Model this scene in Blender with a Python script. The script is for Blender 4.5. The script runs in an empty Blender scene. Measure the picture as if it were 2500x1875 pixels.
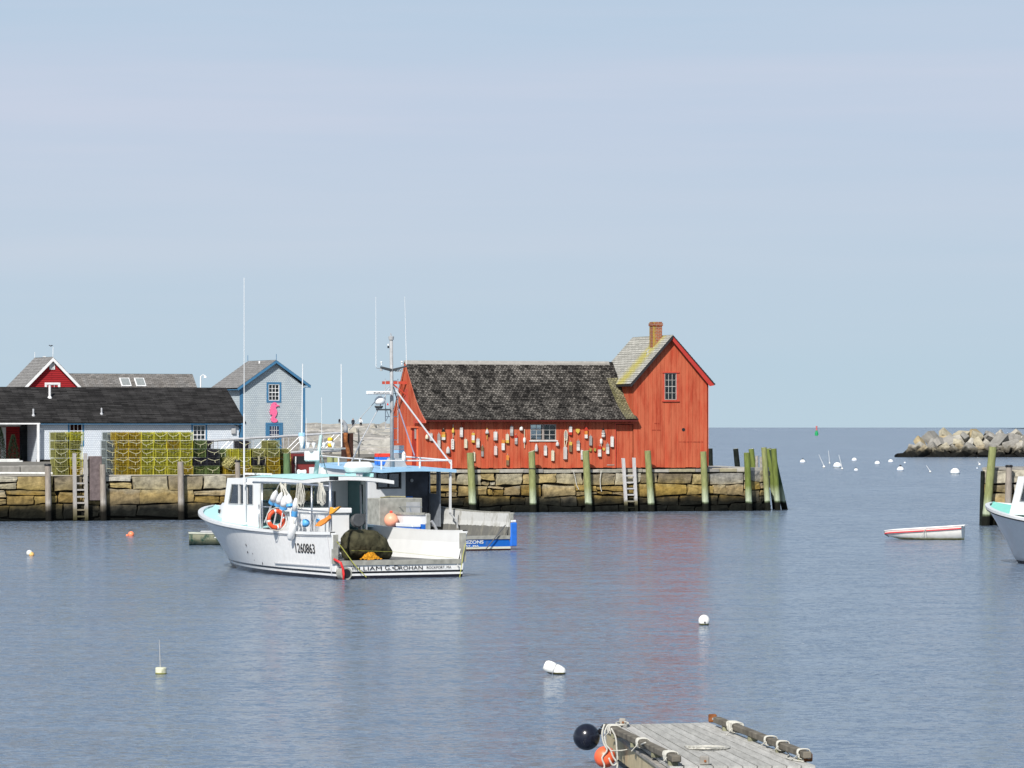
import bpy, bmesh, math, random
from mathutils import Vector, Matrix, noise

# ------------------------------------------------------------------ camera, sky, sun
scene = bpy.context.scene
F, CAMH = 10000.0, 4.16            # focal length in photo pixels (2500 wide), eye height above the water
HX, HY = 1250.0, 1043.0            # principal column, horizon row
cam_data = bpy.data.cameras.new("camera")
cam = bpy.data.objects.new("camera", cam_data)
scene.collection.objects.link(cam)
cam.location = (0, 0, CAMH)
cam.rotation_euler = (math.radians(90), 0, 0)
cam_data.sensor_width = 36.0
cam_data.lens = 36.0 * F / 2500.0
cam_data.shift_y = (HY - 937.5) / 2500.0
cam_data.clip_start = 1.0
cam_data.clip_end = 90000.0
scene.camera = cam

SUN_AZ = math.radians(-160)        # compass-like: 0 = +Y, clockwise; behind the camera to the left
SUN_EL = math.radians(40)
sun_dir = Vector((math.sin(SUN_AZ) * math.cos(SUN_EL), math.cos(SUN_AZ) * math.cos(SUN_EL), math.sin(SUN_EL)))
sd = bpy.data.lights.new("sun", 'SUN')
sd.energy = 4.6
sd.angle = math.radians(1.2)
sd.color = (1.0, 0.955, 0.89)
so = bpy.data.objects.new("sun", sd)
scene.collection.objects.link(so)
so.rotation_euler = sun_dir.to_track_quat('Z', 'Y').to_euler()

scene.view_settings.view_transform = 'Standard'
scene.view_settings.look = 'None'
scene.view_settings.exposure = 0.28
scene.view_settings.gamma = 1.0

world = bpy.data.worlds.new("World")
scene.world = world
world.use_nodes = True
wt = world.node_tree
wt.nodes.clear()
def N(t, kind, **kw):
    n = t.nodes.new(kind)
    for k, v in kw.items():
        if k.startswith('i_'):
            n.inputs[k[2:].replace('_', ' ')].default_value = v
        else:
            setattr(n, k, v)
    return n
def ramp(t, stops, interp='LINEAR'):
    r = t.nodes.new('ShaderNodeValToRGB')
    r.color_ramp.interpolation = interp
    while len(r.color_ramp.elements) < len(stops):
        r.color_ramp.elements.new(0.5)
    for e, (p, c) in zip(r.color_ramp.elements, stops):
        e.position = p
        e.color = (c[0], c[1], c[2], 1) if not isinstance(c, (int, float)) else (c, c, c, 1)
    return r
sky = N(wt, 'ShaderNodeTexSky', sky_type='NISHITA', sun_disc=False, sun_elevation=SUN_EL,
        sun_rotation=SUN_AZ, altitude=10, air_density=1.2, dust_density=2.0, ozone_density=2.0)
bg1 = N(wt, 'ShaderNodeBackground'); bg1.inputs['Strength'].default_value = 0.06
wt.links.new(sky.outputs[0], bg1.inputs['Color'])
tc = N(wt, 'ShaderNodeTexCoord')
sep = N(wt, 'ShaderNodeSeparateXYZ'); wt.links.new(tc.outputs['Generated'], sep.inputs[0])
# thin high cloud: long soft bands lying level across the sky
mp = N(wt, 'ShaderNodeMapping'); mp.inputs['Scale'].default_value = (1.6, 1.6, 26.0); mp.inputs['Rotation'].default_value = (0.0, 0.006, 0)
wt.links.new(tc.outputs['Generated'], mp.inputs[0])
nz = N(wt, 'ShaderNodeTexNoise'); nz.inputs['Scale'].default_value = 1.3; nz.inputs['Detail'].default_value = 5; nz.inputs['Roughness'].default_value = 0.5
wt.links.new(mp.outputs[0], nz.inputs['Vector'])
cr = ramp(wt, [(0.32, (0.445, 0.578, 0.722)), (0.5, (0.512, 0.597, 0.730)), (0.66, (0.580, 0.625, 0.742))])
wt.links.new(nz.outputs['Fac'], cr.inputs[0])
lowc = ramp(wt, [(0.0, (0.465, 0.605, 0.715)), (0.055, (1, 1, 1))])
lowf = ramp(wt, [(0.0, 1.0), (0.075, 0.0)])
wt.links.new(sep.outputs['Z'], lowf.inputs[0])
mixl = N(wt, 'ShaderNodeMix', data_type='RGBA')
wt.links.new(lowf.outputs[0], mixl.inputs['Factor']); wt.links.new(cr.outputs[0], mixl.inputs['A'])
mixl.inputs['B'].default_value = (0.475, 0.608, 0.700, 1)
topf = ramp(wt, [(0.10, 0.0), (0.16, 1.0)])
wt.links.new(sep.outputs['Z'], topf.inputs[0])
mixt = N(wt, 'ShaderNodeMix', data_type='RGBA')
wt.links.new(topf.outputs[0], mixt.inputs['Factor']); wt.links.new(mixl.outputs['Result'], mixt.inputs['A'])
mixt.inputs['B'].default_value = (0.42, 0.545, 0.69, 1)
bg2 = N(wt, 'ShaderNodeBackground'); bg2.inputs['Strength'].default_value = 0.86
wt.links.new(mixt.outputs['Result'], bg2.inputs['Color'])
veil = ramp(wt, [(0.0, 1.0), (0.11, 1.0), (0.26, 0.50), (1.0, 0.12)])
wt.links.new(sep.outputs['Z'], veil.inputs[0])
wm = N(wt, 'ShaderNodeMixShader')
wt.links.new(veil.outputs[0], wm.inputs[0]); wt.links.new(bg1.outputs[0], wm.inputs[1]); wt.links.new(bg2.outputs[0], wm.inputs[2])
wo = N(wt, 'ShaderNodeOutputWorld'); wt.links.new(wm.outputs[0], wo.inputs[0])

C = scene.collection
R = random.Random(7)

# ------------------------------------------------------------------ frames: a place in the harbour with its own axes
class Frame:
    """origin (x, y) and turn; local u runs right, v runs away, z up. ru/rv: where the sight line through a
    photo pixel meets the plane u = c or v = c of this place (used to read real sizes off the photograph)."""
    def __init__(s, x, y, deg):
        s.x, s.y, s.a = x, y, math.radians(deg)
        s.u = (math.cos(s.a), math.sin(s.a)); s.v = (-math.sin(s.a), math.cos(s.a))
    def w(s, u, v, z=0):
        return Vector((s.x + u * s.u[0] + v * s.v[0], s.y + u * s.u[1] + v * s.v[1], z))
    def _r(s, px, py, n, c):
        dx = (px - HX) / F; dz = -(py - HY) / F
        t = (c + s.x * n[0] + s.y * n[1]) / (dx * n[0] + n[1])
        rx, ry = t * dx - s.x, t - s.y
        return Vector((rx * s.u[0] + ry * s.u[1], rx * s.v[0] + ry * s.v[1], CAMH + t * dz))
    def rv(s, px, py, c): return s._r(px, py, s.v, c)
    def ru(s, px, py, c): return s._r(px, py, s.u, c)
def onwater(px, py):
    Y = F * CAMH / (py - HY)
    return Vector(((px - HX) * Y / F, Y, 0))
def atY(px, py, Y): return Vector(((px - HX) * Y / F, Y, CAMH - (py - HY) * Y / F))

# ------------------------------------------------------------------ mesh builder
class MB:
    def __init__(s): s.v = []; s.f = []; s.uv = []; s.m = []; s.mi = 0
    def face(s, idx, uv=None): s.f.append(tuple(idx)); s.uv.append(uv); s.m.append(s.mi)
    def quad(s, a, b, c, d, uv=None):
        n = len(s.v); s.v += [Vector(a), Vector(b), Vector(c), Vector(d)]; s.face((n, n+1, n+2, n+3), uv)
    def box(s, c, d, rot=None):
        c = Vector(c); n = len(s.v)
        for x in (-.5, .5):
            for y in (-.5, .5):
                for z in (-.5, .5):
                    p = Vector((x*d[0], y*d[1], z*d[2]))
                    if rot: p = rot @ p
                    s.v.append(c + p)
        for q in ((0,1,3,2), (4,6,7,5), (0,4,5,1), (2,3,7,6), (0,2,6,4), (1,5,7,3)):
            s.face([n+i for i in q])
        return s
    def bx(s, u0, u1, v0, v1, z0, z1):
        return s.box(((u0+u1)/2, (v0+v1)/2, (z0+z1)/2), (abs(u1-u0), abs(v1-v0), abs(z1-z0)))
    def tube(s, pts, r, n=8, cap=True):
        pts = [Vector(p) for p in pts]
        rs = r if isinstance(r, (list, tuple)) else [r]*len(pts)
        base = len(s.v)
        up = None
        for i, p in enumerate(pts):
            t = (pts[min(i+1, len(pts)-1)] - pts[max(i-1, 0)])
            t = t.normalized() if t.length > 1e-9 else Vector((0, 0, 1))
            if up is None: up = Vector((0, 0, 1)) if abs(t.z) < .9 else Vector((0, 1, 0))
            a = t.cross(up)
            if a.length < 1e-6: a = t.orthogonal()
            a.normalize(); b = t.cross(a).normalized(); up = -b if False else up
            for k in range(n):
                an = 2*math.pi*k/n
                s.v.append(p + (a*math.cos(an) + b*math.sin(an))*rs[i])
        for i in range(len(pts)-1):
            for k in range(n):
                k2 = (k+1) % n
                s.face((base+i*n+k, base+i*n+k2, base+(i+1)*n+k2, base+(i+1)*n+k))
        if cap:
            s.face([base+k for k in range(n)][::-1]); s.face([base+(len(pts)-1)*n+k for k in range(n)])
        return s
    def lathe(s, prof, n=16, at=(0,0,0), axis=(0,0,1)):
        """prof: (radius, height) pairs along axis"""
        ax = Vector(axis).normalized(); a = ax.orthogonal().normalized(); b = ax.cross(a)
        at = Vector(at); base = len(s.v)
        for r, h in prof:
            for k in range(n):
                an = 2*math.pi*k/n
                s.v.append(at + ax*h + (a*math.cos(an)+b*math.sin(an))*max(r, 1e-4))
        for i in range(len(prof)-1):
            for k in range(n):
                k2 = (k+1) % n
                s.face((base+i*n+k, base+i*n+k2, base+(i+1)*n+k2, base+(i+1)*n+k))
        s.face([base+k for k in range(n)][::-1]); s.face([base+(len(prof)-1)*n+k for k in range(n)])
        return s
    def prism(s, poly, a, b):
        """poly: list of points; extruded by vector b-a (a offset first)"""
        a, b = Vector(a), Vector(b); n = len(s.v); k = len(poly)
        for p in poly: s.v.append(Vector(p)+a)
        for p in poly: s.v.append(Vector(p)+b)
        s.face(list(range(n, n+k))); s.face(list(range(n+k, n+2*k))[::-1])
        for i in range(k):
            j = (i+1) % k
            s.face((n+i, n+j, n+k+j, n+k+i))
        return s
    def ball(s, c, r, seg=16, rings=10, sc=(1,1,1)):
        c = Vector(c); base = len(s.v)
        for i in range(rings+1):
            th = math.pi*i/rings
            for k in range(seg):
                ph = 2*math.pi*k/seg
                s.v.append(c+Vector((r*sc[0]*math.sin(th)*math.cos(ph), r*sc[1]*math.sin(th)*math.sin(ph), r*sc[2]*math.cos(th))))
        for i in range(rings):
            for k in range(seg):
                k2 = (k+1) % seg
                s.face((base+i*seg+k, base+(i+1)*seg+k, base+(i+1)*seg+k2, base+i*seg+k2))
        return s
    def grid(s, rows):
        """rows: list of equal-length point lists"""
        base = len(s.v); m = len(rows[0])
        for r in rows: s.v += [Vector(p) for p in r]
        for i in range(len(rows)-1):
            for j in range(m-1):
                s.face((base+i*m+j, base+i*m+j+1, base+(i+1)*m+j+1, base+(i+1)*m+j))
        return s
    def build(s, name, mats, parent=None, smooth=False, bevel=0, fix=True, merge=False):
        me = bpy.data.meshes.new(name)
        me.from_pydata([tuple(p) for p in s.v], [], s.f)
        if any(u for u in s.uv):
            ul = me.uv_layers.new(name='UVMap')
            i = 0
            for fc, u in zip(s.f, s.uv):
                for k in range(len(fc)):
                    ul.data[i].uv = u[k] if u else (0, 0)
                    i += 1
        if fix or merge or bevel:
            bm = bmesh.new(); bm.from_mesh(me)
            if merge: bmesh.ops.remove_doubles(bm, verts=bm.verts, dist=1e-4)
            if bevel:
                bmesh.ops.bevel(bm, geom=[e for e in bm.edges], offset=bevel, segments=1, affect='EDGES', clamp_overlap=True)
            if fix: bmesh.ops.recalc_face_normals(bm, faces=bm.faces)
            bm.to_mesh(me); bm.free()
        if not isinstance(mats, (list, tuple)): mats = [mats]
        for m in mats: me.materials.append(m)
        if len(mats) > 1 and len(me.polygons) == len(s.m):
            for p, mi in zip(me.polygons, s.m): p.material_index = mi
        if smooth:
            for p in me.polygons: p.use_smooth = True
        o = bpy.data.objects.new(name, me)
        C.objects.link(o)
        if parent: o.parent = parent
        return o
def auto_smooth(o, deg=35):
    me = o.data
    for p in me.polygons: p.use_smooth = True
    bm = bmesh.new(); bm.from_mesh(me)
    for e in bm.edges:
        if len(e.link_faces) == 2 and e.calc_face_angle(0) > math.radians(deg): e.smooth = False
        elif len(e.link_faces) != 2: e.smooth = False
    bm.to_mesh(me); bm.free()
    return o
def tag(o, label=None, cat=None, group=None, kind=None):
    if label: o['label'] = label
    if cat: o['category'] = cat
    if group: o['group'] = group
    if kind: o['kind'] = kind
    return o
def empty(name, loc=(0,0,0), rz=0.0, label=None, cat=None, group=None):
    o = bpy.data.objects.new(name, None); C.objects.link(o)
    o.location = loc; o.rotation_euler = (0, 0, rz)
    return tag(o, label, cat, group)
def femp(fr, name, label, cat, group=None, u=0, v=0, z=0):
    return empty(name, fr.w(u, v, z), fr.a, label, cat, group)
def copy_tree(o, parent=None):
    c = o.copy(); C.objects.link(c)
    if parent: c.parent = parent
    for ch in list(o.children): copy_tree(ch, c)
    return c
ORD = ['first','second','third','fourth','fifth','sixth','seventh','eighth','ninth','tenth','eleventh','twelfth','thirteenth','fourteenth','fifteenth','sixteenth','seventeenth','eighteenth','nineteenth','twentieth']+['twenty-'+w for w in ('first','second','third','fourth','fifth','sixth','seventh','eighth','ninth')]

# ------------------------------------------------------------------ materials
def mat(name, col, rough=0.6, metal=0.0, var=0.12, scale=6.0, bump=0.0, bscale=20.0, spec=None, coat=0.0):
    m = bpy.data.materials.new(name); m.use_nodes = True
    t = m.node_tree; b = t.nodes['Principled BSDF']
    b.inputs['Roughness'].default_value = rough; b.inputs['Metallic'].default_value = metal
    if spec is None and rough >= .75: spec = .15
    if spec is not None: b.inputs['Specular IOR Level'].default_value = spec
    if coat: b.inputs['Coat Weight'].default_value = coat
    tcn = N(t, 'ShaderNodeTexCoord')
    n = N(t, 'ShaderNodeTexNoise'); n.inputs['Scale'].default_value = scale; n.inputs['Detail'].default_value = 6
    t.links.new(tcn.outputs['Object'], n.inputs['Vector'])
    r = ramp(t, [(0.3, tuple(c*(1-var) for c in col)), (0.7, tuple(min(1, c*(1+var)) for c in col))])
    t.links.new(n.outputs['Fac'], r.inputs[0]); t.links.new(r.outputs[0], b.inputs['Base Color'])
    if bump:
        n2 = N(t, 'ShaderNodeTexNoise'); n2.inputs['Scale'].default_value = bscale; n2.inputs['Detail'].default_value = 5
        t.links.new(tcn.outputs['Object'], n2.inputs['Vector'])
        bp = N(t, 'ShaderNodeBump'); bp.inputs['Distance'].default_value = bump; bp.inputs['Strength'].default_value = 1
        t.links.new(n2.outputs['Fac'], bp.inputs['Height']); t.links.new(bp.outputs[0], b.inputs['Normal'])
    return m
def island_mat(name, cols, rough=0.8, zstops=None, bump=0.01, bscale=14.0, speck=0.35, wnoise=0.35, grain=None, posz=True, sscale=9.0):
    """colour picked per loose piece (stone, board); zstops: (height, tint colour, amount) stains by height"""
    m = bpy.data.materials.new(name); m.use_nodes = True
    t = m.node_tree; b = t.nodes['Principled BSDF']; b.inputs['Roughness'].default_value = rough; b.inputs['Specular IOR Level'].default_value = .12
    g = N(t, 'ShaderNodeNewGeometry'); tcn = N(t, 'ShaderNodeTexCoord')
    k = len(cols)
    r = ramp(t, [((i+0.0)/k, c) for i, c in enumerate(cols)], 'CONSTANT')
    t.links.new(g.outputs['Random Per Island'], r.inputs[0])
    mpn = N(t, 'ShaderNodeMapping'); mpn.inputs['Scale'].default_value = grain or (1, 1, 1)
    t.links.new(tcn.outputs['Object'], mpn.inputs[0])
    n = N(t, 'ShaderNodeTexNoise'); n.inputs['Scale'].default_value = sscale; n.inputs['Detail'].default_value = 8; n.inputs['Roughness'].default_value = .65
    t.links.new(mpn.outputs[0], n.inputs['Vector'])
    v = ramp(t, [(0.3, 1-speck), (0.72, 1+speck*.55)])
    t.links.new(n.outputs['Fac'], v.inputs[0])
    mm = N(t, 'ShaderNodeMix', data_type='RGBA', blend_type='MULTIPLY'); mm.inputs['Factor'].default_value = 1
    t.links.new(r.outputs[0], mm.inputs['A']); t.links.new(v.outputs[0], mm.inputs['B'])
    out = mm.outputs['Result']
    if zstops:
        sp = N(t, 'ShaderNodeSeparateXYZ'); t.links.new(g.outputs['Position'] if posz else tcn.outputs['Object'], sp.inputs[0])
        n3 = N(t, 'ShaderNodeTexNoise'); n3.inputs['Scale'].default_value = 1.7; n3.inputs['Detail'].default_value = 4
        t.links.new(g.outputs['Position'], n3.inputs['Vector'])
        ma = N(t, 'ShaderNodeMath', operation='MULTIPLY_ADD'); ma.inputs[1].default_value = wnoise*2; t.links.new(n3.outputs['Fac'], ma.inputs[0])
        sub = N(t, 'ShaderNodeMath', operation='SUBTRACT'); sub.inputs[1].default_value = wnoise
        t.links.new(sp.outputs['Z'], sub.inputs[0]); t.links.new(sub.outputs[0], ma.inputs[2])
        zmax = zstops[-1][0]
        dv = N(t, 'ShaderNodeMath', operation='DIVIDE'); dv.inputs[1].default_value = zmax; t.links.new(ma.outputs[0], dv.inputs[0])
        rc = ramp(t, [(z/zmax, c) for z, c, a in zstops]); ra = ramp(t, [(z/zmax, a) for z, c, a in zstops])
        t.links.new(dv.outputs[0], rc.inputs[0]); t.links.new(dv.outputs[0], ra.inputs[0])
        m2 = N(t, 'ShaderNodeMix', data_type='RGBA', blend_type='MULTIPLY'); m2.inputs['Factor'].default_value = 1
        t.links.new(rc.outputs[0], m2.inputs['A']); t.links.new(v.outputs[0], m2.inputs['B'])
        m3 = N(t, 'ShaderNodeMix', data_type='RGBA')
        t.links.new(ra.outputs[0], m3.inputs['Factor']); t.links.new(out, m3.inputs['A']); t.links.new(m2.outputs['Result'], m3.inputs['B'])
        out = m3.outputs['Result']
    t.links.new(out, b.inputs['Base Color'])
    if bump:
        n2 = N(t, 'ShaderNodeTexNoise'); n2.inputs['Scale'].default_value = bscale; n2.inputs['Detail'].default_value = 7
        t.links.new(mpn.outputs[0], n2.inputs['Vector'])
        bp = N(t, 'ShaderNodeBump'); bp.inputs['Distance'].default_value = bump
        t.links.new(n2.outputs['Fac'], bp.inputs['Height']); t.links.new(bp.outputs[0], b.inputs['Normal'])
    return m
def shingle_mat(name, c1, c2, mortar, bw=0.16, bh=0.13, patch=None, patchamt=0.5, moss=None, rough=.85, msize=.012, bump=.01):
    m = bpy.data.materials.new(name); m.use_nodes = True
    t = m.node_tree; b = t.nodes['Principled BSDF']; b.inputs['Roughness'].default_value = rough; b.inputs['Specular IOR Level'].default_value = .12
    uv = N(t, 'ShaderNodeUVMap', uv_map='UVMap')
    br = N(t, 'ShaderNodeTexBrick'); br.offset = .5
    br.inputs['Color1'].default_value = (*c1, 1); br.inputs['Color2'].default_value = (*c2, 1); br.inputs['Mortar'].default_value = (*mortar, 1)
    br.inputs['Scale'].default_value = 1; br.inputs['Mortar Size'].default_value = msize; br.inputs['Mortar Smooth'].default_value = .2
    br.inputs['Brick Width'].default_value = bw; br.inputs['Row Height'].default_value = bh
    t.links.new(uv.outputs[0], br.inputs['Vector'])
    n = N(t, 'ShaderNodeTexNoise'); n.inputs['Scale'].default_value = 1.1; n.inputs['Detail'].default_value = 7; n.inputs['Roughness'].default_value = .6
    mpn = N(t, 'ShaderNodeMapping'); mpn.inputs['Scale'].default_value = (1.5, .6, 1); t.links.new(uv.outputs[0], mpn.inputs[0]); t.links.new(mpn.outputs[0], n.inputs['Vector'])
    out = br.outputs['Color']
    if patch:
        r = ramp(t, [(0.42, 0.0), (0.6, patchamt)]); t.links.new(n.outputs['Fac'], r.inputs[0])
        mx = N(t, 'ShaderNodeMix', data_type='RGBA', blend_type='MULTIPLY'); t.links.new(r.outputs[0], mx.inputs['Factor']); t.links.new(out, mx.inputs['A']); mx.inputs['B'].default_value = (*patch, 1)
        out = mx.outputs['Result']
    if moss:   # (colour, u centre at v=0, u shift per v, half width)
        col, u0, sl, hw = moss
        sp = N(t, 'ShaderNodeSeparateXYZ'); t.links.new(uv.outputs[0], sp.inputs[0])
        a = N(t, 'ShaderNodeMath', operation='MULTIPLY_ADD'); a.inputs[1].default_value = -sl; t.links.new(sp.outputs['Y'], a.inputs[0]); t.links.new(sp.outputs['X'], a.inputs[2])
        c = N(t, 'ShaderNodeMath', operation='SUBTRACT'); c.inputs[1].default_value = u0; t.links.new(a.outputs[0], c.inputs[0])
        d = N(t, 'ShaderNodeMath', operation='ABSOLUTE'); t.links.new(c.outputs[0], d.inputs[0])
        n4 = N(t, 'ShaderNodeTexNoise'); n4.inputs['Scale'].default_value = 5; n4.inputs['Detail'].default_value = 6; t.links.new(uv.outputs[0], n4.inputs['Vector'])
        e = N(t, 'ShaderNodeMath', operation='MULTIPLY_ADD'); e.inputs[1].default_value = hw*1.6; t.links.new(n4.outputs['Fac'], e.inputs[0]); 
        f0 = N(t, 'ShaderNodeMath', operation='SUBTRACT'); f0.inputs[1].default_value = hw*.8; t.links.new(d.outputs[0], f0.inputs[0]); t.links.new(f0.outputs[0], e.inputs[2])
        dv = N(t, 'ShaderNodeMath', operation='DIVIDE'); dv.inputs[1].default_value = hw; t.links.new(e.outputs[0], dv.inputs[0])
        r = ramp(t, [(0.2, .68), (1.0, 0.0)]); t.links.new(dv.outputs[0], r.inputs[0])
        mx = N(t, 'ShaderNodeMix', data_type='RGBA'); t.links.new(r.outputs[0], mx.inputs['Factor']); t.links.new(out, mx.inputs['A']); mx.inputs['B'].default_value = (*col, 1)
        out = mx.outputs['Result']
    t.links.new(out, b.inputs['Base Color'])
    bp = N(t, 'ShaderNodeBump'); bp.inputs['Distance'].default_value = bump; bp.invert = True
    t.links.new(br.outputs['Fac'], bp.inputs['Height']); t.links.new(bp.outputs[0], b.inputs['Normal'])
    return m
def glass_mat(name, tint=(.8, .85, .85), refl=0.35, dark=0.0):
    m = bpy.data.materials.new(name); m.use_nodes = True
    t = m.node_tree; t.nodes.clear()
    o = N(t, 'ShaderNodeOutputMaterial'); tr = N(t, 'ShaderNodeBsdfTransparent'); tr.inputs[0].default_value = (*tint, 1)
    gl = N(t, 'ShaderNodeBsdfGlossy'); gl.inputs['Roughness'].default_value = .02; gl.inputs['Color'].default_value = (.9, .9, .9, 1)
    fr = N(t, 'ShaderNodeFresnel'); fr.inputs['IOR'].default_value = 1.5
    mx = N(t, 'ShaderNodeMixShader'); mu = N(t, 'ShaderNodeMath', operation='MULTIPLY_ADD'); mu.inputs[1].default_value = 1.0; mu.inputs[2].default_value = refl*.2
    mu.use_clamp = True
    t.links.new(fr.outputs[0], mu.inputs[0]); t.links.new(mu.outputs[0], mx.inputs[0]); t.links.new(tr.outputs[0], mx.inputs[1]); t.links.new(gl.outputs[0], mx.inputs[2]); t.links.new(mx.outputs[0], o.inputs[0])
    return m
def band_mat(name, stops, rough=.45, axis='Z', rng=(0, 1), slope=0.0, wear=None, obj=True, nois=0.0, coat=0.0):
    """paint bands by local height: stops (height, colour), constant"""
    m = bpy.data.materials.new(name); m.use_nodes = True
    t = m.node_tree; b = t.nodes['Principled BSDF']; b.inputs['Roughness'].default_value = rough; b.inputs['Specular IOR Level'].default_value = .12
    b.inputs['Coat Weight'].default_value = coat
    tcn = N(t, 'ShaderNodeTexCoord'); sp = N(t, 'ShaderNodeSeparateXYZ'); t.links.new(tcn.outputs['Object'], sp.inputs[0])
    val = sp.outputs[axis]
    if slope:
        a = N(t, 'ShaderNodeMath', operation='MULTIPLY_ADD'); a.inputs[1].default_value = -slope; t.links.new(sp.outputs['Y'], a.inputs[0]); t.links.new(val, a.inputs[2]); val = a.outputs[0]
    nn = N(t, 'ShaderNodeTexNoise'); nn.inputs['Scale'].default_value = 9; nn.inputs['Detail'].default_value = 6; t.links.new(tcn.outputs['Object'], nn.inputs['Vector'])
    if nois:
        a = N(t, 'ShaderNodeMath', operation='MULTIPLY_ADD'); a.inputs[1].default_value = nois; t.links.new(nn.outputs['Fac'], a.inputs[0]); t.links.new(val, a.inputs[2]); val = a.outputs[0]
    mr = N(t, 'ShaderNodeMapRange'); mr.inputs['From Min'].default_value = rng[0]; mr.inputs['From Max'].default_value = rng[1]; t.links.new(val, mr.inputs['Value'])
    r = ramp(t, [((z-rng[0])/(rng[1]-rng[0]), c) for z, c in stops], 'CONSTANT'); t.links.new(mr.outputs[0], r.inputs[0])
    rv = ramp(t, [(0.3, .9), (.7, 1.0)]); t.links.new(nn.outputs['Fac'], rv.inputs[0])
    mm = N(t, 'ShaderNodeMix', data_type='RGBA', blend_type='MULTIPLY'); mm.inputs['Factor'].default_value = 1
    t.links.new(r.outputs[0], mm.inputs['A']); t.links.new(rv.outputs[0], mm.inputs['B'])
    out = mm.outputs['Result']
    if wear:  # (colour, threshold)
        nw = N(t, 'ShaderNodeTexNoise'); nw.inputs['Scale'].default_value = 2.5; nw.inputs['Detail'].default_value = 8; nw.inputs['Roughness'].default_value = .7
        mpw = N(t, 'ShaderNodeMapping'); mpw.inputs['Scale'].default_value = (1, 1, .45); t.links.new(tcn.outputs['Object'], mpw.inputs[0]); t.links.new(mpw.outputs[0], nw.inputs['Vector'])
        rw = ramp(t, [(wear[1], 0), (wear[1]+.12, wear[2] if len(wear) > 2 else .7)]); t.links.new(nw.outputs['Fac'], rw.inputs[0])
        m2 = N(t, 'ShaderNodeMix', data_type='RGBA'); t.links.new(rw.outputs[0], m2.inputs['Factor']); t.links.new(out, m2.inputs['A']); m2.inputs['B'].default_value = (*wear[0], 1)
        out = m2.outputs['Result']
    t.links.new(out, b.inputs['Base Color'])
    return m

WHITE = mat('white_gelcoat', (.76, .77, .77), .3, var=.04, scale=2, coat=.3)
WHITE_OLD = mat('weathered_white_paint', (.66, .67, .65), .6, var=.16, scale=5, bump=.002)
WHITE_ROPE = mat('white_rope', (.52, .51, .46), .85, var=.12, scale=30, bump=.004, bscale=120)
TEAL = mat('pale_teal_nonskid', (.40, .66, .66), .7, var=.06, scale=6)
TEAL2 = mat('sea_green_nonskid', (.22, .60, .52), .7, var=.06, scale=6)
TEALD = mat('teal_grey_paint', (.13, .23, .235), .6, var=.12, scale=3)
LBLUE = mat('light_blue_paint', (.33, .55, .76), .45, var=.05)
BUOYBLUE = mat('buoy_blue', (.10, .38, .74), .5, var=.1)
STEEL = mat('stainless_tube', (.55, .57, .60), .3, metal=.9, var=.1)
ALU = mat('dull_aluminium', (.50, .51, .53), .45, metal=.35, var=.15)
GALV = mat('galvanised_grey', (.34, .35, .36), .5, metal=.0, var=.15, scale=8)
BLACK = mat('black_rubber', (.012, .012, .014), .45, var=.2)
BLACKIN = mat('dark_interior', (.02, .022, .025), .9, var=.1)
DKGREY = mat('dark_grey_metal', (.06, .065, .07), .5, var=.2)
GREYP = mat('grey_paint', (.38, .39, .40), .55, var=.14, scale=4)
GREYDIRTY = mat('dirty_grey_board', (.30, .30, .27), .8, var=.25, scale=5, bump=.004)
DECKG = mat('worn_deck', (.13, .13, .13), .8, var=.35, scale=3, bump=.004)
ORANGE = mat('orange_vinyl', (.90, .25, .12), .4, var=.08, scale=4)
PINKOR = mat('faded_orange_vinyl', (.92, .38, .24), .45, var=.10, scale=3)
ORCLOTH = mat('orange_cloth', (.92, .30, .06), .8, var=.12, scale=8)
REDP = mat('red_plastic', (.75, .05, .03), .5, var=.1)
BLUEP = mat('blue_plastic', (.02, .16, .62), .5, var=.1)
YELP = mat('yellow_plastic', (.85, .55, .03), .6, var=.12)
YROPE = mat('yellow_rope', (.42, .42, .10), .8, var=.1)
RUST = mat('rusty_steel', (.20, .075, .028), .85, var=.55, scale=9, bump=.004)
RUSTD = mat('dark_rusty_steel', (.055, .025, .018), .85, var=.4, scale=6, bump=.004)
DRED = mat('dark_red_steel', (.16, .018, .018), .6, var=.25, scale=3)
NAVY = mat('navy_paint', (.015, .03, .10), .5, var=.2)
OLIVE = mat('olive_net_cover', (.055, .052, .030), .9, var=.4, scale=5, bump=.03, bscale=9)
NETY = mat('orange_yellow_netting', (.50, .22, .015), .9, var=.5, scale=25, bump=.01, bscale=60)
TWINE = mat('pale_twine', (.62, .60, .40), .9, var=.1)
GLASS = glass_mat('boat_glass', (.68, .75, .75), 1.0)
GLASSD = glass_mat('tinted_glass', (.16, .17, .2), .6)
PANE = glass_mat('window_pane', (.80, .82, .82), 0.0)
WOODG = mat('weathered_grey_wood', (.30, .285, .26), .85, var=.28, scale=7, bump=.006, bscale=30)
ALUW = mat('white_painted_rod', (.66, .67, .68), .5, var=.03)

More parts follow.
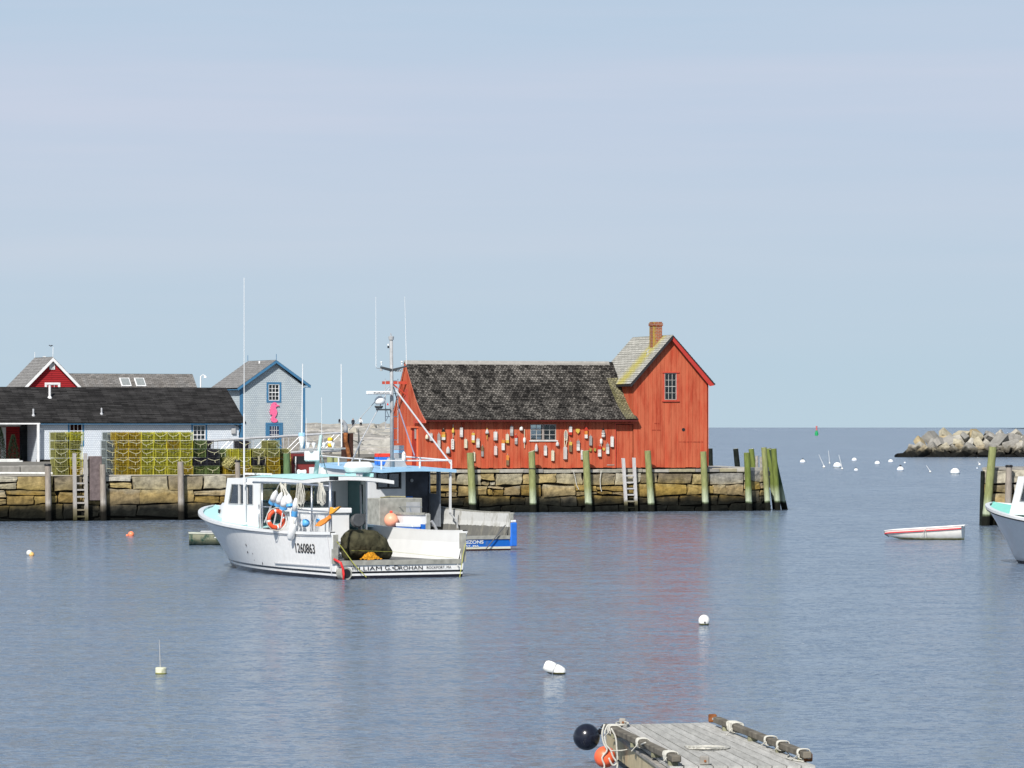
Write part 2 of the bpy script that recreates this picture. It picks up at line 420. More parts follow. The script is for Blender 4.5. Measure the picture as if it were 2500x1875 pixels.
# ------------------------------------------------------------------ water, seabed edge, land
def water():
    m = bpy.data.materials.new('harbour_water'); m.use_nodes = True
    t = m.node_tree; t.nodes.clear()
    out = N(t, 'ShaderNodeOutputMaterial')
    b = N(t, 'ShaderNodeBsdfPrincipled'); t.links.new(b.outputs[0], out.inputs[0])
    b.inputs['Base Color'].default_value = (.115, .158, .225, 1); b.inputs['Roughness'].default_value = .16; b.inputs['IOR'].default_value = 1.34
    g = N(t, 'ShaderNodeNewGeometry')
    def nz(sx, sy, scale, detail, rough=.5, off=0):
        mp = N(t, 'ShaderNodeMapping'); mp.inputs['Scale'].default_value = (sx, sy, 1); mp.inputs['Location'].default_value = (off, off*.7, 0); mp.inputs['Rotation'].default_value = (0, 0, .22)
        t.links.new(g.outputs['Position'], mp.inputs[0])
        n = N(t, 'ShaderNodeTexNoise'); n.inputs['Scale'].default_value = scale; n.inputs['Detail'].default_value = detail; n.inputs['Roughness'].default_value = rough
        t.links.new(mp.outputs[0], n.inputs['Vector']); return n.outputs['Fac']
    def mathn(op, a, bb, c=None):
        n = N(t, 'ShaderNodeMath', operation=op)
        for i, x in enumerate((a, bb, c)):
            if x is None: continue
            if isinstance(x, (int, float)): n.inputs[i].default_value = x
            else: t.links.new(x, n.inputs[i])
        return n.outputs[0]
    def nc(sx, sy, scale, detail, rough=.5, off=0):
        mp = N(t, 'ShaderNodeMapping'); mp.inputs['Scale'].default_value = (sx, sy, 1); mp.inputs['Location'].default_value = (off, off*.7, 0); mp.inputs['Rotation'].default_value = (0, 0, .15)
        t.links.new(g.outputs['Position'], mp.inputs[0])
        n = N(t, 'ShaderNodeTexNoise'); n.inputs['Scale'].default_value = scale; n.inputs['Detail'].default_value = detail; n.inputs['Roughness'].default_value = rough
        t.links.new(mp.outputs[0], n.inputs['Vector'])
        v = N(t, 'ShaderNodeVectorMath', operation='SUBTRACT'); v.inputs[1].default_value = (.5, .5, .5); t.links.new(n.outputs['Color'], v.inputs[0]); return v.outputs[0]
    def vsc(v, f):
        n = N(t, 'ShaderNodeVectorMath', operation='SCALE'); t.links.new(v, n.inputs[0])
        if isinstance(f, (int, float)): n.inputs['Scale'].default_value = f
        else: t.links.new(f, n.inputs['Scale'])
        return n.outputs[0]
    def vadd(a, b_):
        n = N(t, 'ShaderNodeVectorMath', operation='ADD'); t.links.new(a, n.inputs[0]); t.links.new(b_, n.inputs[1]); return n.outputs[0]
    small = nc(1.0, 1.35, 10.0, 3, .6)          # wind ripples, crests lying across the view
    med = nc(1.0, 1.5, 4.0, 2, .5, 5)
    big = nc(1.0, 1.6, .7, 2, .5, 11)
    patch = nz(1.0, .40, .050, 4, .55, 23)
    patch2 = nz(1.0, .22, .012, 3, .5, 40)
    pr = ramp(t, [(.36, .55), (.62, 1.25)]); t.links.new(patch, pr.inputs[0])
    pr2 = ramp(t, [(.36, .75), (.62, 1.2)]); t.links.new(patch2, pr2.inputs[0])
    sepy = N(t, 'ShaderNodeSeparateXYZ'); t.links.new(g.outputs['Position'], sepy.inputs[0])
    yn = mathn('DIVIDE', mathn('ADD', sepy.outputs['Y'], mathn('MULTIPLY', patch2, 40.0)), 400.0)
    pry = ramp(t, [(.12, .85), (.25, 1.05), (.38, 1.3), (.8, 1.6)]); t.links.new(yn, pry.inputs[0])   # sheltered basin, breezier harbour mouth
    amp = mathn('MULTIPLY', mathn('MULTIPLY', pr.outputs[0], pr2.outputs[0]), pry.outputs[0])
    dash = ramp(t, [(.47, .40), (.62, 3.2)]); t.links.new(nz(.9, 1.5, 4.6, 3, .6, 51), dash.inputs[0])      # scattered cat's-paw wavelets
    gust = ramp(t, [(.38, .55), (.62, 1.5)]); t.links.new(nz(.45, 1.1, .75, 4, .6, 77), gust.inputs[0])
    amp2 = mathn('MULTIPLY', mathn('MULTIPLY', amp, gust.outputs[0]), dash.outputs[0])
    sl = vadd(vsc(vadd(vsc(small, 2.4), vsc(med, 1.4)), amp2), vsc(big, mathn('MULTIPLY', mathn('SUBTRACT', pry.outputs[0], .35), .75)))
    fl_ = N(t, 'ShaderNodeVectorMath', operation='MULTIPLY'); fl_.inputs[1].default_value = (.75, 1.0, 0); t.links.new(sl, fl_.inputs[0])
    up = N(t, 'ShaderNodeCombineXYZ'); up.inputs[2].default_value = 1.0
    nn_ = N(t, 'ShaderNodeVectorMath', operation='NORMALIZE'); t.links.new(vadd(fl_.outputs[0], up.outputs[0]), nn_.inputs[0])
    t.links.new(nn_.outputs[0], b.inputs['Normal'])
    mb = MB()
    ys = [-40, 30, 60, 120, 250, 600, 2000, 8000, 45000]
    rows = [[(x, y, 0) for x in (-30000, -3000, -300, -60, 0, 60, 300, 3000, 30000)] for y in ys]
    mb.grid(rows)
    o = mb.build('water', m, fix=False)
    tag(o, 'rippled blue grey harbour water', kind='structure')
water()
# far low headland at the right edge of the horizon
mb = MB()
pts = []
for i in range(40):
    x = 1180 + i*70
    hgt = 2.5 + 22*min(1, i/26.0)*(.6+.4*noise.noise(Vector((i*.35, 0, 0)))) if i > 0 else 0
    pts.append((x, hgt))
rows = [[(x, 9800+200*math.sin(k), -2) for k, (x, h) in enumerate(pts)], [(x, 9900, h*.45) for x, h in pts], [(x, 10050, h*.5) for x, h in pts], [(x, 10400, -2) for x, h in pts]]
mb.grid(rows)
tag(mb.build('headland', mat('headland_rock', (.06, .09, .12), .9, var=.2, scale=.01)), 'low dark headland far out on the horizon', kind='structure')

# ------------------------------------------------------------------ stone walls
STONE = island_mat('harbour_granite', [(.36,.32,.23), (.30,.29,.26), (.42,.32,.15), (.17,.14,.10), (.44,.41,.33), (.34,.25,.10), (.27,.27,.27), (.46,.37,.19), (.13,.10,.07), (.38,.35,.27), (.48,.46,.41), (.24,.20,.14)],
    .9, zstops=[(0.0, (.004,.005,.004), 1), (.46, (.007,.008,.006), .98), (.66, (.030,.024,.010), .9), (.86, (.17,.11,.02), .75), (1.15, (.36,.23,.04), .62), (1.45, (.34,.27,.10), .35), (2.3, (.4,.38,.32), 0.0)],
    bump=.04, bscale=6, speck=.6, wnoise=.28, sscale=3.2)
STONEBACK = mat('wall_joint_dark', (.02, .018, .014), .95)
def stone(mb, c, v0, depth, rr):
    """c: four front corners (u,z) ccw; pillow-faced block"""
    cu = sum(p[0] for p in c)/4; cz = sum(p[1] for p in c)/4
    n = len(mb.v); bul = rr.uniform(.02, .085)
    ring = []
    for i in range(4):
        a, b = c[i], c[(i+1) % 4]
        for k in range(3):
            f = k/3.0
            ju = rr.uniform(-.035, .035); jz = rr.uniform(-.035, .035)
            ring.append((a[0]+(b[0]-a[0])*f+ju, a[1]+(b[1]-a[1])*f+jz))
    m = len(ring)
    for (s, dv) in ((1.0, depth), (1.0, .04), (.975, -bul*.8), (.90, -bul)):
        for (u, z) in ring:
            w = min(abs(c[1][0]-c[0][0]), 1.2)
            su = cu+(u-cu)*(1-(1-s)*min(1, .6/max(w, .3)))
            sz = cz+(z-cz)*s
            mb.v.append(Vector((su, v0+dv+rr.uniform(-.022, .022), sz)))
    for r in range(3):
        for k in range(m):
            k2 = (k+1) % m
            mb.face((n+r*m+k, n+r*m+k2, n+(r+1)*m+k2, n+(r+1)*m+k))
    mb.v.append(Vector((cu, v0-bul*1.05, cz))); q = len(mb.v)-1
    for k in range(m): mb.face((n+3*m+k, n+3*m+(k+1) % m, q))
def stone_wall(fr, name, u0, u1, v0, rows, seed, label, wmin=.7, wmax=1.9, parent=None, back=.35):
    rr = random.Random(seed)
    mb = MB()
    ph = rr.uniform(0, 9)
    def zl(zz, u): return zz + .06*math.sin(u*1.1+zz*5+ph)+.03*math.sin(u*3.1+zz*9)
    for ri in range(len(rows)-1):
        zt, zb = rows[ri], rows[ri+1]
        u = u0 - rr.uniform(0, .5) if ri else u0
        hh = zt-zb
        while u < u1-.05:
            w = rr.uniform(wmin, wmax)*(1.0 if hh > .45 else .8)
            if u1-(u+w) < .45: w = u1-u
            ua, ub = max(u, u0), min(u+w, u1)
            g = rr.uniform(.014, .045)
            top = 0 if ri == 0 else 1
            j = lambda a: rr.uniform(-a, a)
            sk = j(.09)
            za0, zb0 = (zt if not top else zl(zt, ua)), (zt if not top else zl(zt, ub))
            if rr.random() < .18 and hh > .5 and w > .7:      # two thinner stones stacked
                mid = rr.uniform(.4, .6)
                zma, zmb = za0+(zl(zb, ua)-za0)*mid+j(.04), zb0+(zl(zb, ub)-zb0)*mid+j(.04)
                stone(mb, [(ua+g, zma+g), (ub-g, zmb+g), (ub-g+sk, zb0-g), (ua+g+sk, za0-g)], v0+j(.04), .3, rr)
                um = (ua+ub)/2+j(.15)
                stone(mb, [(ua+g, zl(zb, ua)+g), (um-g, zl(zb, um)+g), (um-g, (zma+zmb)/2-g), (ua+g, zma-g)], v0+j(.04), .3, rr)
                stone(mb, [(um+g, zl(zb, um)+g), (ub-g, zl(zb, ub)+g), (ub-g, zmb-g), (um+g, (zma+zmb)/2-g)], v0+j(.04), .3, rr)
            else:
                stone(mb, [(ua+g+j(.03), zl(zb, ua)+g), (ub-g+j(.03), zl(zb, ub)+g+j(.015)), (ub-g+sk, zb0-g), (ua+g+sk, za0-g)], v0+j(.05), .3, rr)
            u += w
    return mb
WTOP = 2.10
CAP = island_mat('light_cap_granite', [(.36,.34,.28), (.31,.30,.25), (.40,.38,.33), (.34,.31,.21), (.27,.26,.24)], .9, bump=.015, bscale=8, speck=.3, sscale=4)
CONC = mat('pale_wharf_top', (.42, .40, .36), .9, var=.22, scale=.8, bump=.02, bscale=3)
M = Frame(0, 200.5, 18)            # the fishing shack and its wharf: u along the front, v back
VW = -.5
# plan of the wharf head (u, v)
uR = M.rv(1818, 1200, VW).x        # where the front face turns
cham = M.w(uR, VW); 
def wharf():
    root = femp(M, 'stone_wharf', 'long granite block wharf carrying the red fishing shack, yellow weed stains above the waterline', 'wharf')
    uL = M.rv(1000, 1200, VW).x - 3.2
    mb = stone_wall(M, 'x', uL, uR, VW, [1.90, 1.34, .78, .32, -.15, -.6], 5, '')
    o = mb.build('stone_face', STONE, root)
    # chamfered corner, then the far end
    ang = math.radians(24)
    L1 = 1.75
    p1 = (uR + L1*math.cos(ang), VW + L1*math.sin(ang))
    mb2 = stone_wall(M, 'x', 0, L1, 0, [2.0, 1.5, 1.0, .45, -.15, -.6], 8, '', .6, 1.1)
    for p in mb2.v:
        u, v = p.x, p.y
        p.x = uR + u*math.cos(ang) - v*math.sin(ang); p.y = VW + u*math.sin(ang) + v*math.cos(ang)
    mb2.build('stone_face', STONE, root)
    ang2 = math.radians(80); L2 = 13.0
    mb3 = stone_wall(M, 'x', 0, L2, 0, [2.0, 1.4, .8, .3, -.15, -.6], 9, '', .7, 1.6)
    for p in mb3.v:
        u, v = p.x, p.y
        p.x = p1[0] + u*math.cos(ang2) - v*math.sin(ang2); p.y = p1[1] + u*math.sin(ang2) + v*math.cos(ang2)
    mb3.build('stone_face', STONE, root)
    p2 = (p1[0]+L2*math.cos(ang2), p1[1]+L2*math.sin(ang2))
    # solid heart behind the joints
    poly = [(uL-1, VW+.12, 0), (uR-.02, VW+.12, 0), (p1[0]-.1, p1[1]+.1, 0), (p2[0]-.15, p2[1], 0), (uL-1, p2[1]+1, 0)]
    mh = MB(); mh.prism(poly, (0, 0, -1), (0, 0, 1.985)); mh.build('heart', STONEBACK, root)
    # cap course: row of pale slabs right under the building, and the paved top
    mc = MB(); rr = random.Random(3); u = uL
    while u < uR:
        w = rr.uniform(.7, 1.5); w = min(w, uR-u)
        mc.bx(u+.008, u+w-.008, VW-.03+rr.uniform(-.02, .02), VW+1.0, 1.905+rr.uniform(0, .04), WTOP+rr.uniform(-.03, .006)); u += w
    mc.build('cap_course', CAP, root, bevel=.015)
    mt = MB(); mt.prism([(uL-1, VW+.99, 0), (uR-.9, VW+.99, 0), (p1[0]-.12, p1[1]+.35, 0), (p2[0]-.2, p2[1], 0), (uL-1, p2[1]+1, 0)], (0, 0, 1.99), (0, 0, WTOP+.02))
    mt.prism([(uR-.88, VW-.02, 0), (uR+.02, VW-.02, 0), (p1[0]-.02, p1[1], 0), (p1[0]-.14, p1[1]+.34, 0), (uR-.88, VW+.985, 0)], (0, 0, 1.99), (0, 0, WTOP+.05))
    mt.build('paving', CONC, root)
    return uL, p1, p2
WUL, WP1, WP2 = wharf()
# footing stones under the shack sills
L = Frame(-22.6, 180.9, 20)        # the near quay on the left
def left_quay():
    root = femp(L, 'stone_quay', 'tan granite block quay on the left carrying the stacked lobster traps', 'quay')
    u0, u1 = -6.0, 17.0
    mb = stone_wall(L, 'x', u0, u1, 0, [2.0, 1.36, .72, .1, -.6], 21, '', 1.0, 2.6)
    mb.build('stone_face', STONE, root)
    mh = MB(); mh.bx(u0-3, u1-.1, .12, 14, -1, 1.985); mh.build('heart', STONEBACK, root)
    mt = MB(); mt.bx(u0-3, u1, .35, 30, 1.99, 2.03); mt.build('paving', CONC, root)
    # raised kerb stones behind the edge at the far left
    mk = MB(); rr = random.Random(4); u = -1.5
    while u < 2.6:
        w = rr.uniform(1.2, 1.9); mk.bx(u+.01, min(u+w, 2.75)-.01, 1.15+rr.uniform(-.03, .03), 1.7, 2.03, 2.44+rr.uniform(-.02, .02)); u += w
    mk.build('kerb_stone', CAP, root, bevel=.03)
    mp = MB(); a = L.rv(-25, 1156, .75); bq = L.rv(128, 1158, .75)
    mp.tube([(a.x, .75, 2.12), (bq.x, .75, 2.10)], .055, 8)
    o = mp.build('white_pipe', WHITE_OLD, None); o.location = L.w(0, 0); o.rotation_euler = (0, 0, L.a)
    tag(o, 'long white pipe lying along the quay edge at the far left', 'pipe')
left_quay()
# ground behind the quays
mb = MB(); ground = mat('harbour_ground', (.17, .16, .14), .95, var=.25, scale=.5, bump=.02, bscale=4)
mb.prism([(-90, 190, 0), (-12, 199.0, 0), (-4.9, 213, 0), (-3.6, 222, 0), (-1.5, 330, 0), (-90, 330, 0)], (0, 0, -1), (0, 0, 2.005))
tag(mb.build('ground', ground), 'grey gravel ground behind the quays', kind='structure')

# ------------------------------------------------------------------ the red shack
def red_mat(name, base):
    m = island_mat(name, [tuple(c*f for c in base) for f in (1, .84, 1.10, .93, 1.0, .88, 1.12, .96)], .75, zstops=None, bump=.006, bscale=7, speck=.24, grain=(3, 3, .22), sscale=4)
    t = m.node_tree; b = t.nodes['Principled BSDF']
    # rubbed, sun-faded streaks of the paint
    tcn = N(t, 'ShaderNodeTexCoord'); mp2 = N(t, 'ShaderNodeMapping'); mp2.inputs['Scale'].default_value = (1.4, 1.4, .28); t.links.new(tcn.outputs['Object'], mp2.inputs[0])
    n = N(t, 'ShaderNodeTexNoise'); n.inputs['Scale'].default_value = 2.2; n.inputs['Detail'].default_value = 8; n.inputs['Roughness'].default_value = .62; t.links.new(mp2.outputs[0], n.inputs['Vector'])
    r = ramp(t, [(.34, 0), (.58, .75)]); t.links.new(n.outputs['Fac'], r.inputs[0])
    src = b.inputs['Base Color'].links[0].from_socket
    mx = N(t, 'ShaderNodeMix', data_type='RGBA'); t.links.new(r.outputs[0], mx.inputs['Factor']); t.links.new(src, mx.inputs['A']); mx.inputs['B'].default_value = (.50, .135, .068, 1)
    t.links.new(mx.outputs['Result'], b.inputs['Base Color'])
    return m
RED = red_mat('barn_red_boards', (.42, .062, .030))
REDTRIM = mat('barn_red_trim', (.46, .058, .03), .7, var=.15, scale=5)
ROOFM = shingle_mat('old_dark_shingles', (.028, .026, .024), (.21, .195, .175), (.010, .009, .008), .14, .125, patch=(.22, .22, .23), patchamt=.85, msize=.014)
ROOFT = shingle_mat('pale_lichen_shingles', (.33, .325, .29), (.44, .43, .39), (.09, .09, .08), .5, .14, moss=((.42, .36, .03), 4.35, 0.0, .95), msize=.010)
ROOFV = shingle_mat('mossy_shingles', (.14, .13, .085), (.27, .25, .16), (.03, .03, .02), .16, .125, patch=(.6, .62, .3), patchamt=.6)
BRICK = shingle_mat('chimney_brick', (.22, .05, .025), (.36, .11, .05), (.33, .28, .22), .2, .075, msize=.010, moss=((.40, .31, .04), .0, .0, .20))
def planks(mb, u0, u1, zb, ztop, rr, vface=0.0, holes=(), step=.205, th=.025, along='u'):
    """upright boards; ztop(u)-> top height (sampled at both edges); holes (ua,ub,za,zb)"""
    edges = [u0]; u = u0
    while u < u1-.05:
        u += step*rr.uniform(.8, 1.2); edges.append(min(u, u1))
    for h in holes:
        edges += [h[0], h[1]]
    edges = sorted(set(round(e, 4) for e in edges)); ee = [edges[0]]
    for e in edges[1:]:
        if e-ee[-1] < .03 and not any(abs(e-h[0]) < 1e-3 or abs(e-h[1]) < 1e-3 for h in holes): continue
        if e-ee[-1] < .03: ee[-1] = e if len(ee) > 1 else ee[-1]; continue
        ee.append(e)
    for a, b in zip(ee[:-1], ee[1:]):
        d = rr.uniform(0, .014); g = .0045
        mid = (a+b)/2; segs = [(zb+rr.uniform(-.015, .02), None)]
        hh = [h for h in holes if h[0]-1e-3 <= mid <= h[1]+1e-3]
        def put(z0, z1a, z1b):
            n = len(mb.v)
            for vv in (vface-d-th, vface):
                for (uu, zz) in ((a+g, z0), (b-g, z0), (b-g, z1b), (a+g, z1a)):
                    mb.v.append(Vector((uu, vv, zz)) if along == 'u' else Vector((vv, uu, zz)))
            for q in ((0,1,2,3), (7,6,5,4), (0,4,5,1), (1,5,6,2), (2,6,7,3), (3,7,4,0)): mb.face([n+i for i in q])
        z = segs[0][0]
        for h in sorted(hh, key=lambda q: q[2]):
            if h[2] > z+.02: put(z, h[2], h[2])
            z = h[3]
        ta, tb = ztop(a), ztop(b)
        if min(ta, tb) > z+.02: put(z, ta, tb)
def courses(mb, rows_pts, uv0=0.0):
    """overlapping roof courses. rows_pts: list from eave to ridge of (left point, right point); each course is a thin wedge"""
    acc = uv0
    for i in range(len(rows_pts)-1):
        (l0, r0), (l1, r1) = rows_pts[i], rows_pts[i+1]
        l0, r0, l1, r1 = map(Vector, (l0, r0, l1, r1))
        up = (r0-l0).cross(l1-l0).normalized()
        if up.z < 0: up = -up
        t = .016
        w = (r0-l0).length; h = (l1-l0).length
        off = (l1-l0)*.12
        A, B, Cc, D = l0+up*t, r0+up*t, r1+off+up*.001, l1+off+up*.001
        mb.quad(A, B, Cc, D, [(0, acc), (w, acc), (w, acc+h), (0, acc+h)])
        mb.quad(l0-up*.01, r0-up*.01, B, A, [(0, acc), (w, acc), (w, acc+.01), (0, acc+.01)])
        acc += h
def interp_profile(prof, n):
    """prof: (v,z) polyline -> n+1 points evenly by length"""
    ls = [0]
    for a, b in zip(prof[:-1], prof[1:]): ls.append(ls[-1]+math.hypot(b[0]-a[0], b[1]-a[1]))
    out = []
    for k in range(n+1):
        s = ls[-1]*k/n
        for i in range(len(prof)-1):
            if s <= ls[i+1]+1e-9:
                f = (s-ls[i])/(ls[i+1]-ls[i]); out.append((prof[i][0]+(prof[i+1][0]-prof[i][0])*f, prof[i][1]+(prof[i+1][1]-prof[i][1])*f)); break
    return out
def window_unit(parent, u0, u1, z0, z1, v, cols, rows_, fmat, trimmat=None, mull=.03, fw=.05, pane=PANE, sash=None, name='window', trim=.0, depth=.08, hood=False, barmat=None):
    mb = MB(); barmat = barmat or fmat
    mb.bx(u0, u0+fw, v-.02, v+depth, z0, z1); mb.bx(u1-fw, u1, v-.02, v+depth, z0, z1)
    mb.bx(u0+fw, u1-fw, v-.02, v+depth, z1-fw, z1); mb.bx(u0+fw, u1-fw, v-.03, v+depth, z0, z0+fw)
    f = mb.build(name, fmat, parent)
    mu = MB()
    for i in range(1, cols):
        u = u0+fw+(u1-u0-2*fw)*i/cols
        for k in range(rows_):
            za = z0+fw+(z1-z0-2*fw)*k/rows_; zb = z0+fw+(z1-z0-2*fw)*(k+1)/rows_
            mu.bx(u-mull/2, u+mull/2, v+.005, v+.035, za+mull*.5, zb-mull*.5)
    for k in range(1, rows_):
        z = z0+fw+(z1-z0-2*fw)*k/rows_
        mm = mull*(1.7 if (sash and k == sash) else 1)
        mu.bx(u0+fw, u1-fw, v+.003, v+.037, z-mm/2, z+mm/2)
    if cols > 1 or rows_ > 1: mu.build('glazing_bars', barmat, f)
    pp = MB(); pp.bx(u0+fw, u1-fw, v+.04, v+.046, z0+fw, z1-fw); pp.build('pane', pane, f)
    if trim and trimmat:
        mt = MB(); mt.bx(u0-trim, u0, v-.035, v+.02, z0-trim, z1+trim); mt.bx(u1, u1+trim, v-.035, v+.02, z0-trim, z1+trim)
        mt.bx(u0, u1, v-.035, v+.02, z1, z1+trim); mt.bx(u0, u1, v-.035, v+.02, z0-trim, z0); mt.build('trim', trimmat, f)
    return f
def shack():
    root = femp(M, 'fishing_shack', 'red board fishing shack with a dark shingled wing and tall gabled end', 'shack')
    rr = random.Random(11)
    U0, UM, U1 = -4.46, 6.33, 10.24
    ZB = WTOP+.06; D = 5.4
    prof = [(-.42, 4.52), (0, 4.74), (.32, 4.92), (.7, 5.16), (1.2, 5.55), (1.8, 6.12), (2.4, 6.72), (2.85, 7.17), (3.1, 7.40)]
    back = [(3.1, 7.40), (3.6, 6.75), (4.3, 5.85), (4.9, 5.2), (5.4, 4.75), (5.6, 4.62)]
    def roofz(v):
        p = prof if v <= 3.1 else back
        for a, b in zip(p[:-1], p[1:]):
            if a[0] <= v <= b[0]: return a[1]+(b[1]-a[1])*(v-a[0])/(b[0]-a[0])
        return 4.5
    a = M.rv(1294, 1036, 0); b = M.rv(1357, 1075, 0)
    win = (a.x, b.x, b.z, a.z)
    d0 = M.rv(1502, 1035, 0); d1 = M.rv(1548, 1139, 0)
    door = (d0.x, d1.x-.02, ZB, d0.z)
    mw = MB()
    planks(mw, U0, UM-.03, ZB, lambda u: 4.66, rr, 0, [win, (door[0], door[1], ZB-.2, door[3])])
    # tall gable front
    pk = 8.62; ev = 6.5; uc = (UM+U1)/2; hw = (U1-UM)/2
    gz = lambda u: pk-(pk-ev)*abs(u-uc)/hw-.02
    g0 = M.rv(1622, 976, 0); g1 = M.rv(1651, 911, 0)
    gw = (g0.x, g1.x, g0.z, g1.z)
    planks(mw, UM-.03, uc, ZB, gz, rr, 0, [gw] if gw[0] < uc else [], .19)
    planks(mw, uc, U1, ZB, gz, rr, 0, [gw] if gw[1] > uc else [], .19)
    mw.build('front_wall', RED, root)
    # left gable end (faces left)
    ml = MB()
    planks(ml, 0.0, D, ZB, lambda v: roofz(v)-.05, rr, U0, [], .22, along='v')
    ml.build('gable_wall', RED, root)
    # tall end: side walls and back
    ms = MB()
    planks(ms, 0.0, D, ZB+2.2, lambda v: ev, rr, UM, [], .2, along='v')
    ms.build('side_wall', RED, root); ms = MB()
    planks(ms, 0.0, D, ZB, lambda v: ev, rr, U1+.03, [], .2, along='v')
    ms.build('side_wall', RED, root)
    # back wall with a window in line with the front one
    bwin = (M.rv(1292, 1030, D).x, M.rv(1327, 1030, D).x, M.rv(1300, 1085, D).z, M.rv(1300, 1028, D).z)
    mbk = MB(); planks(mbk, U0, U1, ZB, lambda u: 4.7 if u < UM else gz(u), rr, D+.03, [bwin], .22); mbk.build('back_wall', RED, root)
    window_unit(root, *bwin, D, 2, 3, WHITE_OLD)
    # dark inside: floor and a dark sheet standing in for shade behind the right-hand sash
    mi = MB(); mi.bx(U0+.05, U1-.05, .05, D-.05, ZB-.04, ZB); mi.bx(M.rv(1327, 1050, .5).x+.05, U1-.1, 1.0, 1.05, ZB, 4.6); mi.build('dark_inside', BLACKIN, root)
    mi2 = MB(); mi2.bx(win[0], win[1], .12, .5, win[2]-.05, win[2]+.0); mi2.ball((win[0]+.25, .25, win[2]+.06), .12, 10, 6, (1.6, 1, .7)); mi2.ball((win[1]-.25, .28, win[2]+.08), .12, 10, 6, (1.5, 1, .8)); mi2.build('sill_clutter', WHITE_OLD, root)
    # main roof
    n = 27
    pr = interp_profile(prof, n)
    ul, ur = U0-.10, UM-.02
    mr = MB()
    rows = []
    for i, (v, z) in enumerate(pr):
        r_edge = ur if (v > .0 or True) else ur
        if v < -.03: r_edge = UM+.10
        rows.append(((ul, v, z), (r_edge-(.0), v, z+.02)))
    mid = []
    courses(mr, rows)
    pb = interp_profile(back, 18)
    courses(mr, [((ul, v, z), (ur, v, z)) for v, z in pb][::-1])
    rf = mr.build('roof', ROOFM, root, fix=False)
    # mossy strip where water runs off the tall roof
    mv = MB()
    rws = []
    for i, (v, z) in enumerate(pr):
        if z > 6.62: break
        w = .52 if i > 1 else .52
        ln = Vector((0, 0, 0))
        rws.append(((ur-w-.05*i/10, v-.02, z+.035), (ur+.0, v-.02, z+.055)))
    courses(mv, rws); mv.build('mossy_strip', ROOFV, rf, fix=False)
    # ridge board and rake boards
    mrb = MB(); mrb.prism([(0, 2.93, 7.27), (0, 3.1, 7.46), (0, 3.27, 7.27), (0, 3.1, 7.40)], (ul-.02, 0, 0), (ur-.2, 0, 0)); mrb.build('ridge_cap', mat('ridge_boards', (.29, .28, .26), .8, var=.15), rf)
    mrk = MB()
    for P in (prof, back):
        for (v0, z0), (v1, z1) in zip(P[:-1], P[1:]):
            mrk.prism([(0, v0, z0-.02), (0, v1, z1-.02), (0, v1, z1-.15), (0, v0, z0-.15)], (ul+.015, 0, 0), (ul+.045, 0, 0))
    mrk.build('rake_board', mat('rake_pale_red', (.60, .16, .09), .7, var=.2), root)
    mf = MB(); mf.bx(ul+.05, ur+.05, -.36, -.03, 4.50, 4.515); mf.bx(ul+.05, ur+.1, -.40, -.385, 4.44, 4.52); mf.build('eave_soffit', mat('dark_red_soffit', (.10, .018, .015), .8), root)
    # cornice return on the gable end
    mc = MB(); mc.bx(U0-.16, U0-.03, -.38, 1.45, 4.36, 4.50); mc.build('cornice_return', REDTRIM, root)
    # loft door, hoist beam and lower doorway on the gable end
    md = MB(); md.bx(U0-.05, U0-.026, 2.75, 3.35, 5.35, 6.05); md.build('loft_door', REDTRIM, root)
    mh = MB(); mh.bx(U0-1.25, U0, 2.98, 3.14, 6.28, 6.42); mh.tube([(U0-.75, 3.06, 6.30), (U0-.03, 3.06, 5.75)], .04, 6); mh.build('hoist_beam', REDTRIM, root)
    me = MB(); me.bx(U0-.06, U0-.026, 1.1, 2.0, ZB, 4.12); e = me.build('end_door', mat('deep_red_door', (.33, .03, .018), .75, var=.15), root)
    mj = MB(); mj.bx(U0-.08, U0-.026, 2.0, 2.85, ZB, 4.2); mj.bx(U0-.10, U0-.026, 1.0, 1.1, ZB, 4.2); mj.bx(U0-.16, U0-.026, .95, 2.05, 4.13, 4.2); mj.build('door_trim', mat('faded_red_boards', (.64, .15, .07), .75, var=.12), root)
    # front door, recessed
    mdd = MB(); w = (door[1]-door[0])
    for i in range(5): mdd.bx(door[0]+.03+i*(w-.06)/5+.003, door[0]+.03+(i+1)*(w-.06)/5-.003, .05, .09, ZB, door[3]-.04)
    dr = mdd.build('front_door', RED, root)
    mdf = MB(); mdf.bx(door[0]-.03, door[0]+.025, -.035, .05, ZB, door[3]+.05); mdf.bx(door[0]+.025, door[1]+.03, -.035, .05, door[3]-.01, door[3]+.05); mdf.build('door_frame', REDTRIM, dr)
    mcl = MB(); mcl.bx(door[0]-.45, door[0]-.06, -.05, -.035, ZB+.12, ZB+.16); mcl.build('sill_board', WOODG, dr)
    # windows
    um = (win[0]+win[1])/2+.0
    wf = mat('grey_window_wood', (.36, .31, .28), .8, var=.15)
    wb = mat('pale_glazing_bars', (.42, .40, .37), .7, var=.1)
    window_unit(root, win[0], um-.01, win[2], win[3], -.02, 2, 3, wf, mull=.022, fw=.035, barmat=wb)
    window_unit(root, um+.01, win[1], win[2], win[3], -.02, 2, 3, wf, mull=.022, fw=.035, barmat=wb)
    msl = MB(); msl.bx(win[0]-.06, win[1]+.08, -.09, -.045, win[2]-.05, win[2]-.003); msl.build('window_sill', WHITE_OLD, root)
    f = window_unit(root, gw[0], gw[1], gw[2], gw[3], -.02, 3, 4, wf, mull=.018, fw=.03, sash=2, barmat=wb)
    mt = MB(); mt.bx(gw[0]-.12, gw[1]+.14, -.08, -.028, gw[3]+.01, gw[3]+.07); mt.bx(gw[0]-.14, gw[1]+.14, -.10, -.028, gw[2]-.09, gw[2]-.03)
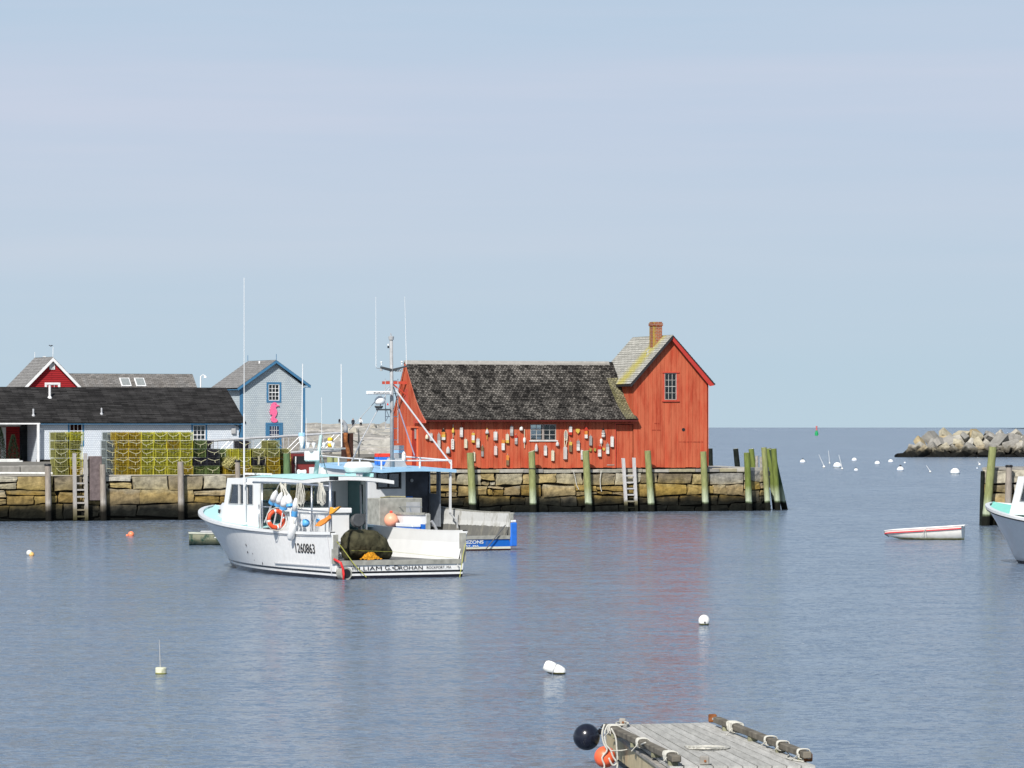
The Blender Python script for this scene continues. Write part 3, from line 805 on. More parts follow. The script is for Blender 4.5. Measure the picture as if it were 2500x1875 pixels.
    mt.bx(gw[0]-.09, gw[0]-.005, -.045, -.028, gw[2]-.03, gw[3]+.01); mt.bx(gw[1]+.005, gw[1]+.09, -.045, -.028, gw[2]-.03, gw[3]+.01); mt.build('window_trim', REDTRIM, f)
    mdk = MB(); mdk.bx(gw[0]-.5, gw[1]+.5, .6, .65, gw[2]-.8, gw[3]+.5); mdk.build('black_backdrop', BLACK, f)  # black sheet stands in for the unlit loft behind the panes
    # small marks: stove-pipe hole, old hatch outlines
    h = M.rv(1668, 1049, 0); mo = MB(); mo.lathe([(.085, -.045), (.085, -.02), (.06, -.02), (.055, 0)], 16, (h.x, 0, h.z), (0, 1, 0)); mo.build('pipe_hole', BLACK, root)
    mq = MB()
    for (x0, y0, x1) in ((1657, 1079, 1716), (1591, 1050, 1616), (1597, 1034, 1609)):
        p0, p1 = M.rv(x0, y0, 0), M.rv(x1, y0, 0)
        u = p0.x
        while u < p1.x-.05:
            wdt = rr.uniform(.1, .22); mq.bx(u, min(u+wdt, p1.x), -.043, -.036, p0.z-.012, p0.z+.012); u += wdt+.04
    mq.build('old_batten', mat('dark_red_batten', (.20, .02, .012), .8), root)
    # tall roof
    eaveov, fov = .28, .30
    sl = (pk-ev)/hw; zt = pk+.10
    eu = hw+eaveov
    for sgn, nm in ((-1, 'l'), (1, 'r')):
        m2 = MB(); nn = 19; rows = []
        for i in range(nn+1):
            f = i/nn; u = uc+sgn*eu*(1-f); z = zt-sl*eu*(1-f)
            pA, pB = (u, -fov, z), (u, D+.25, z)
            rows.append((pA, pB) if sgn > 0 else (pB, pA))
        # for the left side uv x runs from the back to the front
        courses(m2, rows)
        m2.build('tall_roof', ROOFT, root, fix=False)
    mk = MB()
    blk = mat('black_drip_edge', (.015, .013, .016), .7)
    for sgn in (-1, 1):
        e0 = (uc+sgn*eu, zt-sl*eu); e1 = (uc, zt)
        mk.prism([(e0[0], 0, e0[1]-.005), (e1[0], 0, e1[1]-.005), (e1[0], 0, e1[1]-(.16 if sgn < 0 else .05)), (e0[0]-sgn*.02, 0, e0[1]-(.16 if sgn < 0 else .05))], (0, -fov-.012, 0), (0, -fov+.02, 0))
    mk.bx(uc-eu-.01, uc-eu+.02, -fov+.02, D+.2, zt-sl*eu-.12, zt-sl*eu-.01)
    mk.build('roof_edge', blk, root)
    mg = MB(); e0 = (uc+eu-.03, zt-sl*eu); e1 = (uc, zt)
    mg.prism([(e0[0], 0, e0[1]-.055), (e1[0], 0, e1[1]-.055), (e1[0], 0, e1[1]-.29), (e0[0]-.24, 0, e0[1]-.10)], (0, -fov+.03, 0), (0, -fov+.06, 0))
    mg.build('rake_board', mat('bright_red_rake', (.42, .032, .022), .6, var=.08), root)
    for sgn in (-1, 1):
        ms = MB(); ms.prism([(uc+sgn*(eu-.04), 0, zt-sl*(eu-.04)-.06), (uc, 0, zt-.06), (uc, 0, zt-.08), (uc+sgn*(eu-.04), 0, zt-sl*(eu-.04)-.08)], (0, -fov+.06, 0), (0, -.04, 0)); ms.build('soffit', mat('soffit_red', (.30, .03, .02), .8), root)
    # chimney
    ch = MB(); cz0, cz1 = 7.7, M.rv(1601, 786, 1.3).z; cu = M.rv(1601, 800, 1.3).x; cw = .49
    for (p, q) in (((cu-cw/2, 1.05), (cu+cw/2, 1.05)), ((cu+cw/2, 1.05), (cu+cw/2, 1.55)), ((cu+cw/2, 1.55), (cu-cw/2, 1.55)), ((cu-cw/2, 1.55), (cu-cw/2, 1.05))):
        wd = math.hypot(q[0]-p[0], q[1]-p[1])
        ch.quad((p[0], p[1], cz0), (q[0], q[1], cz0), (q[0], q[1], cz1), (p[0], p[1], cz1), [(0, 0), (wd, 0), (wd, cz1-cz0), (0, cz1-cz0)])
        k = .035; 
    for p, q, dx, dy in (((cu-cw/2-.035, 1.015), (cu+cw/2+.035, 1.015), 0, 0), ((cu+cw/2+.035, 1.015), (cu+cw/2+.035, 1.585), 0, 0), ((cu+cw/2+.035, 1.585), (cu-cw/2-.035, 1.585), 0, 0), ((cu-cw/2-.035, 1.585), (cu-cw/2-.035, 1.015), 0, 0)):
        wd = math.hypot(q[0]-p[0], q[1]-p[1]); za, zb = cz1-.20, cz1-.07
        ch.quad((p[0], p[1], za), (q[0], q[1], za), (q[0], q[1], zb), (p[0], p[1], zb), [(0.3, .01), (.3+wd, .01), (.3+wd, .14), (.3, .14)])
    ch.quad((cu-cw/2-.035, 1.015, cz1-.2), (cu+cw/2+.035, 1.015, cz1-.2), (cu+cw/2+.035, 1.585, cz1-.2), (cu-cw/2-.035, 1.585, cz1-.2), [(0,0)]*4)
    ch.quad((cu-cw/2-.035, 1.015, cz1-.07), (cu+cw/2+.035, 1.015, cz1-.07), (cu+cw/2+.035, 1.585, cz1-.07), (cu-cw/2-.035, 1.585, cz1-.07), [(0,0)]*4)
    c_ = ch.build('chimney', BRICK, root, fix=False)
    mcp = MB(); mcp.bx(cu-cw/2+.02, cu+cw/2-.02, 1.07, 1.53, cz1-.07, cz1); mcp.build('mortar_cap', mat('chimney_mortar', (.5, .42, .38), .9, var=.2), c_)
    mfl = MB(); mfl.box((cu-cw/2-.16, 1.35, zt-sl*(uc-(cu-cw/2-.16))+.03), (.2, .14, .03), Matrix.Rotation(-math.atan(sl), 3, 'Y')); mfl.box((cu-cw/2-.30, 1.0, zt-sl*(uc-(cu-cw/2-.30))+.03), (.14, .12, .03), Matrix.Rotation(-math.atan(sl), 3, 'Y')); mfl.build('flashing', ALU, c_)
    return root, ZB
SH, ZB = shack()

# ------------------------------------------------------------------ buoys hung on the shack
BC = {'cream': (.72,.66,.50), 'white': (.78,.76,.72), 'grey': (.36,.34,.33), 'pale grey': (.58,.56,.54), 'yellow': (.72,.50,.10), 'brown': (.22,.16,.09),
      'pinkish white': (.74,.60,.56), 'red': (.55,.05,.03), 'orange': (.75,.28,.06), 'olive': (.40,.34,.08), 'black': (.02,.02,.02)}
BM = {k: mat('buoy_paint_'+k.replace(' ', '_'), tuple(.80*q for q in v), .75, var=.14, scale=12, bump=.003) for k, v in BC.items()}
# kind, cx, top y, bottom y, width (photo px), colours top to bottom, words
BL = [('board',1016.6,1047,1071,5,['grey'],'narrow weathered grey board buoy'),('bullet',1041.5,1060,1072,8,['cream'],'small cream bell shaped buoy'),
('board',1051.6,1058,1076,6,['pale grey'],'short pale grey board buoy'),('point',1070.6,1058,1092,6.5,['grey','pale grey'],'long two tone grey pointed buoy'),
('round',1081.7,1048,1074,7.5,['black','orange','yellow','white'],'round topped buoy painted orange, yellow and white'),('bullet',1092.8,1090,1107,10,['pale grey'],'fat pale grey bullet buoy'),
('board',1104,1072,1097,6.2,['white'],'white board buoy with a dark tip and dark dots'),('tear',1105.5,1044,1057,6.5,['yellow'],'yellow teardrop buoy on a stick'),
('board',1125.4,1044,1067,6.5,['pale grey','white','white','pale grey'],'white and grey board buoy'),('board',1136,1072,1093.5,6.5,['cream'],'plain cream board buoy'),
('board',1154.3,1057,1080.5,6.2,['yellow','white','white','yellow'],'white board buoy with yellow ends'),('board',1165.7,1071,1092.5,7,['pale grey','white','pale grey'],'grey and white blotched board buoy'),
('board',1176.9,1089,1114.5,5,['brown','grey'],'thin brown board buoy'),('bell',1188.3,1048,1059,9,['pale grey'],'grey bell buoy with a stick below'),
('board',1208.5,1054,1075,7.6,['white','white','pale grey'],'wide white board buoy'),('board',1209,1089,1111,6.6,['pinkish white'],'pinkish white board buoy'),
('board',1227.4,1074,1099,6.5,['orange','white','white'],'white board buoy with a notched yellowish top'),('board',1237.6,1060,1081.5,6.6,['cream','cream','yellow'],'cream board buoy with yellow foot'),
('board',1248,1040,1064,6.6,['grey','pale grey','grey'],'tall grey board buoy'),('board',1259,1062,1084.5,5.6,['red','pale grey','grey'],'grey board buoy with a red top'),
('bullet',1271.6,1040,1051,9,['white'],'small white pear shaped buoy'),('oval',1279.6,1068,1082,7,['white'],'white oval buoy on a long stick'),
('bullet',1308.5,1083,1102,8,['pale grey'],'grey pointed bullet buoy under the window'),('round',1238.5,1111,1136,5.5,['orange','brown'],'worn brown plank buoy low on the wall'),
('board',1156.6,1104,1126,5,['cream'],'cream board buoy half behind a green piling'),('board',1330.6,1088,1112,6.6,['pale grey','white'],'pale grey board buoy with whiter foot'),
('board',1348.5,1100,1125,6.4,['cream'],'cream board buoy hung low below the window'),('bullet',1360,1078,1089,8.5,['pale grey'],'squat grey bullet buoy by the window corner'),
('pulley',1380,1052,1074,7,['grey'],'oval wooden pulley block looped with pale rope'),('round',1378.8,1090,1121,7.6,['pale grey'],'long pale driftwood buoy'),
('board',1391.8,1041,1062,6.6,['pale grey','white','red'],'pale board buoy with a red foot'),('shield',1409.5,1047.5,1059,9,['yellow'],'yellow shield shaped float'),
('board',1392,1079,1103,6.2,['yellow','brown','brown'],'yellow topped brown board buoy'),('board',1410.7,1076,1100,6.6,['grey','pale grey','white'],'split grey and white board buoy'),
('point',1430,1043,1070,6.2,['red','orange','white'],'red, orange and white pointed buoy'),('board',1441,1064,1087.5,6.2,['grey'],'dull grey board buoy beside the red and white one'),
('bullet',1472,1045,1067.5,9,['black','grey','pale grey','pale grey'],'large grey bullet buoy with a dark tip'),('oval',1467,1071,1085,6.6,['white'],'white oval buoy on a short stick'),
('board',1462.7,1089,1114.5,7,['red','pinkish white','white'],'red, pink and white board buoy'),('block',1440.6,1094.5,1101.5,4.6,['olive'],'small olive wooden block'),
('block',1451.7,1094.5,1101.5,4.6,['olive'],'small olive wooden block'),('shield',1473.4,1093.5,1101,5.6,['yellow'],'small bright yellow float'),
('board',1482.4,1083.5,1108,6.6,['grey','pale grey','white'],'pale board buoy with a grey top near the door'),('board',1493.3,1066,1091,6.6,['white'],'white board buoy nearest the door'),
('board',1419.9,1099,1122,5,['white','pale grey'],'white board buoy peeping out behind a green piling')]
BL.sort(key=lambda q: q[1])
seenl = {}
for i, (kind, cx, ty, by, w, cols, words) in enumerate(BL):
    on_gable = cx < 1037
    vf = -.045
    if on_gable:
        P = M.ru(cx, (ty+by)/2, -4.46-.05); zt_, zb_ = M.ru(cx, ty, -4.51).z, M.ru(cx, by, -4.51).z
        loc = M.w(-4.51, P.y, zb_); rz = M.a - math.pi/2; W = w/47.0
    else:
        P = M.rv(cx, (ty+by)/2, vf); zt_, zb_ = M.rv(cx, ty, vf).z, M.rv(cx, by, vf).z
        loc = M.w(P.x, vf, zb_); rz = M.a; W = w/49.0
    h = zt_-zb_
    nth = i+1
    place = ' at the left end of the wall' if cx < 1075 else (' left of the window' if cx < 1294 else (' under the window' if cx < 1358 else ' right of the window'))
    lab = words if any(k in words for k in ('window', 'door', 'piling')) else words + place
    nm = 'wooden_block' if kind == 'block' else ('pulley_block' if kind == 'pulley' else 'lobster_buoy')
    if kind == 'block': lab = 'small olive wooden block, %s of the two low on the red wall' % ('left' if cx < 1446 else 'right')
    root = empty(nm, loc, rz, lab, 'pulley' if kind == 'pulley' else ('block' if kind == 'block' else 'buoy'), 'buoys hung on the red shack' if kind not in ('block', 'pulley') else None)
    k = len(cols); tilt = R.uniform(-.04, .04)
    T = W*.8
    if kind in ('board', 'point', 'block', 'round'):
        for j, c in enumerate(cols[::-1]):
            z0, z1 = h*j/k, h*(j+1)/k
            mb = MB()
            if j == k-1 and kind == 'point': mb.prism([(-W/2, 0, z0), (W/2, 0, z0), (W/2, 0, z1-W*.5), (W*.12, 0, z1), (-W*.12, 0, z1), (-W/2, 0, z1-W*.5)], (0, -T, 0), (0, 0, 0))
            elif j == k-1 and kind == 'round': mb.prism([(-W/2, 0, z0), (W/2, 0, z0), (W/2, 0, z1-W*.45), (W*.3, 0, z1-W*.12), (0, 0, z1), (-W*.3, 0, z1-W*.12), (-W/2, 0, z1-W*.45)], (0, -T, 0), (0, 0, 0))
            else: mb.bx(-W/2, W/2, -T, 0, z0, z1)
            mb.build('band' if k > 1 else 'body', BM[c], root)
        if kind != 'block' :
            mb = MB(); mb.tube([(0, -T*.4, h-.01), (.01, -T*.3, h+.07)], .012, 5); mb.build('hanging_cord', WOODG, root)
    elif kind in ('bullet', 'tear', 'bell', 'oval'):
        r = W/2
        prof = {'bullet': [(r*.9, 0), (r, .05*h), (r, .4*h), (r*.8, .68*h), (r*.42, .9*h), (r*.12, h)], 'tear': [(r*.85, 0), (r, .1*h), (r*.95, .45*h), (r*.5, .8*h), (r*.25, h)],
                'bell': [(r, 0), (r, .3*h), (r*.6, .75*h), (r*.3, h)], 'oval': [(r*.3, 0), (r*.8, .12*h), (r, .35*h), (r, .7*h), (r*.75, .93*h), (r*.2, h)]}[kind]
        if k == 1:
            mb = MB(); mb.lathe(prof, 14, (0, -r*.7, 0)); mb.build('body', BM[cols[0]], root, smooth=True)
        else:
            for j in range(k):
                c = cols[::-1][j]; sub = [q for q in prof if h*j/k-1e-6 <= q[1] <= h*(j+1)/k+1e-6]
                def rad(z):
                    for a, b in zip(prof[:-1], prof[1:]):
                        if a[1] <= z <= b[1]: return a[0]+(b[0]-a[0])*(z-a[1])/max(1e-6, b[1]-a[1])
                    return prof[-1][0]
                mb = MB(); mb.lathe([(rad(h*j/k), h*j/k)] + [q for q in sub if h*j/k < q[1] < h*(j+1)/k] + [(rad(h*(j+1)/k), h*(j+1)/k)], 14, (0, -r*.7, 0)); mb.build('band', BM[c], root, smooth=True)
        if kind != 'bullet':
            up = {'tear': .15, 'bell': .06, 'oval': .40 if w > 6.8 else .03}[kind]; dn = {'tear': .22, 'bell': .27, 'oval': .24 if w > 6.8 else .14}[kind]
            mb = MB(); mb.tube([(0, -r*.7, -dn), (0, -r*.7, h+up)], .017, 6); mb.build('stick', BM['cream'] if kind != 'bell' else BM['yellow'], root)
    elif kind == 'shield':
        mb = MB(); mb.prism([(-W/2, 0, h), (-W/2, 0, h*.45), (0, 0, 0), (W/2, 0, h*.45), (W/2, 0, h), (0, 0, h*1.05)], (0, -T*.6, 0), (0, 0, 0)); mb.build('body', BM[cols[0]], root)
    elif kind == 'pulley':
        mb = MB(); r = W/2
        mb.prism([(r*math.cos(a), 0, h/2+(h/2)*math.sin(a)) for a in [2*math.pi*q/14 for q in range(14)]], (0, -.09, 0), (0, 0, 0)); mb.build('block', BM['grey'], root)
        mb = MB(); mb.tube([(r*1.1*math.cos(a), -.10, h/2+(h/2+.03)*math.sin(a)) for a in [2*math.pi*q/16 for q in range(17)]] + [(.06, -.09, -.05), (-.02, -.09, -.35)], .02, 6); mb.tube([(-r, -.1, h*.4), (-r*1.1, -.1, -.75)], .022, 6); mb.build('rope', BM['cream'], root)
for e in [o for o in C.objects if o.get('label', '').startswith('white board buoy with a dark tip')]:
    mb = MB()
    for z in (.1, .2, .3, .42): mb.lathe([(.02, 0), (.02, .006)], 8, (0, -.112, z), (0, 1, 0))
    mb.build('dark_dots', BM['black'], e)

# ------------------------------------------------------------------ pilings and ladders
def pile_mat(name, cols, wet=(.010,.011,.008)):
    return island_mat(name, cols, .85, zstops=[(0, wet, 1), (.36, wet, 1), (.44, (.10,.13,.08), .9), (.50, (.46,.52,.40), .8), (.95, (.42,.48,.34), .55), (1.3, (.4,.45,.3), 0)], bump=.012, bscale=10, speck=.38, wnoise=.14, grain=(4, 4, .8), sscale=3)
PGREEN = pile_mat('green_algae_piling', [(.27,.30,.13), (.24,.27,.10), (.30,.33,.17), (.26,.28,.12)])
PGREEN2 = pile_mat('mossy_piling', [(.17,.22,.06), (.20,.25,.08), (.15,.19,.05)])
PGREY = island_mat('old_grey_piling', [(.36,.32,.27), (.40,.36,.31), (.33,.29,.25)], .9, zstops=[(0, (.010,.010,.008), 1), (.38, (.012,.011,.009), 1), (.62, (.09,.08,.06), .85), (.85, (.42,.40,.37), .6), (1.3, (.3,.28,.26), 0)], bump=.015, bscale=9, speck=.4, wnoise=.16, grain=(5, 5, .7), sscale=3)
PDARK = mat('dark_wet_piling', (.012, .016, .014), .9, var=.4, bump=.01)
PTOP = mat('cut_piling_top', (.42, .42, .30), .9, var=.2)
def piling(fr, v, top, bot, wpx, m, label, zt=None, topslant=0.0, cap=None, s=50.0, group='pilings along the fishing shack wharf', vtop=None):
    a = fr.rv(top[0], top[1], v if vtop is None else vtop); b = fr.rv(bot[0], bot[1], v)
    base = Vector((b.x, v, 0)); tp = Vector((a.x, v if vtop is None else vtop, a.z))
    root = femp(fr, 'piling', label, 'piling', group, base.x, base.y, 0)
    d = tp-base; r = wpx/2.0/s
    mb = MB(); pts = []; rs = []
    for i in range(9):
        f = i/8.0
        pts.append(Vector((0, 0, 0))+d*f+Vector((0, 0, -.5*(1-f) if i == 0 else 0))); rs.append(r*(1.06-.08*f+R.uniform(-.025, .025)))
    pts[0] = -d.normalized()*.5
    n = 14
    mb.tube(pts, rs, n, cap=True)
    if topslant:
        for k in range(n):
            p = mb.v[8*n+k]; p.z += (p.x-pts[-1].x)/r*topslant
    o = mb.build('shaft', m, root); auto_smooth(o, 40)
    if cap:
        mc = MB(); mc.lathe([(r*1.15, -.02), (r*1.2, .03), (r*1.0, .07)], 12, d); mc.build('cap', BLACK, root)
    else:
        mc = MB(); base0 = len(mc.v)
        for k in range(n): mc.v.append(Vector(mb.v[8*n+k])+Vector((0, 0, .004)))
        mc.face(list(range(n)))
        mc.build('cut_top', PTOP, root, fix=False)
    return root
PL = [((1148,1105.5),(1155,1249),17.5,'pale green piling nearest the boats on the shack wharf',.0),
      ((1298,1102),(1302,1250),16.5,'green piling with a slanted top left of the shack window',.055),
      ((1430,1100.5),(1438,1250),17,'green piling between the shack window and the ladder',.01),
      ((1581,1100.5),(1591,1250),16,'green piling just right of the wharf ladder',0),
      ((1717,1102.5),(1723,1248),16,'green piling at the right corner of the shack',0)]
for i, (t, b, w, lab, sl) in enumerate(PL):
    pr = piling(M, VW-.32, t, b, w, PGREEN, lab, topslant=sl)
    if i == 1:
        mb = MB(); a = M.rv(1299, 1144, VW-.32); off = Vector((a.x, VW-.32, a.z))-Vector((M.rv(1302, 1250, VW-.32).x, VW-.32, 0))
        mb.tube([(off.x+.185*math.cos(q*math.pi/6), .185*math.sin(q*math.pi/6), off.z+.01*math.sin(q)) for q in range(13)], .02, 6); mb.build('rope_turn', BLACK, pr)
piling(M, VW-.30, (1823.5,1105), (1829,1247), 15.5, PGREEN2, 'yellow green piling at the turn of the wharf head')
piling(M, VW+.35, (1865,1092.5), (1875,1246), 14, PGREEN, 'tall pale green piling on the wharf head corner')
piling(M, VW+.75, (1889,1095.5), (1899,1244), 14, PGREEN2, 'green leaning piling in front of the dark one at the wharf tip')
piling(M, VW+1.9, (1884,1097), (1916,1243), 14.5, pile_mat('dark_green_piling', [(.06,.10,.05), (.05,.085,.045)]), 'dark leaning piling at the very tip of the wharf')
piling(M, VW+3.4, (1876,1095), (1893,1240), 14, PGREEN2, 'mossy leaning piling seen between the corner pilings')
for (t, b, w, m, lab, v) in (((1733,1095),(1737,1200),13.5,PDARK,'dark upright piling behind the right corner of the shack',11.6), ((1796,1095.5),(1810,1220),13.5,PDARK,'black leaning piling alone on the far side of the wharf',12.0),
                          ((1834,1096),(1850,1220),13.5,PGREEN2,'mossy piling with a dark top on the far side of the wharf',10.0)):
    piling(M, v, t, b, w, m, lab, s=47)
ob = femp(M, 'bollard_post', 'pair of short grey timber posts behind the wharf head pilings', 'post', None, M.rv(1851, 1138, 7.5).x, 7.5, 2.1)
for i, (dx, hh) in enumerate(((-.07, .58), (.17, .53))):
    mb = MB(); mb.tube([(dx, 0, -.1), (dx+.0, 0, hh)], .085, 10); mb.build('post', WOODG, ob)
def ladder(fr, v, lt, lb, rt, rb, rungs, m, label, w=.13, s=50):
    P = [fr.rv(q[0], q[1], v) for q in (lt, lb, rt, rb)]
    root = femp(fr, 'ladder', label, 'ladder', None, P[1].x, v, 0)
    o0 = P[1].x
    lt_, lb_, rt_, rb_ = [Vector((p.x-o0, 0, p.z)) for p in P]
    lb_.z = rb_.z = -.25
    for a, b in ((lt_, lb_), (rt_, rb_)):
        mb = MB(); mb.prism([(a.x-w/2, 0, a.z), (a.x+w/2, 0, a.z), (b.x+w/2, 0, b.z), (b.x-w/2, 0, b.z)], (0, -.06, 0), (0, .06, 0)); mb.build('rail', m, root, bevel=.008)
    for py in rungs:
        z = fr.rv(lt[0], py, v).z
        f = (z-lb_.z)/(lt_.z-lb_.z)
        xa = lb_.x+(lt_.x-lb_.x)*f; xb = rb_.x+(rt_.x-rb_.x)*f
        mb = MB(); mb.bx(xa+w/2-.0, xb-w/2, -.035, .05, z-.035, z+.035); mb.build('rung', m, root)
    return root
LADM = island_mat('pale_weathered_ladder', [(.50,.49,.49), (.46,.45,.45), (.53,.52,.52)], .85, zstops=[(0, (.012,.013,.008), 1), (.3, (.012,.013,.008), 1), (.48, (.16,.14,.06), .9), (.7, (.5,.5,.5), .2), (1, (.5,.5,.5), 0)], bump=.006, speck=.3, wnoise=.15, grain=(4, 4, .6))
ladder(M, VW-.28, (1521.5,1119), (1530,1253), (1547.5,1118), (1554,1253), (1161.5,1178,1193,1208,1224,1239), LADM, 'pale wooden ladder down the wharf in front of the shack door', w=.125)
LADM2 = island_mat('pale_weathered_ladder_left', [(.44,.42,.40), (.40,.38,.36)], .85, zstops=[(0, (.02,.02,.008), 1), (.15, (.06,.055,.02), .95), (.5, (.17,.14,.07), .8), (.9, (.45,.42,.4), .1), (1, (.5,.5,.5), 0)], bump=.006, speck=.3, wnoise=.15, grain=(4, 4, .6))
ladder(L, -.28, (181.5,1107), (183.5,1271), (208.5,1107), (211,1271), (1180,1196,1213,1228,1245,1261), LADM2, 'weathered ladder fixed to the left quay', w=.13)
for (t, b, w, lab) in (((116.5,1136),(119,1269),14.5,'grey piling left of the quay ladder with a dark worn top'), ((250.5,1134),(253.5,1267),14.5,'grey piling right of the quay ladder'), ((440.5,1127),(443,1267),15,'grey piling below the dark lobster traps'), ((580,1127),(582,1262),12.5,'grey piling behind the bow of the white lobster boat')):
    piling(L, -.30, t, b, w, PGREY, lab, s=54, cap=True if '582' in str(b) or t[0] == 116.5 else None, group='grey pilings along the left quay')
piling(L, 1.0, (699.5,1107), (702,1262), 16.5, pile_mat('plain_green_piling', [(.13,.22,.11), (.12,.20,.10)]), 'plain green piling behind the white boat roof', s=53, group='grey pilings along the left quay')
mb = MB(); a = L.rv(212.5, 1113.5, .3); b = L.rv(242, 1113.5, .3)
mb.bx(0, b.x-a.x, 0, .35, .9, a.z); g = mb.build('granite_post', mat('dark_grey_granite', (.15, .12, .12), .9, var=.25, bump=.02), None, bevel=.02)
g.location = L.w(a.x, -.22); g.rotation_euler = (0, 0, L.a); tag(g, 'upright dark granite slab beside the quay ladder', 'granite post')
# rope ends hanging down the stones
for k, (pts, lab) in enumerate(([( (1399,1148),(1404,1165),(1408,1185),(1413,1195)), 'pale rope hanging down the wharf stones between two green pilings'], [((1468,1150),(1465,1170),(1466,1190),(1469,1200)), 'short pale rope hanging on the wharf left of the ladder'])):
    mb = MB(); P = [M.rv(x, y, VW-.16) for x, y in pts]; mb.tube([(p.x-P[0].x, 0, p.z-P[0].z) for p in P], .02, 6)
    o = mb.build('rope', WHITE_ROPE, None); o.location = M.w(P[0].x, VW-.16, P[0].z); o.rotation_euler = (0, 0, M.a); tag(o, lab, 'rope')

# ------------------------------------------------------------------ lobster traps
def trap_proto(wire, net, rope):
    W, Dp, H = .565, .95, .375
    r = empty('lobster_trap')
    mb = MB(); t = .0068
    def bar(a, b): mb.box([(a[i]+b[i])/2 for i in range(3)], [abs(a[i]-b[i])+t for i in range(3)])
    nx, nz, ny = 8, 5, 8
    for y in (-Dp/2, Dp/2):
        for i in range(nx+1): x = -W/2+W*i/nx; bar((x, y, 0), (x, y, H))
        for k in range(nz+1): z = H*k/nz; bar((-W/2, y, z), (W/2, y, z))
    for x in (-W/2, W/2):
        for i in range(1, ny): y = -Dp/2+Dp*i/ny; bar((x, y, 0), (x, y, H))
        for k in range(nz+1): z = H*k/nz; bar((x, -Dp/2, z), (x, Dp/2, z))
    for i in range(1, ny): y = -Dp/2+Dp*i/ny; bar((-W/2, y, H), (W/2, y, H)); bar((-W/2, y, 0), (W/2, y, 0))
    for i in range(1, nx): x = -W/2+W*i/nx; bar((x, -Dp/2, H), (x, Dp/2, H))
    t = .016
    for x in (-W/2, W/2):
        for y in (-Dp/2, Dp/2): bar((x, y, 0), (x, y, H))
    mb.build('wire_cage', wire, r)
    m2 = MB()      # inner partition and sagging twine head
    m2.bx(-W/2+.02, W/2-.02, -.12, -.11, .01, H-.02); m2.bx(-W/2+.02, -W/2+.03, -.1, Dp/2-.03, .02, H-.03); m2.bx(W/2-.03, W/2-.02, -.1, Dp/2-.03, .02, H-.03)
    m2.grid([[(-W/2+.02+(W-.04)*i/6, -Dp/2+.05+.35*j/4, .10+.16*(abs(i-3)/3.0)**2+.02*j) for i in range(7)] for j in range(5)])
    for q in range(7):
        x, z = R.uniform(-W*.4, W*.4), R.uniform(.05, H*.9); m2.tube([(x, -Dp/2+.03, z), (x+R.uniform(-.12, .12), -Dp/2+.05, z+R.uniform(-.1, .05)), (x+R.uniform(-.15, .15), -Dp/2+.04, max(.02, z-R.uniform(.05, .2)))], R.uniform(.01, .022), 4)
    m2.build('netting', net, r)
    m3 = MB(); s = R.uniform(-.07, .07); hk = R.uniform(.38, .66); ha, hb_ = R.uniform(.7, .9), R.uniform(.7, .9)
    m3.tube([(-W/2+.01, -Dp/2-.015, H*ha), (-W*.25+s*.5, -Dp/2-.02, H*(hk+.10+R.uniform(-.05, .05))), (0+s, -Dp/2-.03, H*hk), (W*.25+s*.5, -Dp/2-.02, H*(hk+.10+R.uniform(-.05, .05))), (W/2-.01, -Dp/2-.015, H*hb_)], .010, 5)
    m3.tube([(s, -Dp/2-.03, H*hk), (s+R.uniform(-.05, .05), -Dp/2-.02, H*(hk-R.uniform(.15, .4)))], .010, 5)
    m3.build('bridle_rope', rope, r)
    return r
def wiremat(n, c, c2=None): return mat(n, c, .5, var=.2, scale=3)
TW = {'yellow': (wiremat('yellow_wire', (.60, .56, .05)), mat('green_twine', (.085, .095, .012), .9, var=.3, scale=12)),
      'amber': (wiremat('amber_wire', (.52, .38, .025)), mat('amber_twine', (.10, .06, .008), .9, var=.3, scale=12)),
      'weedy': (wiremat('weedy_wire', (.36, .35, .09)), mat('weedy_twine', (.08, .085, .035), .9, var=.35, scale=12)),
      'green': (wiremat('green_wire', (.17, .24, .07)), mat('dull_green_twine', (.03, .04, .015), .9, var=.35, scale=12)),
      'black': (wiremat('black_wire', (.035, .035, .05)), mat('dark_twine', (.02, .018, .02), .9, var=.35, scale=12)),
      'greyish': (wiremat('grey_wire', (.25, .30, .30)), mat('grey_twine', (.09, .10, .10), .9, var=.3, scale=12))}
PROTO = {}
TWINES = [TWINE, mat('dull_twine', (.40, .37, .20), .9, var=.2), mat('green_brown_twine', (.26, .26, .12), .9, var=.2)]
TRN = 0
def put_trap(color, u, v, z, label, rz=0.0):
    global TRN
    key = (color, R.randrange(4))
    if key not in PROTO:
        o = PROTO[key] = trap_proto(TW[color][0], TW[color][1], TWINES[key[1] % 3])
    else:
        o = copy_tree(PROTO[key])
    p = L.w(u, v, z)
    o.location = p; o.rotation_euler = (0, 0, L.a+rz)
    tag(o, label, 'lobster trap', 'lobster traps stacked on the quay')
    TRN += 1
    return o
ZT = 2.035
def trap_column(px0, vc, colors, stack, colname, gap=.385, jit=.022, u=None):
    """colours bottom to top"""
    uc = L.rv(px0, 1158, vc-.5).x if u is None else u
    n = len(colors)
    for k, c in enumerate(colors):
        if c is None: continue
        fromtop = n-1-k
        lab = '%s lobster trap, %s from the top in the %s column of the %s' % (c, ORD[fromtop], colname, stack)
        if fromtop == 0: lab = '%s lobster trap on top of the %s column of the %s' % (c if c != 'amber' else 'amber yellow', colname, stack)
        put_trap(c, uc+R.uniform(-jit, jit), vc+R.uniform(-.07, .07), ZT+gap*k, lab, R.uniform(-.05, .05))
ls = 'small left stack'
trap_column(150.5, .95, ['weedy', 'weedy', 'weedy', 'weedy', 'weedy'], ls, 'left'); trap_column(186, .95, ['amber', 'yellow', 'yellow', 'weedy', 'yellow'], ls, 'right')
bs = 'big yellow stack'
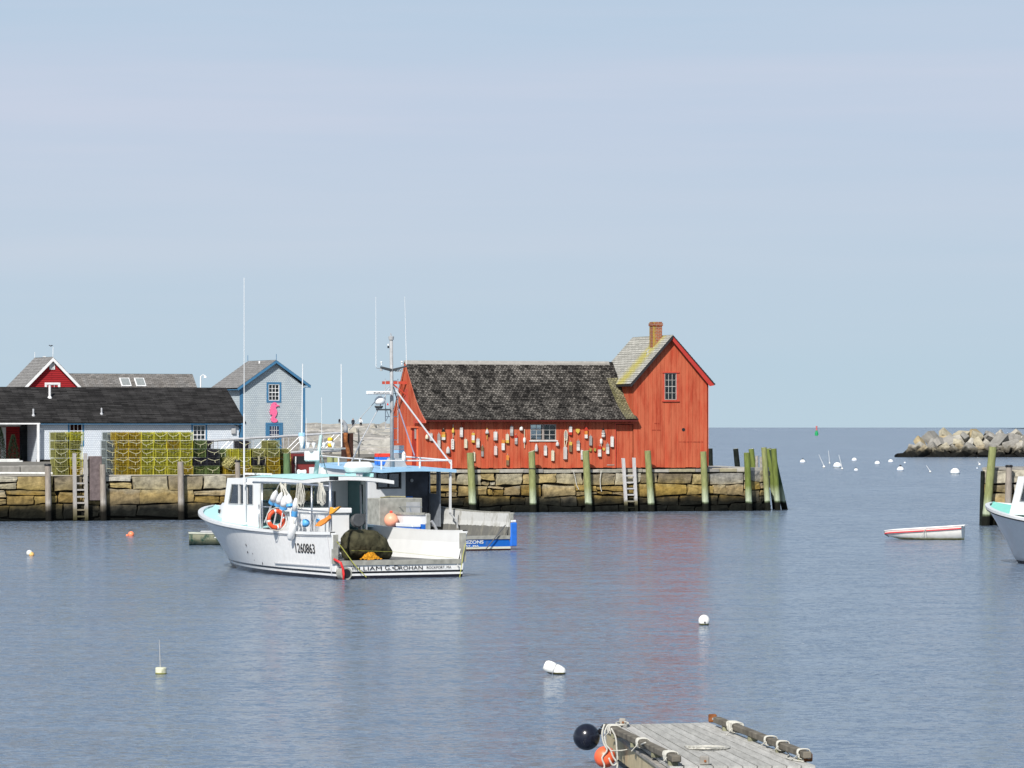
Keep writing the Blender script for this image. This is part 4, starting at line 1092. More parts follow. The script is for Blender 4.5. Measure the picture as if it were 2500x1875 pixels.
for i, (px, cl) in enumerate(((297, ['amber']*5), (329, ['amber']*5), (360.5, ['yellow']*5), (392.5, ['yellow']*5), (424, ['yellow', 'yellow', 'yellow', 'amber', 'yellow']), (456, ['amber', 'yellow', 'yellow', 'yellow', 'yellow']))):
    trap_column(px, 1.0, cl, bs, ORD[i])
# turned grey traps at the left end of the big stack
for k in range(5):
    put_trap('greyish', L.rv(277, 1158, 1.9).x-.05, 2.2, ZT+.385*k, 'plain grey lobster trap, %s up at the back left of the big yellow stack' % ORD[k], .0)
for k in range(4):
    put_trap('greyish', L.rv(268, 1158, 1.3).x-.02, 1.25, ZT+.385*k, 'grey weedy lobster trap, %s up at the left edge of the big yellow stack' % ORD[k], .02)
dsn = 'dark stack'
trap_column(488, 1.3, ['green', 'black', 'green', 'green'], dsn, 'left'); trap_column(507, 2.3, ['black', 'black', 'black', 'black'], dsn, 'back middle')
trap_column(521, 1.3, ['green', 'black', 'black'], dsn, 'middle'); trap_column(540, 1.9, ['green', 'green', 'green'], dsn, 'right')
ps = 'jumbled pile'
trap_column(566, 1.3, ['amber', 'weedy'], ps, 'first', jit=.04); trap_column(598, 1.2, ['amber', 'yellow', 'yellow', 'black'], ps, 'second', jit=.03)
trap_column(577, 2.2, ['amber', 'weedy', 'yellow'], ps, 'back', jit=.03)
trap_column(633, 1.3, ['weedy', 'black', 'weedy'], ps, 'third', jit=.03); trap_column(668, 1.3, ['amber', 'amber', 'weedy', 'weedy'], ps, 'fourth', jit=.03)
trap_column(694, 2.0, ['weedy', 'amber', 'weedy'], ps, 'last', jit=.03); trap_column(643, 2.3, ['weedy', 'weedy', 'weedy'], ps, 'rear', jit=.03)
# heaps of line on the pile
def line_heap(c, rx, rz, n, m, seed, dr=.011, hang=0):
    rr = random.Random(seed); mb = MB()
    for i in range(n):
        a = rr.uniform(0, 6.28); pts = []
        cx, cz, r0 = rr.uniform(-rx, rx)*.6, abs(rr.gauss(0, .5))*rz, rr.uniform(.3, 1)*rx*.6
        for k in range(9):
            a += rr.uniform(.5, 1.0); pts.append((c[0]+cx+math.cos(a)*r0, c[1]+rr.uniform(-.12, .12)+math.sin(a)*.15, c[2]+cz+math.sin(a*1.3)*rz*.35))
        mb.tube(pts, dr, 4, cap=False)
    for i in range(hang):
        x = c[0]+rr.uniform(-rx, rx)*.6; mb.tube([(x, c[1]-.5, c[2]), (x+.02, c[1]-.53, c[2]-.18), (x-.01, c[1]-.52, c[2]-.38)], dr, 4, cap=False)
    return mb
h1 = line_heap((0, 0, 0), .32, .35, 40, TWINE, 3, hang=0)
o = h1.build('rope_heap', mat('pale_yellow_line', (.50, .46, .20), .9, var=.2), None); o.location = L.w(L.rv(560, 1130, .9).x, .75, 2.42); o.rotation_euler = (0, 0, L.a); tag(o, 'tangled heap of pale yellow line on the traps behind the boat', 'rope')
h1 = line_heap((0, 0, 0), .30, .18, 34, TWINE, 5, hang=4)
o = h1.build('rope_heap', mat('grey_line', (.40, .37, .26), .9, var=.2), None); o.location = L.w(L.rv(634, 1110, .9).x, 1.1, 2.85); o.rotation_euler = (0, 0, L.a); tag(o, 'tangled heap of grey line hanging over a black trap', 'rope')

# ------------------------------------------------------------------ left buildings
SHW = shingle_mat('pale_blue_white_shingles', (.68, .73, .78), (.62, .67, .73), (.38, .42, .49), .14, .115, patch=(.85, .88, .92), patchamt=.5, msize=.008, bump=.006)
SHB = shingle_mat('pale_grey_blue_shingles', (.48, .54, .57), (.43, .49, .53), (.25, .29, .32), .15, .125, patch=(.85, .88, .92), patchamt=.5, msize=.008, bump=.006)
SHR = shingle_mat('red_clapboards', (.36, .025, .03), (.30, .02, .025), (.10, .01, .012), 9.0, .15, msize=.012, bump=.01)
RFB = shingle_mat('black_asphalt_shingles', (.018, .017, .017), (.052, .050, .050), (.010, .010, .010), .9, .15, patch=(.5, .5, .5), patchamt=.7, msize=.010)
RFG = shingle_mat('grey_asphalt_shingles', (.15, .145, .14), (.25, .24, .23), (.08, .08, .08), .35, .15, patch=(.8, .75, .7), patchamt=.6, msize=.012)
RFL = shingle_mat('light_grey_shingles', (.20, .195, .19), (.27, .265, .26), (.12, .12, .12), .35, .15, msize=.012)
BTRIM = mat('blue_trim_paint', (.045, .16, .30), .6, var=.12, scale=3)
WTRIM = mat('white_trim_paint', (.74, .75, .76), .6, var=.08, scale=3)
BLANKG = mat('dim_window_inside', (.03, .035, .045), .9, var=.3)
CURT = mat('net_curtain', (.16, .17, .18), .9, var=.3, scale=5)
def wallq(mb, p0, p1, z0, z1, holes=()):
    """vertical shingled wall between plan points with window holes given as (s0,s1,z0,z1) along it, uv in metres"""
    p0, p1 = Vector((p0[0], p0[1], 0)), Vector((p1[0], p1[1], 0)); Lw = (p1-p0).length; d = (p1-p0)/Lw
    ss = sorted(set([0, Lw]+[h[0] for h in holes]+[h[1] for h in holes])); zs = sorted(set([z0, z1]+[h[2] for h in holes]+[h[3] for h in holes]))
    for a, b in zip(ss[:-1], ss[1:]):
        for c, e in zip(zs[:-1], zs[1:]):
            if any(h[0]-1e-6 <= a and b <= h[1]+1e-6 and h[2]-1e-6 <= c and e <= h[3]+1e-6 for h in holes): continue
            A, B = p0+d*a, p0+d*b
            mb.quad((A.x, A.y, c), (B.x, B.y, c), (B.x, B.y, e), (A.x, A.y, e), [(a, c), (b, c), (b, e), (a, e)])
def gablef(mb, u0, u1, v, z0, zp, uc=None):
    uc = (u0+u1)/2 if uc is None else uc; n = len(mb.v)
    mb.v += [Vector((u0, v, z0)), Vector((u1, v, z0)), Vector((uc, v, zp))]; mb.face((n, n+1, n+2), [(u0, z0), (u1, z0), (uc, zp)])
S = Frame(-32.3, 255, 21)
def shed():
    root = femp(S, 'low_shed', 'long low white shingled shed with a black roof behind the traps', 'shed')
    f = lambda x, y: S.rv(x, y, 0)
    u0 = f(92, 1060).x; u1 = f(588, 1060).x; ul = f(-60, 1060).x; D = 8.0; zb = 2.0; ze = 4.62
    zr = S.rv(300, 946, 4.0).z
    w1 = (f(170, 0).x, f(201, 0).x, f(0, 1086).z, f(0, 1034).z); w2 = (f(471, 0).x, f(501.5, 0).x, f(0, 1086).z, f(0, 1038).z)
    mb = MB(); hs = [(w1[0]-u0, w1[1]-u0, w1[2], w1[3]), (w2[0]-u0, w2[1]-u0, w2[2], w2[3])]
    wallq(mb, (u0, 0), (u1, 0), zb, ze-.03, hs); wallq(mb, (u1, 0), (u1, D), zb, ze-.03); wallq(mb, (u1, D), (ul, D), zb, ze-.03); wallq(mb, (u0, 2.6), (u0, 0), zb, ze-.03)
    n = len(mb.v); mb.v += [Vector((u1, 0, ze-.03)), Vector((u1, D, ze-.03)), Vector((u1, D/2, zr-.12))]; mb.face((n, n+1, n+2), [(0, 0), (D, 0), (D/2, 3)])
    mb.build('shingled_wall', SHW, root, fix=False)
    mf = MB(); mf.bx(u0-.02, u1+.02, -.05, .3, zb, zb+.14); mf.build('footing', STONEBACK, root)
    for w in (w1, w2):
        wn = window_unit(root, *w, 0.02, 3, 3 if w is w1 else 4, WTRIM, BTRIM, mull=.03, fw=.045, trim=.11, sash=2)
        mc = MB(); mc.bx(w[0], w[1], .45, .46, w[2], w[3]-.5); mc.build('curtain', CURT, wn)
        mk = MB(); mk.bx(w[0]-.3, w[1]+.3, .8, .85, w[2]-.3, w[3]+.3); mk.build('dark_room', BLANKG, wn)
    mr = MB(); n = 18; ov = .35; sl = (zr-ze)/(D/2)
    ua, ub = ul, u1+.25
    courses(mr, [((ua, -ov+(D/2+ov)*i/n, ze-ov*sl+(zr-ze+ov*sl)*i/n), (ub, -ov+(D/2+ov)*i/n, ze-ov*sl+(zr-ze+ov*sl)*i/n)) for i in range(n+1)])
    courses(mr, [((ub, D+ov-(D/2+ov)*i/n, ze-ov*sl+(zr-ze+ov*sl)*i/n), (ua, D+ov-(D/2+ov)*i/n, ze-ov*sl+(zr-ze+ov*sl)*i/n)) for i in range(n+1)])
    rf = mr.build('roof', RFB, root, fix=False)
    mrk = MB(); mrk.prism([(0, -ov, ze-ov*sl-.01), (0, D/2, zr-.01), (0, D/2, zr-.13), (0, -ov, ze-ov*sl-.13)], (ub-.02, 0, 0), (ub+.0, 0, 0)); mrk.build('rake_edge', BLACK, rf)
    mg = MB(); mg.bx(ul, u0+.05, -ov-.10, -ov-.01, ze-ov*sl-.10, ze-ov*sl-.01); mg.build('gutter', WTRIM, rf)
    mg = MB(); mg.bx(u0+.1, ub, -ov+.02, -.0, ze-ov*sl-.10, ze-ov*sl-.06); mg.build('eave_board', BTRIM, rf)
    for (px, y0, y1, r, m, hh) in ((121.5, 948, 972, .075, WTRIM, .8), (81.5, 1000, 1016, .06, ALU, .45), (248, 1000, 1012, .055, ALU, .4)):
        vv = 4.0*(1-(y1-946)/80.0); q = S.rv(px, y1, max(.2, vv))
        mp = MB(); mp.lathe([(r*2.0, -.05), (r*1.8, .06), (r, .12), (r, hh), (r*.9, hh+.01)], 12, (q.x, q.y, q.z)); mp.build('vent_pipe', m, rf, smooth=False)
    # corner boards
    mc = MB(); mc.bx(u0-.02, u0+.12, -.04, -.005, zb, ze-.05); mc.bx(u1-.14, u1+.02, -.04, -.005, zb, ze-.05); mc.build('corner_board', BTRIM, root)
    mp = MB(); q = f(89, 1100); mp.bx(q.x-.07, q.x+.07, -.5, -.36, zb-.0, ze-.2); mp.build('white_post', WTRIM, root)
    # sagging wire along the eave
    mw = MB(); 
    for (xa, xb, sag) in ((258, 420, 5), (420, 560, 4)):
        pts = []
        for k in range(13):
            t = k/12.0; p = f(xa+(xb-xa)*t, 1027+sag*4*t*(1-t)); pts.append((p.x, -.30, p.z))
        mw.tube(pts, .014, 5)
    mw.build('slack_wire', BLACK, root)
    mw = MB(); mw.tube([(f(x, y).x, -.06, f(x, y).z) for x, y in ((563,1030),(570,1036),(580,1040),(588,1046),(583,1060),(586,1075))], .025, 5); mw.tube([(f(x, y).x, -.06, f(x, y).z) for x, y in ((575,1030),(584,1034),(590,1040))], .025, 5); mw.build('cable_loop', BLACK, root)
    mbx = MB(); p = f(569, 1052); mbx.bx(p.x-.13, p.x+.13, -.14, -.02, p.z-.17, p.z+.17); mbx.build('meter_box', GREYP, root)
    # passage with a red wall at the far left
    g = lambda x, y, v: S.rv(x, y, v)
    mq = MB(); ur = g(48, 1060, 2.6).x
    wallq(mq, (ul, 2.6), (ur, 2.6), zb, f(0, 1041).z); mq.build('red_wall', SHR, root, fix=False)
    mq = MB(); mq.bx(ul, ur+.02, 2.45, 2.6, g(0, 1041, 2.5).z, g(0, 1030, 2.5).z); q0 = g(0, 1060, 2.55); q1 = g(14, 1060, 2.55); mq.bx(q0.x-.8, q1.x, 2.5, 2.59, zb, g(0, 1043, 2.5).z); mq.build('white_beam', WTRIM, root)
    mq = MB(); wallq(mq, (ur, 2.6), (ur, 7.5), zb, ze); wallq(mq, (ur, 7.5), (u0, 7.5), zb, ze); mq.build('passage_wall', NAVY, root, fix=False)
    mq = MB(); mq.bx(ul, u0, .0, 7.5, ze-.06, ze-.02); mq.build('passage_ceiling', BLACKIN, root)
shed()
def shrub(px, py, h, w, lab):
    rr = random.Random(int(px*7)); p = S.rv(px, py, -.4)
    root = femp(S, 'conifer_shrub', lab, 'shrub', None, p.x, -.4, 2.0)
    mb = MB()
    for i in range(1500):
        t = rr.random()**.8; z = h*t; rad = w*.5*(1-t)**.65*(.6+.5*rr.random())+.02; a = rr.uniform(0, 6.28)
        c = Vector((math.cos(a)*rad, math.sin(a)*rad, z)); d = Vector((math.cos(a)*.5, math.sin(a)*.5, .9)).normalized(); s = d.cross(Vector((rr.gauss(0, 1), rr.gauss(0, 1), rr.gauss(0, 1)))).normalized()
        n = len(mb.v); ln = rr.uniform(.07, .14); mb.v += [c-s*.02, c+s*.02, c+d*ln]; mb.face((n, n+1, n+2))
    mb.build('foliage', mat('dark_conifer', (.018, .03, .016), .9, var=.5, scale=9), root, fix=False)
    mt = MB(); mt.tube([(0, 0, 0), (0, 0, h*.7)], [.04, .015], 6); mt.build('stem', RUSTD, root)
shrub(0, 1120, 2.1, .85, 'taller dark conifer bush at the left edge of the picture'); shrub(32, 1120, 1.65, .8, 'shorter dark conifer bush in front of the red wall')
mbx = MB(); mbx.bx(-1.3, 1.0, -.25, .25, .0, .10); mbx.bx(-1.0, .8, -.2, .2, .1, .2); o = mbx.build('stacked_planks', WHITE_OLD, None, bevel=.02); q = S.rv(15, 1130, -2.5); o.location = S.w(q.x, -2.5, 2.0); o.rotation_euler = (0, 0, S.a); tag(o, 'low pale stack of planks on the ground before the dark passage', 'planks')

HB = Frame(-18.05, 272, 24)
def blue_house():
    root = femp(HB, 'gabled_house', 'tall grey blue shingled house with blue trim and a pink seahorse on its gable', 'house')
    f = lambda x, y: HB.rv(x, y, 0)
    u0, u1 = f(588, 1000).x, f(744, 1000).x; uc = f(671, 1000).x; zb = 2.0
    ze = f(588, 944).z; zp = f(671, 880).z - .12; D = 4.9
    w1 = (f(655.5, 0).x, f(682, 0).x, f(0, 976).z, f(0, 935).z); d1 = (f(653, 0).x, f(685, 0).x, f(0, 1112).z, f(0, 1036).z)
    mb = MB(); hs = [(w1[0]-u0, w1[1]-u0, w1[2], w1[3])]
    h_ = hs[0]; hs = [(h_[0], h_[1], h_[2], ze)]; wallq(mb, (u0, 0), (u1, 0), zb, ze, hs)
    zw = w1[3]; uu = lambda z, sg: uc+sg*abs((u0 if sg < 0 else u1)-uc)*(zp-z)/(zp-ze)
    for (A, B_, C_, D_) in (((u0, ze), (w1[0], ze), (w1[0], zw), (uu(zw, -1), zw)), ((w1[1], ze), (u1, ze), (uu(zw, 1), zw), (w1[1], zw))): mb.quad(*[(q[0], 0, q[1]) for q in (A, B_, C_, D_)], [(q[0]-u0, q[1]) for q in (A, B_, C_, D_)])
    n = len(mb.v); mb.v += [Vector((uu(zw, -1), 0, zw)), Vector((uu(zw, 1), 0, zw)), Vector((uc, 0, zp))]; mb.face((n, n+1, n+2), [(uu(zw, -1)-u0, zw), (uu(zw, 1)-u0, zw), (uc-u0, zp)])
    wallq(mb, (u0, D), (u0, 0), zb, ze); wallq(mb, (u1, 0), (u1, D), zb, ze); wallq(mb, (u1, D), (u0, D), zb, ze); gablef(mb, u0, u1, D, ze, zp, uc)
    mb.build('shingled_wall', SHB, root, fix=False)
    sl = (zp-ze)/(uc-u0); ov = .28; eo = .33
    for sg, ue in ((-1, u0), (1, u1)):
        mr = MB(); n = 14; hw = abs(ue-uc)+eo; rows = []
        for i in range(n+1):
            fr_ = i/n; u = uc+sg*hw*(1-fr_); z = zp+.14-sl*hw*(1-fr_)
            a, b = (u, -ov, z), (u, D+ov, z); rows.append((a, b) if sg > 0 else (b, a))
        courses(mr, rows); rf = mr.build('roof', RFL, root, fix=False)
        mt = MB(); e0 = (uc+sg*hw, zp+.14-sl*hw); e1 = (uc, zp+.14)
        mt.prism([(e0[0], 0, e0[1]-.01), (e1[0], 0, e1[1]-.01), (e1[0], 0, e1[1]-.20), (e0[0]-sg*.03, 0, e0[1]-.18)], (0, -ov-.02, 0), (0, -ov+.04, 0))
        mt.bx(min(uc+sg*hw, uc+sg*(hw-.3)), max(uc+sg*hw, uc+sg*(hw-.3)), -ov+.04, D+ov, e0[1]-.14, e0[1]-.09); mt.build('rake_trim', BTRIM, root)
    mc = MB(); mc.bx(u0-.02, u0+.13, -.04, -.004, zb, ze-.05); mc.bx(u1-.13, u1+.02, -.04, -.004, zb, ze-.05); mc.bx(u0-.04, u0-.004, -.04, .12, zb, ze-.05); mc.build('corner_board', BTRIM, root)
    wn = window_unit(root, *w1, .02, 3, 4, WTRIM, BTRIM, mull=.03, fw=.04, trim=.14, sash=2)
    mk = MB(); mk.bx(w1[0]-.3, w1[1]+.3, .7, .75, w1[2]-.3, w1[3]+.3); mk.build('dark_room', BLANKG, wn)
    mk = MB(); mk.bx(w1[0]+.1, w1[1]-.1, .35, .36, w1[2], w1[2]+.5); mk.build('red_chair', mat('dim_red_cloth', (.12, .03, .04), .9), wn)
    dn = MB(); dn.bx(d1[0]-.14, d1[0], -.05, -.003, d1[2], d1[3]+.12); dn.bx(d1[1], d1[1]+.14, -.05, -.003, d1[2], d1[3]+.12); dn.bx(d1[0], d1[1], -.05, -.003, d1[3], d1[3]+.12)
    dn.bx(d1[0]+.01, d1[1]-.01, -.035, -.004, d1[2], d1[3]-.01); do = dn.build('door', BTRIM, root)
    dw = MB(); dw.bx(d1[0]+.14, d1[1]-.14, -.045, -.036, d1[3]-.95, d1[3]-.12); pn = dw.build('door_window', mat('blue_black_glass', (.02, .03, .07), .15), do)
    db = MB()
    for i in range(1, 4): u = d1[0]+.14+(d1[1]-d1[0]-.28)*i/4; db.bx(u-.012, u+.012, -.054, -.046, d1[3]-.95, d1[3]-.12)
    for k in range(1, 3): z = d1[3]-.95+.83*k/3; db.bx(d1[0]+.14, d1[1]-.14, -.060, -.0545, z-.012, z+.012)
    db.build('glazing_bars', WTRIM, pn)
    mv = MB(); q = HB.rv(633.5, 890, 2.2); mv.tube([(q.x, 2.2, HB.rv(633.5, 897, 2.2).z-.3), (q.x, 2.2, HB.rv(633.5, 881, 2.2).z)], .06, 8); mv.build('vent_pipe', WTRIM, root)
    for v in (-ov, D+ov): mv = MB(); mv.tube([(uc, v, zp), (uc, v, zp+.14+.40)], .02, 5); mv.build('ridge_spike', BTRIM, root)
    return root
blue_house()
# pink seahorse: flat cut-out board fixed under the upper window
def seahorse():
    P = [(742,572),(757,575),(762,588),(770,594),(783,598),(783,606),(766,606),(757,612),(752,620),(760,636),(765,655),(762,672),(755,690),(744,702),(750,712),(764,716),(768,730),(762,742),(746,747),(728,746),(714,735),(708,716),(716,700),(724,688),(716,676),(708,682),(702,672),(706,662),(697,655),(706,645),(700,634),(708,624),(706,610),(713,600),(710,588),(722,584),(728,576)]
    pts = [HB.rv(460+x/3.53, 820+y/3.53, -.06) for x, y in P]
    mb = MB(); c = pts[10]
    from mathutils.geometry import tessellate_polygon
    poly = [Vector((p.x-c.x, 0, p.z-c.z)) for p in pts]
    n = len(poly); mb.v = [p.copy() for p in poly]+[p+Vector((0, .05, 0)) for p in poly]
    for tri in tessellate_polygon([poly]): mb.face(tri); mb.face([i+n for i in tri][::-1])
    for i in range(n): j = (i+1) % n; mb.face((i, j, n+j, n+i))
    o = mb.build('seahorse_sign', mat('pink_paint', (.80, .14, .30), .6, var=.12, scale=9), None); o.location = HB.w(c.x, -.085, c.z); o.rotation_euler = (0, 0, HB.a); tag(o, 'pink seahorse cut-out hung on the blue gabled house', 'sign')
    e = MB(); 
    for (x, y) in ((752, 590),): p = HB.rv(460+x/3.53, 820+y/3.53, -.07); e.lathe([(.03, 0), (.03, .012)], 8, (p.x-c.x, -.012, p.z-c.z), (0, 1, 0))
    for k, (x, y) in enumerate(((738, 730), (742, 724), (748, 730), (742, 737))):
        pass
    e.build('eye', mat('deep_pink', (.35, .02, .08), .7), o)
seahorse()
G3 = Frame(-33.7, 300, 24)
def red_gable():
    root = femp(G3, 'red_house', 'red clapboard house end with white rake boards rising over the black roof', 'house')
    f = lambda x, y: G3.rv(x, y, 0)
    uc = f(127, 0).x; zp = f(127, 874).z; sl = abs((f(60, 943).z-zp)/(f(60, 943).x-uc)); hw = 3.2; ze = zp-sl*hw; D = 4.3
    mb = MB(); wallq(mb, (uc-hw, 0), (uc+hw, 0), 2.0, ze); gablef(mb, uc-hw, uc+hw, 0, ze, zp-.1, uc); wallq(mb, (uc-hw, D), (uc-hw, 0), 2.0, ze); wallq(mb, (uc+hw, 0), (uc+hw, D), 2, ze); wallq(mb, (uc+hw, D), (uc-hw, D), 2, ze); gablef(mb, uc-hw, uc+hw, D, ze, zp-.1, uc)
    mb.build('clapboard_wall', SHR, root, fix=False)
    for sg in (-1, 1):
        mr = MB(); n = 16; h2 = hw+.3; rows = []
        for i in range(n+1):
            u = uc+sg*h2*(1-i/n); z = zp+.06-sl*h2*(1-i/n); a, b = (u, -.25, z), (u, D, z); rows.append((a, b) if sg > 0 else (b, a))
        courses(mr, rows); mr.build('roof', RFL, root, fix=False)
        mt = MB(); mt.prism([(uc+sg*h2, 0, zp+.03-sl*h2), (uc, 0, zp+.03), (uc, 0, zp-.24), (uc+sg*h2, 0, zp-.24-sl*h2)], (0, -.29, 0), (0, -.22, 0)); mt.build('rake_board', WTRIM, root)
    v0, v1 = f(120.5, 902), f(133.5, 885.5)
    mv = MB(); mv.bx(v0.x, v1.x, -.06, -.01, v0.z, v1.z); vn = mv.build('gable_vent', WTRIM, root)
    mv = MB()
    for k in range(4): z = v0.z+.09+(v1.z-v0.z-.18)*k/3; mv.bx(v0.x+.08, v1.x-.08, -.075, -.061, z-.02, z+.02)
    mv.build('louvre', GREYP, vn)
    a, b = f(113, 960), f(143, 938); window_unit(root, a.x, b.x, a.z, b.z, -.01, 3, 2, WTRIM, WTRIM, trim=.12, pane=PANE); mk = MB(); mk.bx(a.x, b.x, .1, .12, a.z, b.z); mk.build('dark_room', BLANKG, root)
    mc = MB(); q = G3.rv(108, 880, 2.2); mc.bx(q.x-.09, q.x+.09, 2.1, 2.28, G3.rv(0, 886, 2.2).z, G3.rv(0, 869, 2.2).z); mc.build('vent_pipe', WTRIM, root)
    mc = MB(); mc.tube([(uc, -.2, zp), (uc+.02, -.2, zp+.8)], .02, 5); mc.tube([(uc, D-.1, zp), (uc, D-.1, zp+.5)], .02, 5); mc.build('ridge_rod', WTRIM, root)
red_gable()
G4 = Frame(-31.0, 312, 22)
def grey_roof_house():
    root = femp(G4, 'grey_roofed_house', 'grey brown roofed house with two skylights behind the long black roof', 'house')
    f = lambda x, y, v=2.6: G4.rv(x, y, v)
    u0 = f(150, 0).x; u1 = f(470, 0).x; zr = f(320, 913).z; D = 5.2; dz = 2.3; ze = zr-dz
    mr = MB(); n = 14
    courses(mr, [((u0, 2.6*i/n, ze+dz*i/n), (u1, 2.6*i/n, ze+dz*i/n)) for i in range(n+1)]); courses(mr, [((u1, D-2.6*i/n, ze+dz*i/n), (u0, D-2.6*i/n, ze+dz*i/n)) for i in range(n+1)]); rf = mr.build('roof', RFG, root, fix=False)
    mb = MB(); wallq(mb, (u0, .2), (u1-.1, .2), 2, ze+.1); wallq(mb, (u1-.1, .2), (u1-.1, D-.2), 2, ze+.1); n0 = len(mb.v); mb.v += [Vector((u1-.1, .2, ze+.1)), Vector((u1-.1, D-.2, ze+.1)), Vector((u1-.1, 2.6, zr-.1))]; mb.face((n0, n0+1, n0+2), [(0, 0), (1, 0), (.5, 1)]); mb.build('wall', SHW, root, fix=False)
    th = math.atan(dz/2.6)
    for (xa, xb) in ((294, 318), (330, 354)):
        v = 1.8; a, b = f(xa, 937, v), f(xb, 937, v); c = ((a.x+b.x)/2, v, ze+dz*v/2.6+.06); w = b.x-a.x
        ms = MB(); ms.box(c, (w, .95, .09), Matrix.Rotation(th, 3, 'X')); s = ms.build('skylight', WTRIM, rf)
        ms = MB(); ms.box((c[0], c[1]-.04, c[2]+.055), (w-.14, .78, .012), Matrix.Rotation(th, 3, 'X')); ms.build('skylight_glass', mat('skylight_blind', (.24, .26, .26), .2), s)
grey_roof_house()
o = empty('street_lamp', tuple(atY(490, 1120, 285)), 0, 'slim white lamp pole standing between the shed roof and the blue house', 'street lamp'); h = (1120-919)*285/F
mb = MB(); mb.tube([(0, 0, 0), (0, 0, h)], .05, 8); mb.build('pole', WTRIM, o); mb = MB(); mb.tube([(0, 0, h), (.15, 0, h+.12), (.30, 0, h+.04)], .035, 6); mb.lathe([(.12, -.10), (.06, .0), (.02, .03)], 10, (.32, 0, h+.02)); mb.build('lamp_head', WTRIM, o)
# plank fence right of the blue house
o = femp(HB, 'plank_fence', 'weathered grey plank fence panel beside the blue house', 'fence', None, HB.rv(688, 1060, -2).x, -2, 2.0)
w = HB.rv(732, 1060, -2).x-HB.rv(688, 1060, -2).x; hh = HB.rv(700, 1064, -2).z-2.0
for i in range(9): mb = MB(); mb.bx(i*w/9+.01, (i+1)*w/9-.01, 0, .03, 0.0, hh+R.uniform(-.03, .03)); mb.build('plank', WOODG, o)
mb = MB(); mb.bx(0, w, .03, .08, hh*.25, hh*.32); mb.bx(0, w, .03, .08, hh*.8, hh*.87); mb.build('rail', WOODG, o)
# aluminium gangway truss lying above the traps
def gangway():
    vq = 3.2; a, b = L.rv(488, 1078, vq), L.rv(833, 1057, vq); rt = femp(L, 'gangway', 'long aluminium gangway with crossed side braces raised above the traps', 'gangway', None, a.x, vq, 0)
    ln = b.x-a.x
    for dv in (0, .8):
        mb = MB(); mb.tube([(0, dv, a.z), (ln, dv, b.z)], .055, 6); mb.build('handrail', ALU, rt)
        mb = MB(); mb.tube([(0, dv, a.z-.75), (ln, dv, b.z-.78)], .05, 6); mb.build('bottom_chord', ALU, rt)
        n = 8; mb = MB()
        for i in range(n):
            x0, x1 = ln*i/n, ln*(i+1)/n; z0, z1 = a.z+(b.z-a.z)*i/n, a.z+(b.z-a.z)*(i+1)/n
            mb.tube([(x0, dv, z0), (x0, dv, z0-.76)], .018, 5); mb.tube([(x0, dv, z0-.76) if i % 2 else (x0, dv, z0), (x1, dv, z1) if i % 2 else (x1, dv, z1-.76)], .016, 5)
        mb.build('braces', ALU, rt)
    mb = MB(); mb.prism([(0, 0, a.z-.80), (ln, 0, b.z-.83), (ln, 0, b.z-.86), (0, 0, a.z-.83)], (0, .03, 0), (0, .77, 0)); mb.build('walkway', ALU, rt)
gangway()
o = femp(L, 'steel_bin', 'dark red open steel bin on the quay behind the boats', 'steel bin', None, L.rv(729, 1150, 2.5).x, 2.9, 2.03)
mb = MB(); mb.bx(-.85, .85, -.5, -.45, 0, .92); mb.bx(-.85, .85, .45, .5, 0, .92); mb.bx(-.85, -.8, -.45, .45, 0, .92); mb.bx(.8, .85, -.45, .45, 0, .92); mb.bx(-.8, .8, -.45, .45, 0, .05); mb.build('body', DRED, o)
mb = MB(); mb.bx(-.3, .8, -.53, -.505, .45, .80); mb.build('dark_opening', BLACK, o)
mb = MB(); mb.tube([(-.25, -.7, 0), (-.2, -.62, .78)], .03, 6); mb.build('white_pole', ALUW, o)
for (px, lab) in ((806, 'short green mooring post left of the rusty exhaust'), (822, 'short green mooring post just behind the rusty exhaust')):
    o = femp(L, 'mooring_post', lab, 'post', 'green posts behind the boats', L.rv(px, 1130, 2.0).x, 2.0, 2.03); mb = MB(); mb.tube([(0, 0, 0), (0, 0, .8)], .15, 12); mb.build('shaft', PGREEN, o)
o = femp(L, 'float_buoy', 'yellow and white float hanging from the gangway rail', 'float', None, L.rv(806, 1078, 3.1).x, 3.1, L.rv(806, 1092, 3.1).z)
for nm, m, z0, z1 in (('lower_band', YELP, 0, .17), ('middle_band', WHITE, .17, .29), ('upper_band', YELP, .29, .45)):
    mb = MB(); mb.lathe([(.07 if z0 == 0 else .11, z0), (.12, z0+.05), (.12, z1-.04), (.11 if z1 < .4 else .07, z1)], 12); mb.build(nm, m, o, smooth=True)
mb = MB(); mb.tube([(0, 0, .44), (0, 0, .68)], .012, 5); mb.build('cord', WHITE_ROPE, o)

